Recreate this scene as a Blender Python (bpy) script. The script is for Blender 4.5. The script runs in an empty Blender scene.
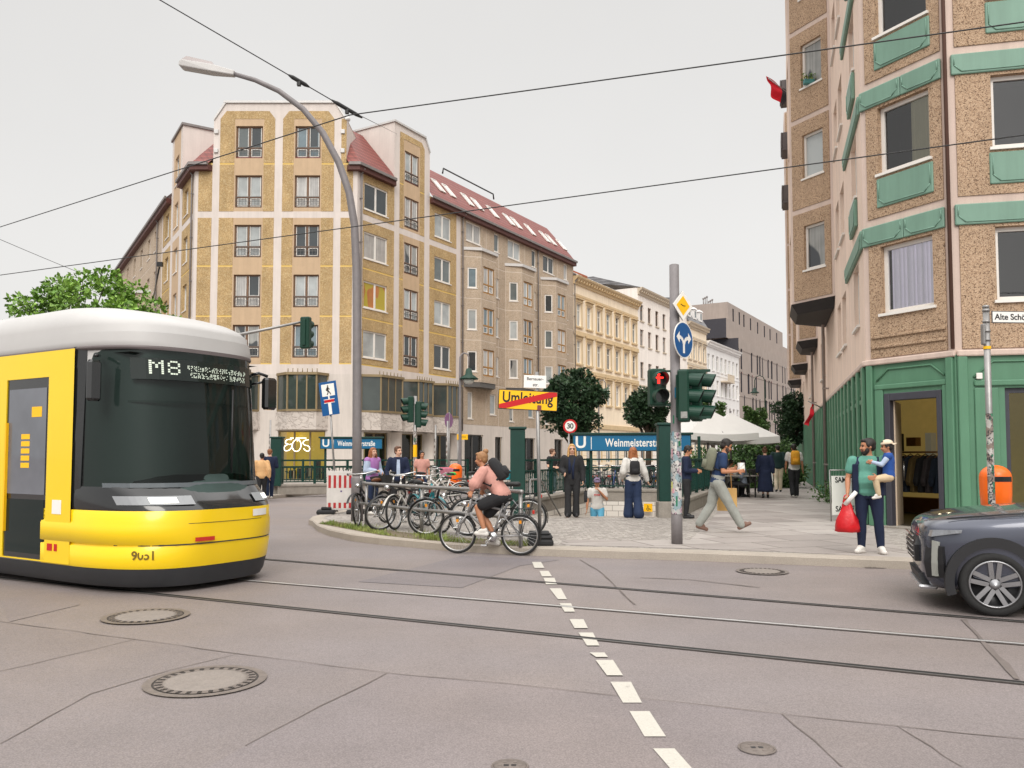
import bpy, math, random
import numpy as np
from mathutils import Vector, Matrix
from mathutils.geometry import tessellate_polygon
random.seed(11)
RNG = np.random.default_rng(11)
scene = bpy.context.scene
COL = scene.collection
R = math.radians
PI = math.pi

# ------------------------------------------------------------------ survey of the photograph
FPX, PITCH, CAMH = 820.0, R(3.0), 1.5
CYP = 384 + 29.03
def ray(px, py):
    dx = (px - 512) / FPX; dy = (py - CYP) / FPX
    return Vector((dx, math.cos(PITCH) + dy * math.sin(PITCH), math.sin(PITCH) - dy * math.cos(PITCH)))
def G(px, py, z=0.0):
    r = ray(px, py); t = (z - CAMH) / r.z
    return Vector((r.x * t, r.y * t, z))
def AT(px, py, Y):
    r = ray(px, py); t = Y / r.y
    return Vector((r.x * t, Y, CAMH + r.z * t))

# ------------------------------------------------------------------ materials
def srgb(r, g, b, k=1.0):
    f = lambda c: ((c / 255.0) / 12.92 if c / 255.0 <= 0.04045 else ((c / 255.0 + 0.055) / 1.055) ** 2.4)
    return tuple(min(0.95, f(c) * k) for c in (r, g, b))
MATS = {}
class NT:
    def __init__(s, m): s.t = m.node_tree; s.n = s.t.nodes; s.l = s.t.links
    def new(s, typ, **kw):
        n = s.n.new(typ)
        for k, v in kw.items():
            if k in n.inputs: n.inputs[k].default_value = v
            else: setattr(n, k, v)
        return n
    def link(s, a, b): s.l.new(a, b)
def start(name):
    m = bpy.data.materials.new(name); m.use_nodes = True
    MATS[name] = m
    t = NT(m); p = t.n['Principled BSDF']
    return m, t, p
def mixcol(t, fac, a, b, blend='MIX'):
    n = t.n.new('ShaderNodeMix'); n.data_type = 'RGBA'; n.blend_type = blend
    for sock, v in ((n.inputs[0], fac), (n.inputs[6], a), (n.inputs[7], b)):
        if hasattr(v, 'is_output'): t.l.new(v, sock)
        elif isinstance(v, (int, float)): sock.default_value = v
        else: sock.default_value = (*v[:3], 1)
    return n.outputs[2]
def ramp(t, fac, lo, hi, a=0.0, b=1.0):
    n = t.n.new('ShaderNodeMapRange'); t.l.new(fac, n.inputs[0])
    n.inputs[1].default_value = lo; n.inputs[2].default_value = hi; n.inputs[3].default_value = a; n.inputs[4].default_value = b
    return n.outputs[0]
def mul(t, a, b, op='MULTIPLY'):
    n = t.n.new('ShaderNodeMath'); n.operation = op
    for s, v in ((n.inputs[0], a), (n.inputs[1], b)):
        if hasattr(v, 'is_output'): t.l.new(v, s)
        else: s.default_value = v
    return n.outputs[0]
def coords(t, scale=(1, 1, 1), rot=(0, 0, 0), world=False):
    if world:
        src = t.n.new('ShaderNodeNewGeometry').outputs['Position']
    else:
        src = t.n.new('ShaderNodeTexCoord').outputs['Object']
    mp = t.n.new('ShaderNodeMapping'); mp.inputs['Scale'].default_value = scale; mp.inputs['Rotation'].default_value = rot
    t.l.new(src, mp.inputs[0])
    return mp.outputs[0]
def noise(t, vec, scale, detail=4, rough=0.6, out='Fac'):
    n = t.n.new('ShaderNodeTexNoise'); n.inputs['Scale'].default_value = scale; n.inputs['Detail'].default_value = detail; n.inputs['Roughness'].default_value = rough
    t.l.new(vec, n.inputs['Vector']); return n.outputs[out]
def voro(t, vec, scale, feature='F1', out='Distance', rnd=1.0):
    n = t.n.new('ShaderNodeTexVoronoi'); n.feature = feature; n.inputs['Scale'].default_value = scale; n.inputs['Randomness'].default_value = rnd
    t.l.new(vec, n.inputs['Vector']); return n.outputs[out]
def bump(t, p, h, strength=0.3, dist=0.01):
    b = t.n.new('ShaderNodeBump'); b.inputs['Strength'].default_value = strength; b.inputs['Distance'].default_value = dist
    t.l.new(h, b.inputs['Height']); t.l.new(b.outputs[0], p.inputs['Normal'])
def mat(name, col, rough=0.6, metal=0.0, var=0.12, scale=3.0, bmp=0.0, bscale=40.0, spec=0.4, emit=None, estr=0.0, coat=0.0, world=False, fine=0.0, streak=0.0):
    """plain painted / fabric / stone surface with tonal variation and optional fine grain, bump and vertical weather streaks"""
    if name in MATS: return MATS[name]
    m, t, p = start(name)
    v = coords(t, world=world)
    n = noise(t, v, scale, 6, 0.65)
    k = ramp(t, n, 0.25, 0.75, 1 - var, 1 + var)
    if fine:
        n2 = noise(t, v, bscale, 3, 0.7); k = mul(t, k, ramp(t, n2, 0.3, 0.7, 1 - fine, 1 + fine))
    if streak:
        n3 = noise(t, coords(t, (2.2, 2.2, 0.18), world=world), 1.6, 5, 0.7); k = mul(t, k, ramp(t, n3, 0.35, 0.75, 1.04, 1 - streak))
    c = mixcol(t, 1.0, col, k, 'MULTIPLY')
    t.link(c, p.inputs['Base Color'])
    p.inputs['Roughness'].default_value = rough; p.inputs['Metallic'].default_value = metal
    p.inputs['Specular IOR Level'].default_value = spec
    if coat: p.inputs['Coat Weight'].default_value = coat; p.inputs['Coat Roughness'].default_value = 0.06
    if bmp: bump(t, p, noise(t, v, bscale, 4, 0.6), bmp, 0.01)
    if emit: p.inputs['Emission Color'].default_value = (*emit, 1); p.inputs['Emission Strength'].default_value = estr
    return m
def pebble(name, a, b, c, scale=38.0, big=0.2):
    """pebble-dash concrete: small stones of several tones"""
    m, t, p = start(name)
    v = coords(t)
    col = voro(t, v, scale, 'F1', 'Color')
    sep = t.n.new('ShaderNodeSeparateColor'); t.link(col, sep.inputs[0])
    x = mixcol(t, ramp(t, sep.outputs[0], 0.15, 0.75), a, b)
    x = mixcol(t, ramp(t, sep.outputs[1], 0.72, 0.95), x, c)
    k = ramp(t, noise(t, v, 0.9, 5, 0.65), 0.3, 0.7, 1 - big, 1 + big)
    k2 = ramp(t, noise(t, coords(t, (2, 2, 0.15)), 1.5, 5, 0.7), 0.35, 0.75, 1.03, 0.86)
    d = voro(t, v, scale, 'F1', 'Distance')
    k = mul(t, mul(t, k, k2), ramp(t, d, 0.2, 0.75, 1.05, 0.80))
    t.link(mixcol(t, 1.0, x, k, 'MULTIPLY'), p.inputs['Base Color'])
    p.inputs['Roughness'].default_value = 0.9; p.inputs['Specular IOR Level'].default_value = 0.15
    bump(t, p, mul(t, d, -1.0), 0.5, 0.012)
    return m
def pane_mat(name, col, folds=0.0, dark=(0.02, 0.025, 0.03), split=None, seed=0.0):
    """window pane: glossy glass with dark room, curtain or reflected sky painted into its colour"""
    m, t, p = start(name)
    v = coords(t)
    off = t.n.new('ShaderNodeVectorMath'); off.operation = 'ADD'; off.inputs[1].default_value = (seed, seed * 2, seed)
    t.link(v, off.inputs[0]); v = off.outputs[0]
    n = noise(t, v, 0.8, 4, 0.6)
    c = mixcol(t, ramp(t, n, 0.4, 0.6), tuple(x * 0.75 for x in col), col)
    if folds:
        w = noise(t, coords(t, (9, 9, 0.25)), 2.0, 2, 0.5)
        c = mixcol(t, ramp(t, w, 0.35, 0.65, 0, folds), c, dark)
    if split is not None:
        n2 = noise(t, coords(t, (0.9, 0.9, 0.35)), 1.3, 1, 0.4)
        c = mixcol(t, ramp(t, n2, split, split + 0.02), c, dark)
    t.link(c, p.inputs['Base Color'])
    p.inputs['Roughness'].default_value = 0.04; p.inputs['IOR'].default_value = 1.65
    wv = noise(t, v, 1.1, 2, 0.5); bump(t, p, wv, 0.06, 0.05)
    return m
def glass(name, tint=(0.9, 0.95, 0.95), rough=0.02, ior=1.5, clear=0.8):
    m, t, p = start(name)
    t.n.remove(p); out = t.n['Material Output']
    tr = t.new('ShaderNodeBsdfTransparent'); tr.inputs[0].default_value = (*[x * clear for x in tint], 1)
    gl = t.new('ShaderNodeBsdfGlossy'); gl.inputs['Roughness'].default_value = rough
    fr = t.new('ShaderNodeFresnel'); fr.inputs[0].default_value = ior
    mx = t.new('ShaderNodeMixShader'); t.link(fr.outputs[0], mx.inputs[0]); t.link(tr.outputs[0], mx.inputs[1]); t.link(gl.outputs[0], mx.inputs[2])
    t.link(mx.outputs[0], out.inputs[0])
    return m

# ------------------------------------------------------------------ mesh builder
class MB:
    def __init__(s, M=None): s.v = []; s.f = []; s.m = []; s.s = []; s.M = M or Matrix.Identity(4)
    def add(s, verts, faces, m=0, smooth=False):
        o = len(s.v); M = s.M
        s.v += [tuple(M @ Vector(p)) for p in verts]
        s.f += [tuple(i + o for i in f) for f in faces]
        s.m += [m] * len(faces); s.s += [smooth] * len(faces)
    def quad(s, a, b, c, d, m=0): s.add([a, b, c, d], [(0, 1, 2, 3)], m)
    def poly(s, pts, m=0): s.add(pts, [tuple(range(len(pts)))], m)
    def box(s, x0, x1, y0, y1, z0, z1, m=0):
        if x0 > x1: x0, x1 = x1, x0
        if y0 > y1: y0, y1 = y1, y0
        if z0 > z1: z0, z1 = z1, z0
        s.add([(x0,y0,z0),(x1,y0,z0),(x1,y1,z0),(x0,y1,z0),(x0,y0,z1),(x1,y0,z1),(x1,y1,z1),(x0,y1,z1)],
              [(0,3,2,1),(4,5,6,7),(0,1,5,4),(1,2,6,5),(2,3,7,6),(3,0,4,7)], m)
    def rbox(s, x0, x1, y0, y1, z0, z1, b=0.02, m=0):
        """box with chamfered edges (convex octagonal cross sections in all axes)"""
        if x0 > x1: x0, x1 = x1, x0
        if y0 > y1: y0, y1 = y1, y0
        if z0 > z1: z0, z1 = z1, z0
        b = min(b, (x1-x0)/2.2, (y1-y0)/2.2, (z1-z0)/2.2)
        def ring(e, z):
            return [(x0+e+(b if e==0 else 0),y0+e,z),(x1-e-(b if e==0 else 0),y0+e,z),(x1-e,y0+e+(b if e==0 else 0),z),(x1-e,y1-e-(b if e==0 else 0),z),
                    (x1-e-(b if e==0 else 0),y1-e,z),(x0+e+(b if e==0 else 0),y1-e,z),(x0+e,y1-e-(b if e==0 else 0),z),(x0+e,y0+e+(b if e==0 else 0),z)]
        def ring2(e, z):
            c = b * 1.0
            return [(x0+e+c,y0+e,z),(x1-e-c,y0+e,z),(x1-e,y0+e+c,z),(x1-e,y1-e-c,z),(x1-e-c,y1-e,z),(x0+e+c,y1-e,z),(x0+e,y1-e-c,z),(x0+e,y0+e+c,z)]
        b2 = b * 0.6
        s.loft([ring2(b2, z0), ring2(0, z0 + b), ring2(0, z1 - b), ring2(b2, z1)], m)
    def loft(s, rings, m=0, smooth=False, cap0=True, cap1=True, closed=True):
        n = len(rings[0]); v = [p for r in rings for p in r]; f = []
        for k in range(len(rings) - 1):
            for i in range(n if closed else n - 1):
                j = (i + 1) % n
                f.append((k*n+i, k*n+j, (k+1)*n+j, (k+1)*n+i))
        if cap0: f.append(tuple(reversed(range(n))))
        if cap1: f.append(tuple((len(rings)-1)*n + i for i in range(n)))
        s.add(v, f, m, smooth)
    def prism(s, poly, z0, z1, m=0):
        s.loft([[(x, y, z0) for x, y in poly], [(x, y, z1) for x, y in poly]], m)
    def tube(s, path, r, n=8, m=0, smooth=True, caps=True, flat=1.0):
        path = [Vector(p) for p in path]; k = len(path)
        rs = r if isinstance(r, (list, tuple)) else [r] * k
        rings = []; up = None
        for i in range(k):
            t = (path[min(i+1, k-1)] - path[max(i-1, 0)]).normalized()
            if up is None:
                up = Vector((0, 0, 1)) if abs(t.z) < 0.9 else Vector((0, 1, 0))
            a = t.cross(up).normalized(); up = a.cross(t).normalized()
            rings.append([tuple(path[i] + a * math.cos(2*PI*j/n) * rs[i] + up * math.sin(2*PI*j/n) * rs[i] * flat) for j in range(n)])
        s.loft(rings, m, smooth, caps, caps)
    def cyl(s, p0, p1, r, r1=None, n=12, m=0, smooth=True): s.tube([p0, p1], [r, r if r1 is None else r1], n, m, smooth)
    def lathe(s, prof, n=20, m=0, c=(0, 0, 0), smooth=True, caps=True):
        s.loft([[(c[0] + r*math.cos(2*PI*j/n), c[1] + r*math.sin(2*PI*j/n), c[2] + z) for j in range(n)] for r, z in prof], m, smooth, caps, caps)
    def ball(s, c, rx, ry=None, rz=None, n=12, m=0):
        ry = rx if ry is None else ry; rz = rx if rz is None else rz
        k = max(6, n // 2 + 1); rings = []
        for i in range(k + 1):
            a = -PI/2 + PI * i / k; cr = max(0.02, math.cos(a))
            rings.append([(c[0] + rx*cr*math.cos(2*PI*j/n), c[1] + ry*cr*math.sin(2*PI*j/n), c[2] + rz*math.sin(a)) for j in range(n)])
        s.loft(rings, m, True)
    def capsule(s, p0, p1, r0, r1, n=12, m=0):
        p0 = Vector(p0); p1 = Vector(p1); t = (p1 - p0); L = t.length or 1e-6; t = t / L
        pts, rs = [], []
        for i in range(5):
            a = PI/2 * (1 - i/4); pts.append(p0 - t * r0 * math.sin(a)); rs.append(max(0.001, r0 * math.cos(a)))
        for i in range(5):
            a = PI/2 * i/4; pts.append(p1 + t * r1 * math.sin(a)); rs.append(max(0.001, r1 * math.cos(a)))
        s.tube(pts, rs, n, m)
    def build(s, name, mats, parent=None, loc=None, rz=0.0, remesh=None, smooth_iter=0, bevel=0.0):
        me = bpy.data.meshes.new(name)
        me.from_pydata(s.v, [], s.f)
        mats = mats if isinstance(mats, (list, tuple)) else [mats]
        for mm in mats: me.materials.append(mm)
        if len(me.polygons) == len(s.m):
            me.polygons.foreach_set('material_index', s.m); me.polygons.foreach_set('use_smooth', s.s)
        me.update()
        o = bpy.data.objects.new(name, me); COL.objects.link(o)
        if parent: o.parent = parent
        if loc is not None: o.location = loc
        o.rotation_euler = (0, 0, rz)
        if remesh:
            md = o.modifiers.new('Remesh', 'REMESH'); md.mode = 'VOXEL'; md.voxel_size = remesh; md.use_smooth_shade = True
            if smooth_iter:
                sm = o.modifiers.new('Smooth', 'SMOOTH'); sm.iterations = smooth_iter; sm.factor = 0.5
        if bevel:
            bv = o.modifiers.new('Bevel', 'BEVEL'); bv.width = bevel; bv.segments = 2; bv.limit_method = 'ANGLE'; bv.angle_limit = R(40)
        return o
def thing(name, label, cat, loc=(0, 0, 0), rz=0.0, group=None):
    o = bpy.data.objects.new(name, None); COL.objects.link(o)
    o.empty_display_size = 0.2; o.location = loc; o.rotation_euler = (0, 0, rz)
    return tag(o, label, cat, group)
def tag(o, label=None, cat=None, group=None, kind=None):
    if label: o['label'] = label
    if cat: o['category'] = cat
    if group: o['group'] = group
    if kind: o['kind'] = kind
    return o
def kids(o): return [c for c in bpy.data.objects if c.parent == o]
def dup(o, loc, rz, label=None, parent=None, scale=None):
    c = o.copy(); COL.objects.link(c)
    if parent is None:
        c.location = loc; c.rotation_euler = (0, 0, rz)
        if scale: c.scale = (scale,) * 3
        if label: c['label'] = label
    else: c.parent = parent
    for k in kids(o): dup(k, None, 0, None, c)
    return c
def text_obj(name, txt, size, m, parent, M, depth=0.004, align='LEFT', spacing=1.0, bold=0.022):
    """raised lettering (font curve turned to a mesh), M places its local xy plane"""
    cu = bpy.data.curves.new(name, 'FONT'); cu.body = txt; cu.size = size; cu.extrude = depth; cu.align_x = align; cu.align_y = 'CENTER'; cu.space_character = spacing; cu.offset = size*bold
    tmp = bpy.data.objects.new(name, cu); COL.objects.link(tmp)
    bpy.context.view_layer.update()
    me = bpy.data.meshes.new_from_object(tmp.evaluated_get(bpy.context.evaluated_depsgraph_get()))
    bpy.data.objects.remove(tmp); me.transform(M); me.materials.clear(); me.materials.append(m)
    o = bpy.data.objects.new(name, me); COL.objects.link(o); o.parent = parent
    return o
def face_frame(origin, ang):
    """local x = to the viewer's right, local y = up, local z = out of the board; ang = rotation about z of the x axis"""
    return Matrix.Translation(origin) @ Matrix.Rotation(ang, 4, 'Z') @ Matrix.Rotation(PI/2, 4, 'X')
# ------------------------------------------------------------------ camera, sky, sun
cam = bpy.data.cameras.new('camera'); cam.sensor_width = 36; cam.lens = FPX / 1024 * 36; cam.shift_y = 29.03 / 1024
cam.clip_start = 0.05; cam.clip_end = 3000
co = bpy.data.objects.new('camera', cam); COL.objects.link(co); co.location = (0, 0, CAMH); co.rotation_euler = (PI/2 + PITCH, 0, 0)
scene.camera = co
SUN_EL, SUN_AZ = R(38), R(182)      # azimuth the light comes from, clockwise from +Y
w = bpy.data.worlds.new('World'); scene.world = w; w.use_nodes = True
t = NT(w); bg = t.n['Background']; out = t.n['World Output']
sky = t.new('ShaderNodeTexSky'); sky.sky_type = 'NISHITA'; sky.sun_disc = False
sky.sun_elevation = SUN_EL; sky.sun_rotation = SUN_AZ; sky.air_density = 1.6; sky.dust_density = 3.0
hs = t.new('ShaderNodeHueSaturation'); hs.inputs['Saturation'].default_value = 0.10; t.link(sky.outputs[0], hs.inputs['Color'])   # haze: the clear-sky colour hardly comes through
t.link(hs.outputs[0], bg.inputs[0]); bg.inputs[1].default_value = 0.05
# overcast cloud deck: bright grey, brighter towards the zenith, with very soft cloud structure
tc = t.new('ShaderNodeTexCoord')
sep = t.new('ShaderNodeSeparateXYZ'); t.link(tc.outputs['Generated'], sep.inputs[0])
t0_ = t
lo = ramp(t, sep.outputs[2], 0.0, 0.33, 0.635, 0.60); hi = ramp(t, sep.outputs[2], 0.53, 0.78, 0.0, 1.8)
el = mul(t, lo, hi, 'ADD')
nz = noise(t, tc.outputs['Generated'], 2.2, 5, 0.55)
k = mul(t, el, ramp(t, nz, 0.3, 0.7, 0.97, 1.03))
bg2 = t.new('ShaderNodeBackground'); bg2.inputs[0].default_value = (1.0, 0.978, 0.95, 1); t.link(k, bg2.inputs[1])
ad = t.new('ShaderNodeAddShader'); t.link(bg.outputs[0], ad.inputs[0]); t.link(bg2.outputs[0], ad.inputs[1]); t.link(ad.outputs[0], out.inputs[0])
sl = bpy.data.lights.new('sun', 'SUN'); sl.energy = 1.5; sl.angle = R(30); sl.color = (1.0, 0.95, 0.88)
so = bpy.data.objects.new('sun', sl); COL.objects.link(so)
dirv = Vector((math.sin(SUN_AZ) * math.cos(SUN_EL), math.cos(SUN_AZ) * math.cos(SUN_EL), math.sin(SUN_EL)))
so.rotation_euler = dirv.to_track_quat('Z', 'Y').to_euler(); so.location = (0, 0, 30)
scene.view_settings.view_transform = 'Standard'; scene.view_settings.look = 'None'; scene.view_settings.exposure = 0
scene.render.engine = 'CYCLES'; scene.cycles.use_denoising = True; scene.cycles.max_bounces = 6; scene.cycles.transparent_max_bounces = 12
scene.cycles.caustics_reflective = False; scene.cycles.caustics_refractive = False
scene.cycles.sample_clamp_indirect = 6

# ------------------------------------------------------------------ shared materials
M_white = mat('white_paint', srgb(226, 222, 216), 0.5, var=0.05)
M_steel = mat('galvanised_steel', srgb(150, 148, 146), 0.42, 0.6, var=0.14, scale=14)
M_greypole = mat('grey_pole_paint', srgb(130, 125, 126, .9), 0.55, 0.1, var=0.12, scale=9, streak=0.15)
M_rubber = mat('black_rubber', (0.018, 0.018, 0.019), 0.75, var=0.2, scale=12, bmp=0.15)
M_black = mat('black_paint', (0.012, 0.012, 0.013), 0.35, var=0.1)
M_dkgreen = mat('dark_green_paint', srgb(16, 70, 60, 0.62), 0.4, var=0.12, scale=5, streak=0.1)
M_siggreen = mat('signal_green_paint', srgb(18, 74, 56, 0.55), 0.45, var=0.12, scale=9)
M_orange = mat('orange_bin_plastic', srgb(238, 105, 20), 0.38, var=0.08, scale=8, coat=0.2)
M_chrome = mat('bright_metal', (0.62, 0.62, 0.62), 0.22, 1.0, var=0.1, scale=20)
M_blue = mat('sign_blue', srgb(12, 82, 140), 0.4, var=0.05)
M_ublue = mat('station_sign_blue', srgb(16, 108, 152, .9), 0.35, var=0.06)
M_red = mat('sign_red', srgb(190, 22, 26), 0.4, var=0.05)
M_yellow = mat('sign_yellow', srgb(250, 190, 16), 0.4, var=0.04)
M_signwhite = mat('sign_white', srgb(235, 233, 228), 0.4, var=0.04)
M_textblack = mat('lettering_black', (0.012, 0.012, 0.012), 0.5, var=0.0)
M_stone = mat('grey_granite', srgb(150, 143, 134), 0.8, var=0.16, scale=4, bscale=90, fine=0.22, bmp=0.2, streak=0.15)
M_wood = mat('brown_wood', srgb(120, 82, 40), 0.55, var=0.2, scale=6)

# ------------------------------------------------------------------ ground surfaces
def asphalt(name, col, dark=0.0):
    m, t, p = start(name)
    v = coords(t, world=True)
    big = ramp(t, noise(t, v, 0.22, 5, 0.6), 0.3, 0.7, 0.91, 1.08)
    mid = ramp(t, noise(t, v, 1.7, 6, 0.7), 0.3, 0.7, 0.93, 1.06)
    st = ramp(t, voro(t, v, 95, 'F1', 'Distance'), 0.1, 0.7, 1.16, 0.80)
    fine = mul(t, ramp(t, noise(t, v, 130, 3, 0.8), 0.3, 0.7, 0.84, 1.16), ramp(t, noise(t, v, 34, 2, 0.7), 0.3, 0.7, 0.92, 1.08))
    stain = ramp(t, noise(t, coords(t, (0.5, 1.4, 1), (0, 0, R(25)), True), 0.9, 6, 0.72), 0.60, 0.78, 1.0, 0.85)
    warp = mixcol(t, 0.12, v, noise(t, v, 1.2, 4, 0.6, 'Color'))
    cr = ramp(t, voro(t, warp, 0.42, 'DISTANCE_TO_EDGE', 'Distance'), 0.0, 0.004, 0.78, 1.0)
    crm = ramp(t, noise(t, v, 0.16, 2, 0.5), 0.60, 0.70, 0.0, 1.0)
    cr = mul(t, 1.0, mul(t, mul(t, mul(t, cr, -1.0, 'ADD'), crm), 1.0, 'ADD'))
    lane = ramp(t, noise(t, coords(t, (0.09, 0.75, 1), (0, 0, R(25)), True), 1.0, 3, 0.5), 0.35, 0.65, 0.95, 1.05)
    gum = ramp(t, voro(t, v, 2.3, 'F1', 'Distance'), 0.016, 0.024, 1.22, 1.0)
    spill = ramp(t, voro(t, warp, 0.5, 'F1', 'Distance'), 0.05, 0.22, 0.86, 1.0)
    k = mul(t, mul(t, mul(t, big, mid), mul(t, st, fine)), mul(t, mul(t, stain, cr), mul(t, mul(t, lane, gum), spill)))
    hue = mixcol(t, ramp(t, noise(t, v, 0.35, 3, 0.5), 0.4, 0.6), col, tuple(c * f for c, f in zip(col, (1.03, 1.0, 0.95))))
    t.link(mixcol(t, 1.0, hue, k, 'MULTIPLY'), p.inputs['Base Color'])
    p.inputs['Roughness'].default_value = 0.62; p.inputs['Specular IOR Level'].default_value = 0.5
    bump(t, p, noise(t, v, 150, 3, 0.8), 0.35, 0.006)
    return m
M_asph = asphalt('asphalt', srgb(159, 149, 148, 0.630))
M_asph2 = asphalt('asphalt_older', srgb(154, 144, 143, 0.630))
M_asph3 = asphalt('asphalt_fresh', srgb(162, 152, 153, 0.575))
M_asph4 = asphalt('asphalt_repair', srgb(147, 139, 142, 0.630))
M_seam = mat('bitumen_seam', srgb(138, 127, 122, 0.58), 0.7, var=0.25, scale=3, world=True)
m, t, p = start('road_marking_white'); M_line = m
v = coords(t, world=True); wear = mul(t, ramp(t, noise(t, v, 9, 6, .75), .60, .72), ramp(t, noise(t, v, 1.1, 3, .6), .35, .65, .3, 1))
c = mixcol(t, wear, srgb(214, 209, 198, .74), srgb(160, 150, 144, .66)); t.link(mixcol(t, 1, c, ramp(t, noise(t, v, 90, 3, .8), .3, .7, .86, 1.1), 'MULTIPLY'), p.inputs['Base Color']); p.inputs['Roughness'].default_value = .6
m, t, p = start('mosaic_paving'); M_mosaic = m
v = coords(t, world=True)
d = voro(t, v, 11, 'DISTANCE_TO_EDGE', 'Distance', 0.75)
cc = voro(t, v, 11, 'F1', 'Color', 0.75); sp = t.n.new('ShaderNodeSeparateColor'); t.link(cc, sp.inputs[0])
c = mixcol(t, sp.outputs[0], srgb(150, 143, 137, .76), srgb(192, 185, 177, .76))
c = mixcol(t, ramp(t, d, 0.02, 0.07, 1, 0), c, srgb(136, 127, 118, .78))
c = mixcol(t, 1.0, c, ramp(t, noise(t, v, 0.6, 5, .6), .3, .7, .88, 1.1), 'MULTIPLY')
t.link(c, p.inputs['Base Color']); p.inputs['Roughness'].default_value = 0.85; bump(t, p, ramp(t, d, 0, .12), .3, .01)
def slabs(name, rot, bw, bh, c1, c2):
    m, t, p = start(name)
    v = coords(t, (1, 1, 1), (0, 0, rot), True)
    b = t.n.new('ShaderNodeTexBrick'); t.link(v, b.inputs['Vector'])
    b.inputs['Scale'].default_value = 1.0; b.inputs['Brick Width'].default_value = bw; b.inputs['Row Height'].default_value = bh
    b.inputs['Mortar Size'].default_value = 0.012; b.inputs['Mortar Smooth'].default_value = 0.3; b.inputs['Bias'].default_value = 0.0; b.offset = 0.37; b.squash_frequency = 3; b.squash = 0.75
    b.inputs['Color1'].default_value = (*c1, 1); b.inputs['Color2'].default_value = (*c2, 1); b.inputs['Mortar'].default_value = (*srgb(98, 90, 82, .75), 1)
    k = mul(t, ramp(t, noise(t, v, 1.3, 6, .7), .3, .7, .88, 1.1), ramp(t, noise(t, v, 60, 3, .8), .3, .7, .9, 1.1))
    t.link(mixcol(t, 1.0, b.outputs[0], k, 'MULTIPLY'), p.inputs['Base Color']); p.inputs['Roughness'].default_value = 0.8
    p.inputs['Specular IOR Level'].default_value = 0.3
    bump(t, p, b.outputs['Fac'], -0.4, 0.01)
    return m
M_slab = slabs('granite_slab_paving', R(-17), 1.25, 0.82, srgb(158, 149, 144, .76), srgb(190, 182, 176, .76))
M_kerb = mat('granite_kerb', srgb(176, 166, 154, .85), 0.8, var=0.12, scale=1.4, bscale=70, fine=0.12, bmp=0.2, world=True)

def sheet(name, pts, z, m, holes=(), kind='structure'):
    loops = [[Vector((x, y, 0)) for x, y in pts]] + [[Vector((x, y, 0)) for x, y in h] for h in holes]
    tris = tessellate_polygon(loops); flat = [p for l in loops for p in l]
    mb = MB(); mb.v = [(p.x, p.y, z) for p in flat]
    for a, b_, c_ in tris:
        A, B, C = flat[a], flat[b_], flat[c_]
        if (B - A).cross(C - A).z < 0: a, c_ = c_, a
        mb.f.append((a, b_, c_)); mb.m.append(0); mb.s.append(False)
    o = mb.build(name, m); tag(o, kind=kind); return o
def strip(name, px_pts, width, z, m):
    """a band on the ground along surveyed points"""
    raw = [G(x, y, 0) for x, y in px_pts]; pts = []; rs = random.Random(int(px_pts[0][0]*7 + px_pts[0][1]))
    for a, b in zip(raw, raw[1:]):          # hand-cut joints are never quite straight
        k_ = max(2, int((b - a).length / .22)); n_ = Vector((-(b - a).y, (b - a).x, 0)).normalized()
        for i in range(k_): pts.append(a + (b - a)*(i/k_) + n_*(rs.uniform(-.012, .012) if i else 0))
    pts.append(raw[-1])
    mb = MB(); n = len(pts); L = []; Rr = []
    for i in range(n):
        d = (pts[min(i+1, n-1)] - pts[max(i-1, 0)]).normalized(); nn = Vector((-d.y, d.x, 0)) * width / 2
        nn = nn * rs.uniform(.45, 1.25); L.append(tuple((pts[i] + nn).to_2d()) + (z,)); Rr.append(tuple((pts[i] - nn).to_2d()) + (z,))
    for i in range(n - 1): mb.quad(Rr[i], Rr[i+1], L[i+1], L[i])
    o = mb.build(name, m); tag(o, kind='structure'); return o
# underground stair opening (front left, front right, back right, back left)
UA, UB, UC, UD = (0.35, 18.95), (3.50, 18.75), (5.75, 24.7), (2.55, 25.2)
def lerp2(a, b, k): return (a[0] + (b[0]-a[0])*k, a[1] + (b[1]-a[1])*k)
stair_hole = [UA, UB, UC, UD]
grown = [(UA[0]-.02, UA[1]-.02), (UB[0]+.02, UB[1]-.02), (UC[0]+.02, UC[1]+.02), (UD[0]-.02, UD[1]+.02)]
sheet('road', [(-900, -60), (900, -60), (900, 1600), (-900, 1600)], 0.0, M_asph, [grown])
kerb_px = [(313, 526), (318, 531), (330, 536), (352, 541), (380, 544.5), (450, 551), (530, 555.5), (600, 558), (700, 561), (800, 565), (900, 569), (1024, 574), (1180, 580)]
front = [tuple(G(x, y, 0).to_2d()) for x, y in kerb_px]
back_edge = [(22.0, 66.5), (-2.6, 25.5), (-3.6, 23.2), (-4.25, 21.3), (-4.5, 19.8), (-4.55, 18.8), (-4.42, 18.0)]
plaza = front + [(22, front[-1][1]), (60, 0.5), (60, 66)] + back_edge
sheet('pavement', plaza, 0.12, M_mosaic, [stair_hole])
left_pave = [(-8.6, 28), (-8.1, 30.3), (-7.2, 33), (27.5, 91.3), (10, 120), (-60, 120), (-44, 74), (-24, 42), (-12, 30)]
sheet('pavement', left_pave, 0.12, M_mosaic)
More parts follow.
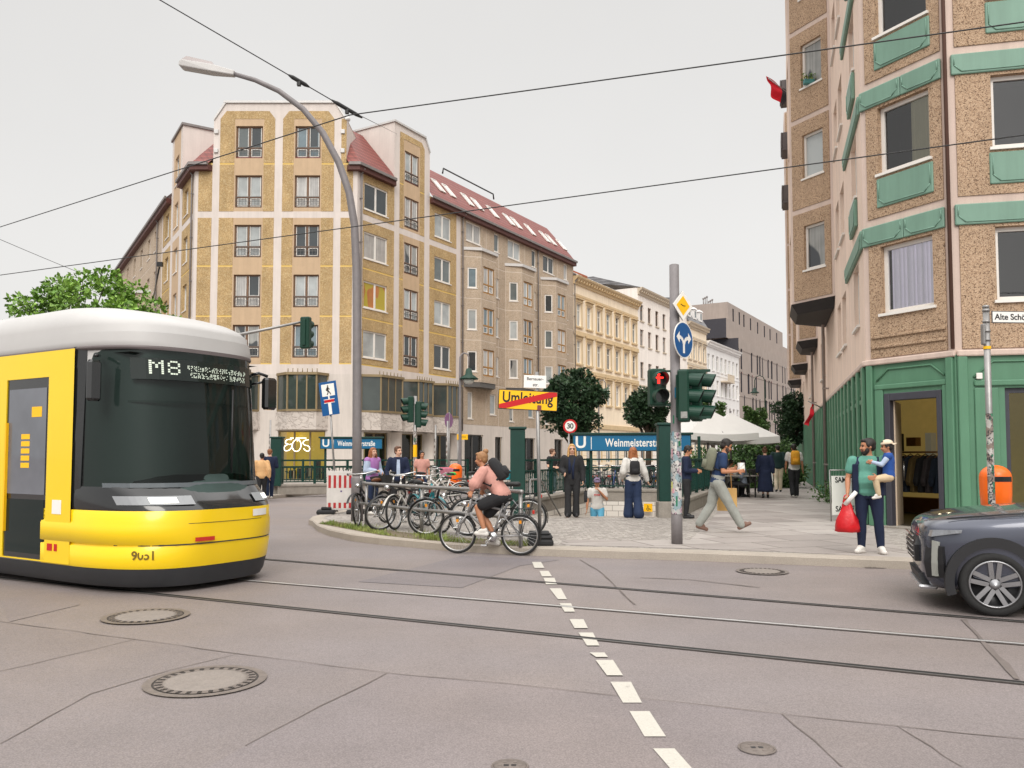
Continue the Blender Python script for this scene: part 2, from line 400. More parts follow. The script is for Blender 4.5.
def kerb(pts, width=0.30, z1=0.126, m=None):
    mb = MB(); n = len(pts); P = [Vector((x, y, 0)) for x, y in pts]; O = []; I = []
    for i in range(n):
        d = (P[min(i+1, n-1)] - P[max(i-1, 0)]).normalized(); nn = Vector((-d.y, d.x, 0))
        O.append(P[i] - nn * 0.015); I.append(P[i] + nn * width)
    for i in range(n - 1):
        o0, o1, i0, i1 = O[i], O[i+1], I[i], I[i+1]
        e0 = o0 + (i0 - o0) * 0.08; e1 = o1 + (i1 - o1) * 0.08
        mb.quad((o0.x, o0.y, -.02), (o1.x, o1.y, -.02), (o1.x, o1.y, z1 - .02), (o0.x, o0.y, z1 - .02))
        mb.quad((o0.x, o0.y, z1 - .02), (o1.x, o1.y, z1 - .02), (e1.x, e1.y, z1), (e0.x, e0.y, z1))
        mb.quad((e0.x, e0.y, z1), (e1.x, e1.y, z1), (i1.x, i1.y, z1), (i0.x, i0.y, z1))
    o = mb.build('kerb', m or M_kerb); tag(o, kind='structure'); return o
kerb([(-2.6, 25.5), (-3.6, 23.2), (-4.25, 21.3), (-4.5, 19.8), (-4.55, 18.8), (-4.42, 18.0)] + front)
kerb([(-24, 42), (-12, 30), (-8.6, 28), (-8.1, 30.3), (-7.2, 33), (27.5, 91.3)])
slab_poly = [tuple(G(x, y, .12).to_2d()) for x, y in [(560, 545), (700, 549), (800, 553), (890, 557), (1180, 567), (1180, 556), (905, 551), (868, 530), (822, 491), (806, 477), (797, 468), (772, 470), (748, 489), (722, 506), (705, 527), (690, 540), (562, 540)]]
sheet('footpath', slab_poly, 0.124, M_slab)
# asphalt of different ages, seams, rails, markings
def patch(px, m, z=0.004): return sheet('road_patch', [tuple(G(x, y).to_2d()) for x, y in px], z, m)
patch([(-400, 575), (0, 622), (135, 640), (280, 660), (390, 674), (245, 747), (150, 800), (-600, 800)], M_asph2)
patch([(390, 674), (512, 685), (637, 699), (782, 715), (842, 768), (880, 800), (150, 800), (245, 747)], M_asph3)
patch([(782, 715), (897, 727), (1024, 740), (1400, 780), (1400, 800), (880, 800), (842, 768)], M_asph2)
patch([(358, 582), (462, 556), (560, 560), (520, 566), (462, 588)], M_asph4)
patch([(0, 600), (70, 588), (80, 605), (10, 622)], M_asph3)
strip('road_seam', [(-200, 600), (0, 622), (135, 640), (280, 660), (390, 674), (512, 685), (637, 699), (782, 715), (897, 727), (1024, 740), (1300, 770)], 0.014, 0.008, M_seam)
for seg in ([(135, 640), (60, 658), (0, 672), (-200, 720)], [(240, 654), (170, 671), (90, 695), (0, 745)], [(387, 674), (320, 707), (245, 747)],
            [(782, 715), (815, 742), (842, 768)], [(897, 727), (932, 748), (962, 768)]):
    strip('road_seam', seg, 0.009, 0.008, M_seam)
strip('road_seam', [(964, 620), (990, 650), (1017, 680)], 0.05, 0.008, M_seam)
strip('road_seam', [(580, 560), (600, 572), (635, 605)], 0.02, 0.008, M_seam)
strip('road_seam', [(640, 578), (690, 580), (760, 588)], 0.03, 0.008, M_seam)
M_groove = mat('rail_groove', (0.008, 0.008, 0.008), 0.6, var=0.3)
M_rail = mat('rail_steel', (0.22, 0.21, 0.20), 0.5, 0.5, var=0.15, scale=4, world=True)
M_railsh = mat('rail_head_polished', (0.55, 0.54, 0.53), 0.4, 0.5, var=0.2, scale=3, world=True)
M_raildk = mat('rail_side_asphalt', srgb(148, 137, 132, .6), 0.7, var=0.2, world=True)
def tram_rail(a, b, ext0, ext1, shiny):
    A, B = G(*a), G(*b); d = (B - A).normalized(); A = A - d * ext0; B = B + d * ext1
    n = Vector((-d.y, d.x, 0)); mb = MB()
    def band(o0, o1, z, m):
        q = [A + n*o0, B + n*o0, B + n*o1, A + n*o1]; mb.quad(*[(p.x, p.y, z) for p in q], m)
    band(-0.042, 0.042, 0.007, 2)
    if shiny: band(-0.028, 0.022, 0.011, 3); band(0.03, 0.038, 0.011, 0)
    else: band(-0.020, 0.034, 0.011, 0); band(-0.036, -0.020, 0.011, 1)
    o = mb.build('tram_rail', [M_groove, M_rail, M_raildk, M_railsh]); tag(o, kind='structure')
tram_rail((270, 560), (910, 613), 60, 8, False)
tram_rail((235, 580), (1024, 645), 60, 8, True)
tram_rail((190, 598), (1024, 684), 60, 8, False)
for k, (a, b_, y0, c_, d_, y1) in enumerate([(40,58,45,45,65,57),(55,73,63,60,80,74),(63,85,77,68,90,90),(75,98,98,92,110,120),(95,118,128,105,126,145),(115,143,160,125,152,178),
        (133,162,187,150,175,213),(155,185,227,168,192,236),(167,202,242,190,222,273),(197,238,286,222,260,328),(235,275,345,265,308,396),(282,325,420,318,362,462)]):
    q = [G(512 + x/2, 540 + y/2) for x, y in ((c_, y1), (d_, y1), (b_, y0), (a, y0))]
    mb = MB(); mb.quad(*[(p_.x, p_.y, 0.0085) for p_ in q]); o = mb.build('road_marking', M_line); tag(o, kind='structure')
# iron covers
M_iron = mat('cast_iron', srgb(128, 118, 112, .8), 0.55, 0.15, var=0.25, scale=20, bscale=60, bmp=0.5)
M_irondk = mat('iron_dark', srgb(70, 64, 60, .7), .8)  # darker tone for the rim gap and the small squares
M_conc = mat('cover_concrete', srgb(164, 154, 146, .60), 0.8, var=0.12, scale=10, bscale=90, fine=0.15)
def manhole(px, py, r, label, concrete=True):
    g = G(px, py); e = thing('manhole_cover', label, 'manhole cover', (g.x, g.y, 0.009))
    mb = MB(); n = 48
    def ring(r0, r1, z, m=0):
        mb.add([(rr*math.cos(2*PI*j/n), rr*math.sin(2*PI*j/n), z) for rr in (r0, r1) for j in range(n)], [(j, n+j, n+(j+1)%n, (j+1)%n)[::1] for j in range(n)], m)
    ring(r*0.86, r, 0.004, 0); ring(r*0.83, r*0.86, 0.002, 1); ring(r*0.68, r*0.82, 0.005, 0)
    for j in range(28):
        a = 2*PI*j/28
        for rr in (0.73, 0.78):
            x, y = r*rr*math.cos(a), r*rr*math.sin(a); mb.box(x-.012, x+.012, y-.012, y+.012, .005, .0075, 1)
    mb.build('rim', [M_iron, M_irondk], e)
    mb = MB(); mb.lathe([(r*0.68, 0.002), (r*0.68, 0.006), (r*0.6, 0.007)], n); mb.build('lid', M_conc if concrete else M_iron, e)
def valve_cap(px, py, r, label):
    g = G(px, py); e = thing('valve_cap', label, 'valve cap', (g.x, g.y, 0.009)); mb = MB()
    mb.lathe([(r, 0), (r, .003), (r*.93, .004), (r*.9, .002)], 36, caps=False); mb.build('rim', M_iron, e)
    mb = MB(); mb.lathe([(r*.88, .001), (r*.86, .004), (r*.3, .0045), (.0, .0045)], 36, caps=False)
    for k in range(6):
        a = 2*PI*k/6; mb.box(r*.55*math.cos(a) - .009, r*.55*math.cos(a) + .009, r*.55*math.sin(a) - .009, r*.55*math.sin(a) + .009, .004, .0062, 0)
    for k in (0, 1): a = PI*k; mb.box(r*.2*math.cos(a) - .012, r*.2*math.cos(a) + .012, -.012, .012, .0046, .0052, 1)
    mb.build('lid', [M_iron, M_black], e)
manhole(206, 682, 0.39, 'large round iron manhole cover with concrete centre, nearest on the open road')
manhole(146, 617, 0.385, 'round manhole cover with concrete centre just in front of the yellow tram')
manhole(762, 572, 0.33, 'flat round manhole cover in the road below the footpath kerb')
valve_cap(757, 750, 0.095, 'tiny round iron valve cap in the road beside the dashed line')
valve_cap(510, 768, 0.09, 'small iron valve cap cut by the bottom edge of the picture')
g = G(885, 567); e = thing('storm_drain', 'dark slotted gutter drain at the kerb below the man holding a child', 'drain', (g.x, g.y, 0.006), R(-4))
mb = MB(); mb.box(-.3, .3, -.16, .16, 0, .004, 0); mb.build('frame', M_iron, e)
mb = MB()
for k in range(9): mb.box(-.26 + k*.06, -.225 + k*.06, -.13, .13, .0045, .006, 0)
mb.build('grate', M_black, e)
# ------------------------------------------------------------------ building kit
def frame2(o, d, base=(0, 0)):
    L = math.hypot(*d); dx, dy = d[0]/L, d[1]/L
    return Matrix(((dx, -dy, 0, o[0]-base[0]), (dy, dx, 0, o[1]-base[1]), (0, 0, 1, 0), (0, 0, 0, 1)))
def facade(mb, F, u0, u1, z0, z1, holes=(), fn=lambda u, z: (0, 0), ucuts=(), zcuts=(), depth=0.18, rev=None):
    """wall with real openings; fn(u,z) -> (material, outward offset); steps between offsets get returns"""
    old = mb.M; mb.M = F
    us = sorted({round(x, 3) for x in [u0, u1, *ucuts, *[h[0] for h in holes], *[h[1] for h in holes]] if u0 - 1e-6 <= x <= u1 + 1e-6})
    zs = sorted({round(x, 3) for x in [z0, z1, *zcuts, *[h[2] for h in holes], *[h[3] for h in holes]] if z0 - 1e-6 <= x <= z1 + 1e-6})
    cell = {}
    for i in range(len(us) - 1):
        for j in range(len(zs) - 1):
            u = (us[i] + us[i+1]) / 2; z = (zs[j] + zs[j+1]) / 2
            if any(h[0] < u < h[1] and h[2] < z < h[3] for h in holes): cell[i, j] = None; continue
            cell[i, j] = fn(u, z)
    for (i, j), c in cell.items():
        a, b, p, q = us[i], us[i+1], zs[j], zs[j+1]
        if c:
            m, off = c; y = -off
            mb.quad((a, y, p), (b, y, p), (b, y, q), (a, y, q), m)
            nb = cell.get((i+1, j))
            if nb and abs(nb[1] - off) > 1e-5:
                y2 = -nb[1]; mb.quad((b, y, p), (b, y2, p), (b, y2, q), (b, y, q), m if off > nb[1] else nb[0])
            nb = cell.get((i, j+1))
            if nb and abs(nb[1] - off) > 1e-5:
                y2 = -nb[1]; mb.quad((a, y, q), (b, y, q), (b, y2, q), (a, y2, q), m if off > nb[1] else nb[0])
    for h in holes:
        a, b, p, q = h[:4]; um, zm = (a+b)/2, (p+q)/2
        f = fn(a - .01, zm); rm = f[0] if rev is None else rev; yy = -max(0, f[1])
        mb.quad((a, yy, p), (a, depth, p), (a, depth, q), (a, yy, q), rm); mb.quad((b, yy, q), (b, depth, q), (b, depth, p), (b, yy, p), rm)
        mb.quad((a, yy, q), (a, depth, q), (b, depth, q), (b, yy, q), rm); mb.quad((a, yy, p), (b, yy, p), (b, depth, p), (a, depth, p), rm)
    mb.M = old
WRNG = random.Random(5)
PANES = None
def window(parent, F, a, b, p, q, style='two', fm=None, pane=None, depth=0.18, fw=0.07, sill=None, name='window'):
    """a window: frame bars as one mesh, glass as its child, sitting at the back of the reveal"""
    mb = MB(F); y0, y1 = depth - 0.07, depth
    mb.box(a, a+fw, y0, y1, p, q); mb.box(b-fw, b, y0, y1, p, q); mb.box(a+fw, b-fw, y0, y1, p, p+fw); mb.box(a+fw, b-fw, y0, y1, q-fw, q)
    m_ = (a + b) / 2
    if style == 'two': mb.box(m_-fw*.7, m_+fw*.7, y0-.01, y1, p+fw, q-fw)
    elif style == 'three':
        for k in (1, 2): x = a + (b-a)*k/3; mb.box(x-fw*.6, x+fw*.6, y0-.01, y1, p+fw, q-fw)
    elif style == 'four':
        zt = p + (q-p)*0.34
        mb.box(m_-fw*.7, m_+fw*.7, y0-.01, y1, p+fw, q-fw)
        mb.box(a+fw, m_-fw*.7, y0-.008, y1, zt-fw*.5, zt+fw*.5); mb.box(m_+fw*.7, b-fw, y0-.008, y1, zt-fw*.5, zt+fw*.5)
        for s0, s1 in ((a+fw+.03, m_-fw*.7-.03), (m_+fw*.7+.03, b-fw-.03)):     # white inner frames of the lower lights
            w_ = .045
            mb.box(s0, s1, y0-.004, y1-.01, p+fw+.03, p+fw+.03+w_, 1); mb.box(s0, s1, y0-.004, y1-.01, zt-fw*.5-.03-w_, zt-fw*.5-.03, 1)
            mb.box(s0, s0+w_, y0-.004, y1-.01, p+fw+.03+w_, zt-fw*.5-.03-w_, 1); mb.box(s1-w_, s1, y0-.004, y1-.01, p+fw+.03+w_, zt-fw*.5-.03-w_, 1)
            mb.box(s0, s0+.03, y0-.006, y1-.01, zt+fw*.5+.003, q-fw-.003, 1); mb.box(s1-.03, s1, y0-.006, y1-.01, zt+fw*.5+.003, q-fw-.003, 1)
    elif style == 'old':
        zt = p + (q-p)*0.68
        mb.box(m_-fw*.6, m_+fw*.6, y0-.01, y1, p+fw, zt); mb.box(a+fw, b-fw, y0-.012, y1, zt, zt+fw*.9)
        mb.box(m_-fw*.4, m_+fw*.4, y0-.01, y1, zt+fw*.9, q-fw)
    if sill: mb.box(a-.05, b+.05, -sill, depth-.075, p-.055, p-.002, 1)
    fr = mb.build(name, [fm or M_white, M_white], parent)
    pm = pane or WRNG.choice(PANES + [PANES[0], PANES[0], PANES[2]])
    mb = MB(F); mb.quad((a+fw*.5, depth-.03, p+fw*.5), (b-fw*.5, depth-.03, p+fw*.5), (b-fw*.5, depth-.03, q-fw*.5), (a+fw*.5, depth-.03, q-fw*.5))
    mb.build('pane', pm, fr)
    return fr
PANES = [pane_mat('pane_sky', (0.42, 0.45, 0.45), 0.0), pane_mat('pane_grey', (0.14, 0.165, 0.165), 0.0, seed=3), pane_mat('pane_net_curtain', (0.52, 0.51, 0.49), 0.5, (0.2, 0.2, 0.2)),  # pane_sky: sky reflection painted in as a light grey base colour
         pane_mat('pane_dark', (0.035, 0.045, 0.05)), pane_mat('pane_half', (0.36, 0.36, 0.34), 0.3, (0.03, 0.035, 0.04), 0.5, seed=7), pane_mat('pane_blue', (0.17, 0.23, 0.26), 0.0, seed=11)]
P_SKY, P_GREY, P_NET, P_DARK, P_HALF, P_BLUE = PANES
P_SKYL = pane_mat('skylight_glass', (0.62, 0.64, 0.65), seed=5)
P_COLOUR = pane_mat('pane_coloured_curtain', (0.52, 0.16, 0.06), 0.3, (0.42, 0.34, 0.04), 0.5, seed=2)
M_wfbrown = mat('window_frame_brown', srgb(118, 88, 66, .9), 0.5, var=0.12)
M_wfochre = mat('window_frame_pine', srgb(166, 122, 62, .9), 0.5, var=0.15)
M_wfgrey = mat('window_frame_grey', srgb(88, 86, 84), 0.5, var=0.1)
M_wfbronze = mat('window_frame_bronze', srgb(150, 132, 100, .85), 0.45, 0.3, var=0.12)
M_ochre = pebble('ochre_pebbledash', srgb(192, 164, 120, 1.0), srgb(176, 148, 106, .95), srgb(208, 186, 146, 1.0), 26, .16)
M_pink = mat('pinkish_render', srgb(194, 168, 138, .95), 0.85, var=0.06, scale=2, bscale=40, fine=0.10, streak=0.1)
M_whiteband = mat('white_render', srgb(220, 210, 203, .90), 0.8, var=0.05, scale=1.2, streak=0.12)
M_yline = mat('yellow_joint_line', srgb(222, 190, 110, 1.0), 0.7, var=0.05)
M_greyplatte = pebble('grey_pebbledash', srgb(190, 172, 152, 1.08), srgb(178, 160, 140, .96), srgb(206, 192, 174, 1.0), 34, .08)
M_joint = mat('panel_joint', srgb(202, 190, 176, 1.05), 0.8, var=0.08)
M_base = mat('pale_stone_base', srgb(214, 205, 197, .90), 0.75, var=0.05, scale=1.5, streak=0.14)
M_gutter = mat('zinc_gutter', srgb(128, 122, 120), 0.5, 0.3, var=0.15, scale=5)
M_fascia = mat('brown_fascia', srgb(92, 54, 48, .9), 0.6, var=0.12)
def tiles(name, c1, c2, rows=3.2, cols=4.5, dirn=(1, 0)):
    m, t, p = start(name)
    g = t.n.new('ShaderNodeTexCoord').outputs['Object']; sp = t.n.new('ShaderNodeSeparateXYZ'); t.link(g, sp.inputs[0])
    zr = mul(t, mul(t, sp.outputs[2], rows), 0, 'ADD'); fz = mul(t, zr, 1.0, 'FRACT')
    al = mul(t, mul(t, sp.outputs[0], dirn[0]), mul(t, sp.outputs[1], dirn[1]), 'ADD'); fa = mul(t, mul(t, al, cols), 1.0, 'FRACT')
    h = mul(t, fz, mul(t, mul(t, fa, -0.5, 'ADD'), 0, 'ABSOLUTE') if False else fa, 'ADD')
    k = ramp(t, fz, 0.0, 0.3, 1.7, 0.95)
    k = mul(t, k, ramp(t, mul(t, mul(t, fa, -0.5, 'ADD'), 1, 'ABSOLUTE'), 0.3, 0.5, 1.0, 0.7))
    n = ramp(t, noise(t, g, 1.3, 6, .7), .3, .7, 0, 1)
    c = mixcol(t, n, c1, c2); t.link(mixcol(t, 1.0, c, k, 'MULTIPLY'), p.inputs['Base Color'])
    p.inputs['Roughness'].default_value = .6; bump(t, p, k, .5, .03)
    return m
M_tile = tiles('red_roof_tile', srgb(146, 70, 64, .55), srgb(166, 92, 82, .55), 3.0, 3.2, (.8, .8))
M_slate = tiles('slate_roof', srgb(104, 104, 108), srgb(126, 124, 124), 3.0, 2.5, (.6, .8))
M_zinc = mat('zinc_sheet', srgb(196, 194, 192), 0.5, 0.2, var=0.08, scale=2)
m, t, p = start('carved_relief_stone'); M_relief = m
v = coords(t, (1, 1, 1.15)); wv = mixcol(t, 0.9, v, noise(t, v, 1.3, 3, .5, 'Color')); h = ramp(t, mul(t, mul(t, noise(t, wv, 5.5, 2, .45), -.5, 'ADD'), 0, 'ABSOLUTE'), .0, .07, 0, 1)
c = mixcol(t, h, srgb(178, 168, 160, .92), srgb(206, 197, 189, .92)); t.link(mixcol(t, 1, c, ramp(t, noise(t, v, 1.2, 4, .7), .3, .7, .92, 1.05), 'MULTIPLY'), p.inputs['Base Color']); p.inputs['Roughness'].default_value = .85; bump(t, p, h, .6, .03)
M_glassdark = pane_mat('bay_glass', (0.05, 0.065, 0.06), seed=4)
M_shopwarm = mat('shop_wall_yellow', srgb(206, 170, 40), 0.7, var=0.35, scale=1.2, emit=(0.8, 0.54, 0.08), estr=0.42)  # wall glows by itself to make the shop look warmly lit
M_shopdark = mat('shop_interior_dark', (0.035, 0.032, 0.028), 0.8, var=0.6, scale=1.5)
M_shopbeige = mat('shop_wall_beige', srgb(196, 172, 124), 0.7, var=0.3, scale=1.0, emit=(0.75, 0.54, 0.25), estr=0.36)  # same added glow in the beige wall, standing in for room light
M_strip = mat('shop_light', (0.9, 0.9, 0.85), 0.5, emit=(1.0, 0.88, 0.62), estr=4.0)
M_glass = glass('shop_glass', (0.85, 0.95, 0.92), 0.02, 1.5, 0.75)
def roof_strip(mb, F, u0, u1, prof, m=0, ends=True):
    old = mb.M; mb.M = F
    for (ya, za), (yb, zb) in zip(prof, prof[1:]): mb.quad((u0, ya, za), (u1, ya, za), (u1, yb, zb), (u0, yb, zb), m)
    if ends:
        mb.poly([(u0, y, z) for y, z in reversed(prof)], m); mb.poly([(u1, y, z) for y, z in prof], m)
    mb.M = old
def downpipe(parent, F, u, z0, z1, y=-0.10, r=0.05, m=None):
    mb = MB(F); mb.tube([(u, y, z0), (u, y, z1 - .5), (u, y + .02, z1 - .3), (u, y - .25, z1)], r, 8)
    k = z0 + 1.0
    while k < z1 - .8: mb.box(u-.07, u+.07, y-.06, -0.002, k, k+.05); k += 2.5
    return mb.build('downpipe', m or M_gutter, parent)
def shop_bay(parent, F, a, b, z0, z1, depth=1.6, back=None, style='three', lamp=True, fm=None, dk=0.25):
    """recess behind a shop window: floor, walls, light strip, framed glass"""
    mb = MB(F)
    y0, y1 = dk + .002, dk + depth
    mb.quad((a, y1, z0), (b, y1, z0), (b, y1, z1), (a, y1, z1), 0)
    mb.quad((a, y0, z0), (a, y1, z0), (a, y1, z1), (a, y0, z1), 1); mb.quad((b, y1, z0), (b, y0, z0), (b, y0, z1), (b, y1, z1), 1)
    mb.quad((a, y0, z0), (b, y0, z0), (b, y1, z0), (a, y1, z0), 2); mb.quad((a, y0, z1), (a, y1, z1), (b, y1, z1), (b, y0, z1), 1)
    rr = random.Random(int(a * 100))
    for k in range(5):
        x = a + (b-a) * (.1 + .18*k); h = rr.uniform(.4, 1.3); mb.box(x, x + (b-a)*.12, y1-.5, y1-.05, z0+.003, z0+h, rr.choice([1, 2, 2]))
    if lamp: mb.box(a+(b-a)*.1, a+(b-a)*.45, y1-.3, y1-.22, z1-.42, z1-.36, 3)
    mb.build('shop_interior', [back or M_shopwarm, M_shopbeige if back is None else M_shopdark, M_shopdark, M_strip], parent)
    window(parent, F, a, b, z0, z1, style, fm or M_wfbronze, M_glass, dk, .08, name='shop_window')

# ================================================================== yellow corner block
B1 = (-13.7, 52.0)
b1 = thing('corner_building', 'ochre and grey prefab apartment block with red tiled mansard roof on the far corner', 'building', (*B1, 0))
CL, CR = (-18.46, 47.0), (-9.0, 47.0)
DR = (.511, .859); DL = (.539, -.842)
LR, LL = 28.1, 34.0
FC = frame2(CL, (1, 0), B1); FR = frame2(CR, DR, B1); FLo = (CL[0]-DL[0]*LL, CL[1]-DL[1]*LL); FL = frame2(FLo, DL, B1)
EAVE, FL0, ST = 18.2, 6.75, 2.84
ROWS = [8.05 + ST*k for k in range(5)]        # window centre heights
def in_any(x, L): return any(a <= x < b for a, b in L)
wall = MB()
WM = [M_whiteband, M_ochre, M_pink, M_yline, M_greyplatte, M_joint, M_base, M_relief, M_stone]
YL = [18.15, 12.3, 9.46, 6.78]
def zones(ochre, wincols, zbase=FL0):
    def fn(u, z):
        if z < zbase: return (0 if z > 6.2 else 6, 0)
        if 15.05 < z < 15.42: return (0, 0.0)
        if in_any(u, wincols):
            return (2, 0.0)
        if in_any(u, ochre):
            for y_ in YL:
                if y_ - .04 < z < y_ + .05: return (3, 0.0)
            return (1, 0.015)
        return (0, 0.0)
    return fn
ZC = [6.2, FL0, 15.05, 15.42] + [y_ - .04 for y_ in YL] + [y_ + .05 for y_ in YL]
# corner face
oc = [(.2, 1.0), (1.42, 2.26), (3.98, 4.62), (5.08, 5.72), (7.36, 8.08), (8.5, 9.2)]; wc = [(2.26, 3.98), (5.72, 7.36)]
cuts = [x for r_ in oc + wc for x in r_]
holesC = []
for r_i, zc in enumerate(ROWS):
    for a, b in ((2.34, 3.90), (5.80, 7.28)): holesC.append((a, b, zc - .93, zc + .93))
bayC = [(5.05, 7.7, 4.1, 6.15)]; shopC = [(5.05, 7.75, .12, 2.95), (1.2, 3.6, .12, 2.95)]; upC = [(1.2, 3.8, 4.1, 6.15)]
def fnC(u, z):
    if z > 18.2 and (u < 1.03 or u > 8.8): return None
    if 3.0 < z < 4.05 and (4.9 < u < 7.9 or 1.0 < u < 4.0): return (7, .05)
    if z > 20.75: return None
    return zones(oc, wc)(u, z)
facade(wall, FC, 0, 9.46, 0, 20.75, [h for h in holesC] + bayC + shopC + upC, fnC, cuts + [1.03, 8.8, 4.9, 7.9, 1.0, 4.0], ZC + [3.0, 4.05, 18.2], .2)
wall.M = FC
wall.poly([(1.03, 0, 20.75), (8.8, 0, 20.75), (8.15, 0, 21.65), (1.7, 0, 21.65)], 0)
for a, b in ((1.42, 4.62), (5.08, 8.08)):
    wall.poly([(a, -.015, 20.75), (b, -.015, 20.75), (b - .35, -.015, 21.2), (a + .35, -.015, 21.2)], 1)
wall.quad((1.03, 4, 18.2), (1.03, 0, 18.2), (1.03, 0, 20.75), (1.03, 4, 20.75), 0); wall.quad((8.8, 0, 18.2), (8.8, 4, 18.2), (8.8, 4, 20.75), (8.8, 0, 20.75), 0)
wall.quad((1.03, 4, 20.75), (1.03, 0, 20.75), (1.7, 0, 21.65), (1.7, 4, 21.65), 0); wall.quad((8.8, 0, 20.75), (8.8, 4, 20.75), (8.15, 4, 21.65), (8.15, 0, 21.65), 0)
wall.quad((1.7, 0, 21.65), (8.15, 0, 21.65), (8.15, 4, 21.65), (1.7, 4, 21.65), 0)
# street face (to the right): ochre part and grey part
oR = [(.45, 2.9), (3.9, 7.6), (8.2, 10.2)]; wR_t = [(4.35, 6.9)]
def uR(px, p=0.0):
    k = (px - 512) / 819.0; x0, d0 = CR[0] + .859*p, CR[1] - .511*p
    return (k * d0 - x0) / (DR[0] - k * DR[1])
c1 = (uR(362), uR(386)); c2 = (uR(403), uR(417.5)); c3 = (uR(433.5), uR(450)); P1, P2, P3 = (uR(392.5), uR(398)), (uR(423), uR(428.5)), (uR(455.5), uR(460))
oR = [(.5, P1[0]), (P1[1], P2[0]), (P2[1], P3[0])]; tcol = [(c2[0] - .12, c2[1] + .12)]
G0 = P3[1]
def fnR(u, z):
    if u > G0:
        if z < 3.7: return (6, 0)
        if any(abs(z - (FL0 - .15 + ST*k)) < .035 for k in range(5)) or any(abs(u - (G0 + x)) < .04 for x in (3.3, 5.0, 8.9, 10.6, 14.5, 16.2)): return (5, 0)
        return (4, 0.012)
    if z > EAVE and not (P1[0] < u < P2[1]): return None
    if 2.95 < z < 4.05: return (7, .05)
    if z < 2.95 or (z < 6.2): return (6, 0)
    return zones(oR, tcol)(u, z)
holesR = []; winsR = []
for k, zc in enumerate(ROWS[:4]):
    holesR += [(*c1, zc - .78 - .05, zc + .72), (*c3, zc - .78 - .05, zc + .72)]
    winsR += [('two', M_white), ('two', M_white)]
for zc in ROWS: holesR.append((*c2, zc - 1.0, zc + .92)); winsR.append(('four', M_wfbrown))
MODS = [10.95, 16.6, 22.2]
for m0 in MODS:
    holesR.append((m0 + .35, m0 + 2.25, 16.3, 17.65)); winsR.append(('two', M_white))
    holesR.append((m0 + 4.05, m0 + 4.75, 16.3, 17.65)); winsR.append(('one', M_white))
    for zc in ROWS[:3]:
        holesR.append((m0 + 4.05, m0 + 4.75, zc - .75, zc + .65)); winsR.append(('one', M_white))
    holesR.append((m0 + .6, m0 + 1.25, 4.1, 6.0)); winsR.append(('one', M_white))
    holesR.append((m0 + 3.5, m0 + 4.3, 4.5, 6.0)); winsR.append(('one', M_white))
glR = [(.7, 3.6, 4.15, 6.15), (4.3, 6.7, 4.15, 6.15), (7.4, 9.9, 4.15, 6.15)]
shR = [(.75, 3.0, .12, 2.9), (4.3, 6.6, .12, 2.9), (7.5, 9.6, .12, 2.9), (11.2, 13.6, .12, 3.0), (15.2, 16.2, .12, 2.9), (19, 21.2, .12, 2.9), (24.5, 26.0, .12, 2.9)]
cutsR = [x for r_ in oR + tcol for x in r_] + [P1[0], P2[1], G0] + [G0 + x + s for x in (3.3, 5.0, 8.9, 10.6, 14.5, 16.2) for s in (-.04, .04)]
zcR = ZC + [2.95, 4.05, 3.7, EAVE] + [FL0 - .15 + ST*k + s for k in range(5) for s in (-.035, .035)]
facade(wall, FR, 0, LR, 0, EAVE, [h for h in holesR if h[3] < EAVE] + glR + shR, fnR, cutsR, zcR, .12)
facade(wall, FR, P1[0], P2[1], EAVE, 21.0, [h for h in holesR if h[3] > EAVE], fnR, cutsR, zcR, .12)
wall.M = FR
a, b = P1[0], P2[1]
wall.poly([(a, 0, 21.0), (b, 0, 21.0), (b - .55, 0, 21.75), (a, 0, 21.75)], 0)
wall.poly([(P1[1], -.015, 21.0), (P2[0], -.015, 21.0), (P2[0] - .3, -.015, 21.35), (P1[1], -.015, 21.35)], 1)
wall.quad((a, 4, EAVE), (a, 0, EAVE), (a, 0, 21.75), (a, 4, 21.75), 0); wall.quad((b, 0, EAVE), (b, 4, EAVE), (b, 4, 21.0), (b, 0, 21.0), 0)
wall.quad((b, 0, 21.0), (b, 4, 21.0), (b - .55, 4, 21.75), (b - .55, 0, 21.75), 0); wall.quad((a, 0, 21.75), (b - .55, 0, 21.75), (b - .55, 4, 21.75), (a, 4, 21.75), 0)
wall.quad((LR, 0, 0), (LR, 12, 0), (LR, 12, EAVE), (LR, 0, EAVE), 4)
# face along the side street (to the left)
cL = []; wL = []
for x in (LL - 2.4, LL - 5.6, LL - 8.6): cL.append((x - .6, x + .6))
oL = [(LL - 3.6, LL - .5), (LL - 10.2, LL - 7.4)]; tL = [(LL - 6.7, LL - 4.5)]
def fnL(u, z):
    if u < LL - 10.6:
        return (5, 0) if any(abs(z - (FL0 - .15 + ST*k)) < .035 for k in range(5)) else (4 if z > 3.7 else 6, 0.01)
    if z > EAVE and not (LL - 7.3 < u < LL - 3.9): return None
    return zones(oL, tL)(u, z)
holesL = []
for zc in ROWS[:4]:
    for a_, b_ in cL: holesL.append((a_, b_, zc - .8, zc + .75))
    for x in (LL - 13, LL - 16, LL - 19.5, LL - 23, LL - 27, LL - 31): holesL.append((x - .55, x + .55, zc - .75, zc + .7))
holesL.append((*cL[1], ROWS[4] - .95, ROWS[4] + .85))
cutsL = [x for r_ in oL + tL for x in r_] + [LL - 10.6, LL - 7.3, LL - 3.9]
facade(wall, FL, 0, LL, 0, EAVE, [h for h in holesL if h[3] < EAVE], fnL, cutsL, ZC + [3.7] + [FL0 - .15 + ST*k + s for k in range(5) for s in (-.035, .035)], .2)
facade(wall, FL, LL - 7.3, LL - 3.9, EAVE, 21.7, [h for h in holesL if h[3] > EAVE], fnL, cutsL, ZC, .2)
wall.M = FL
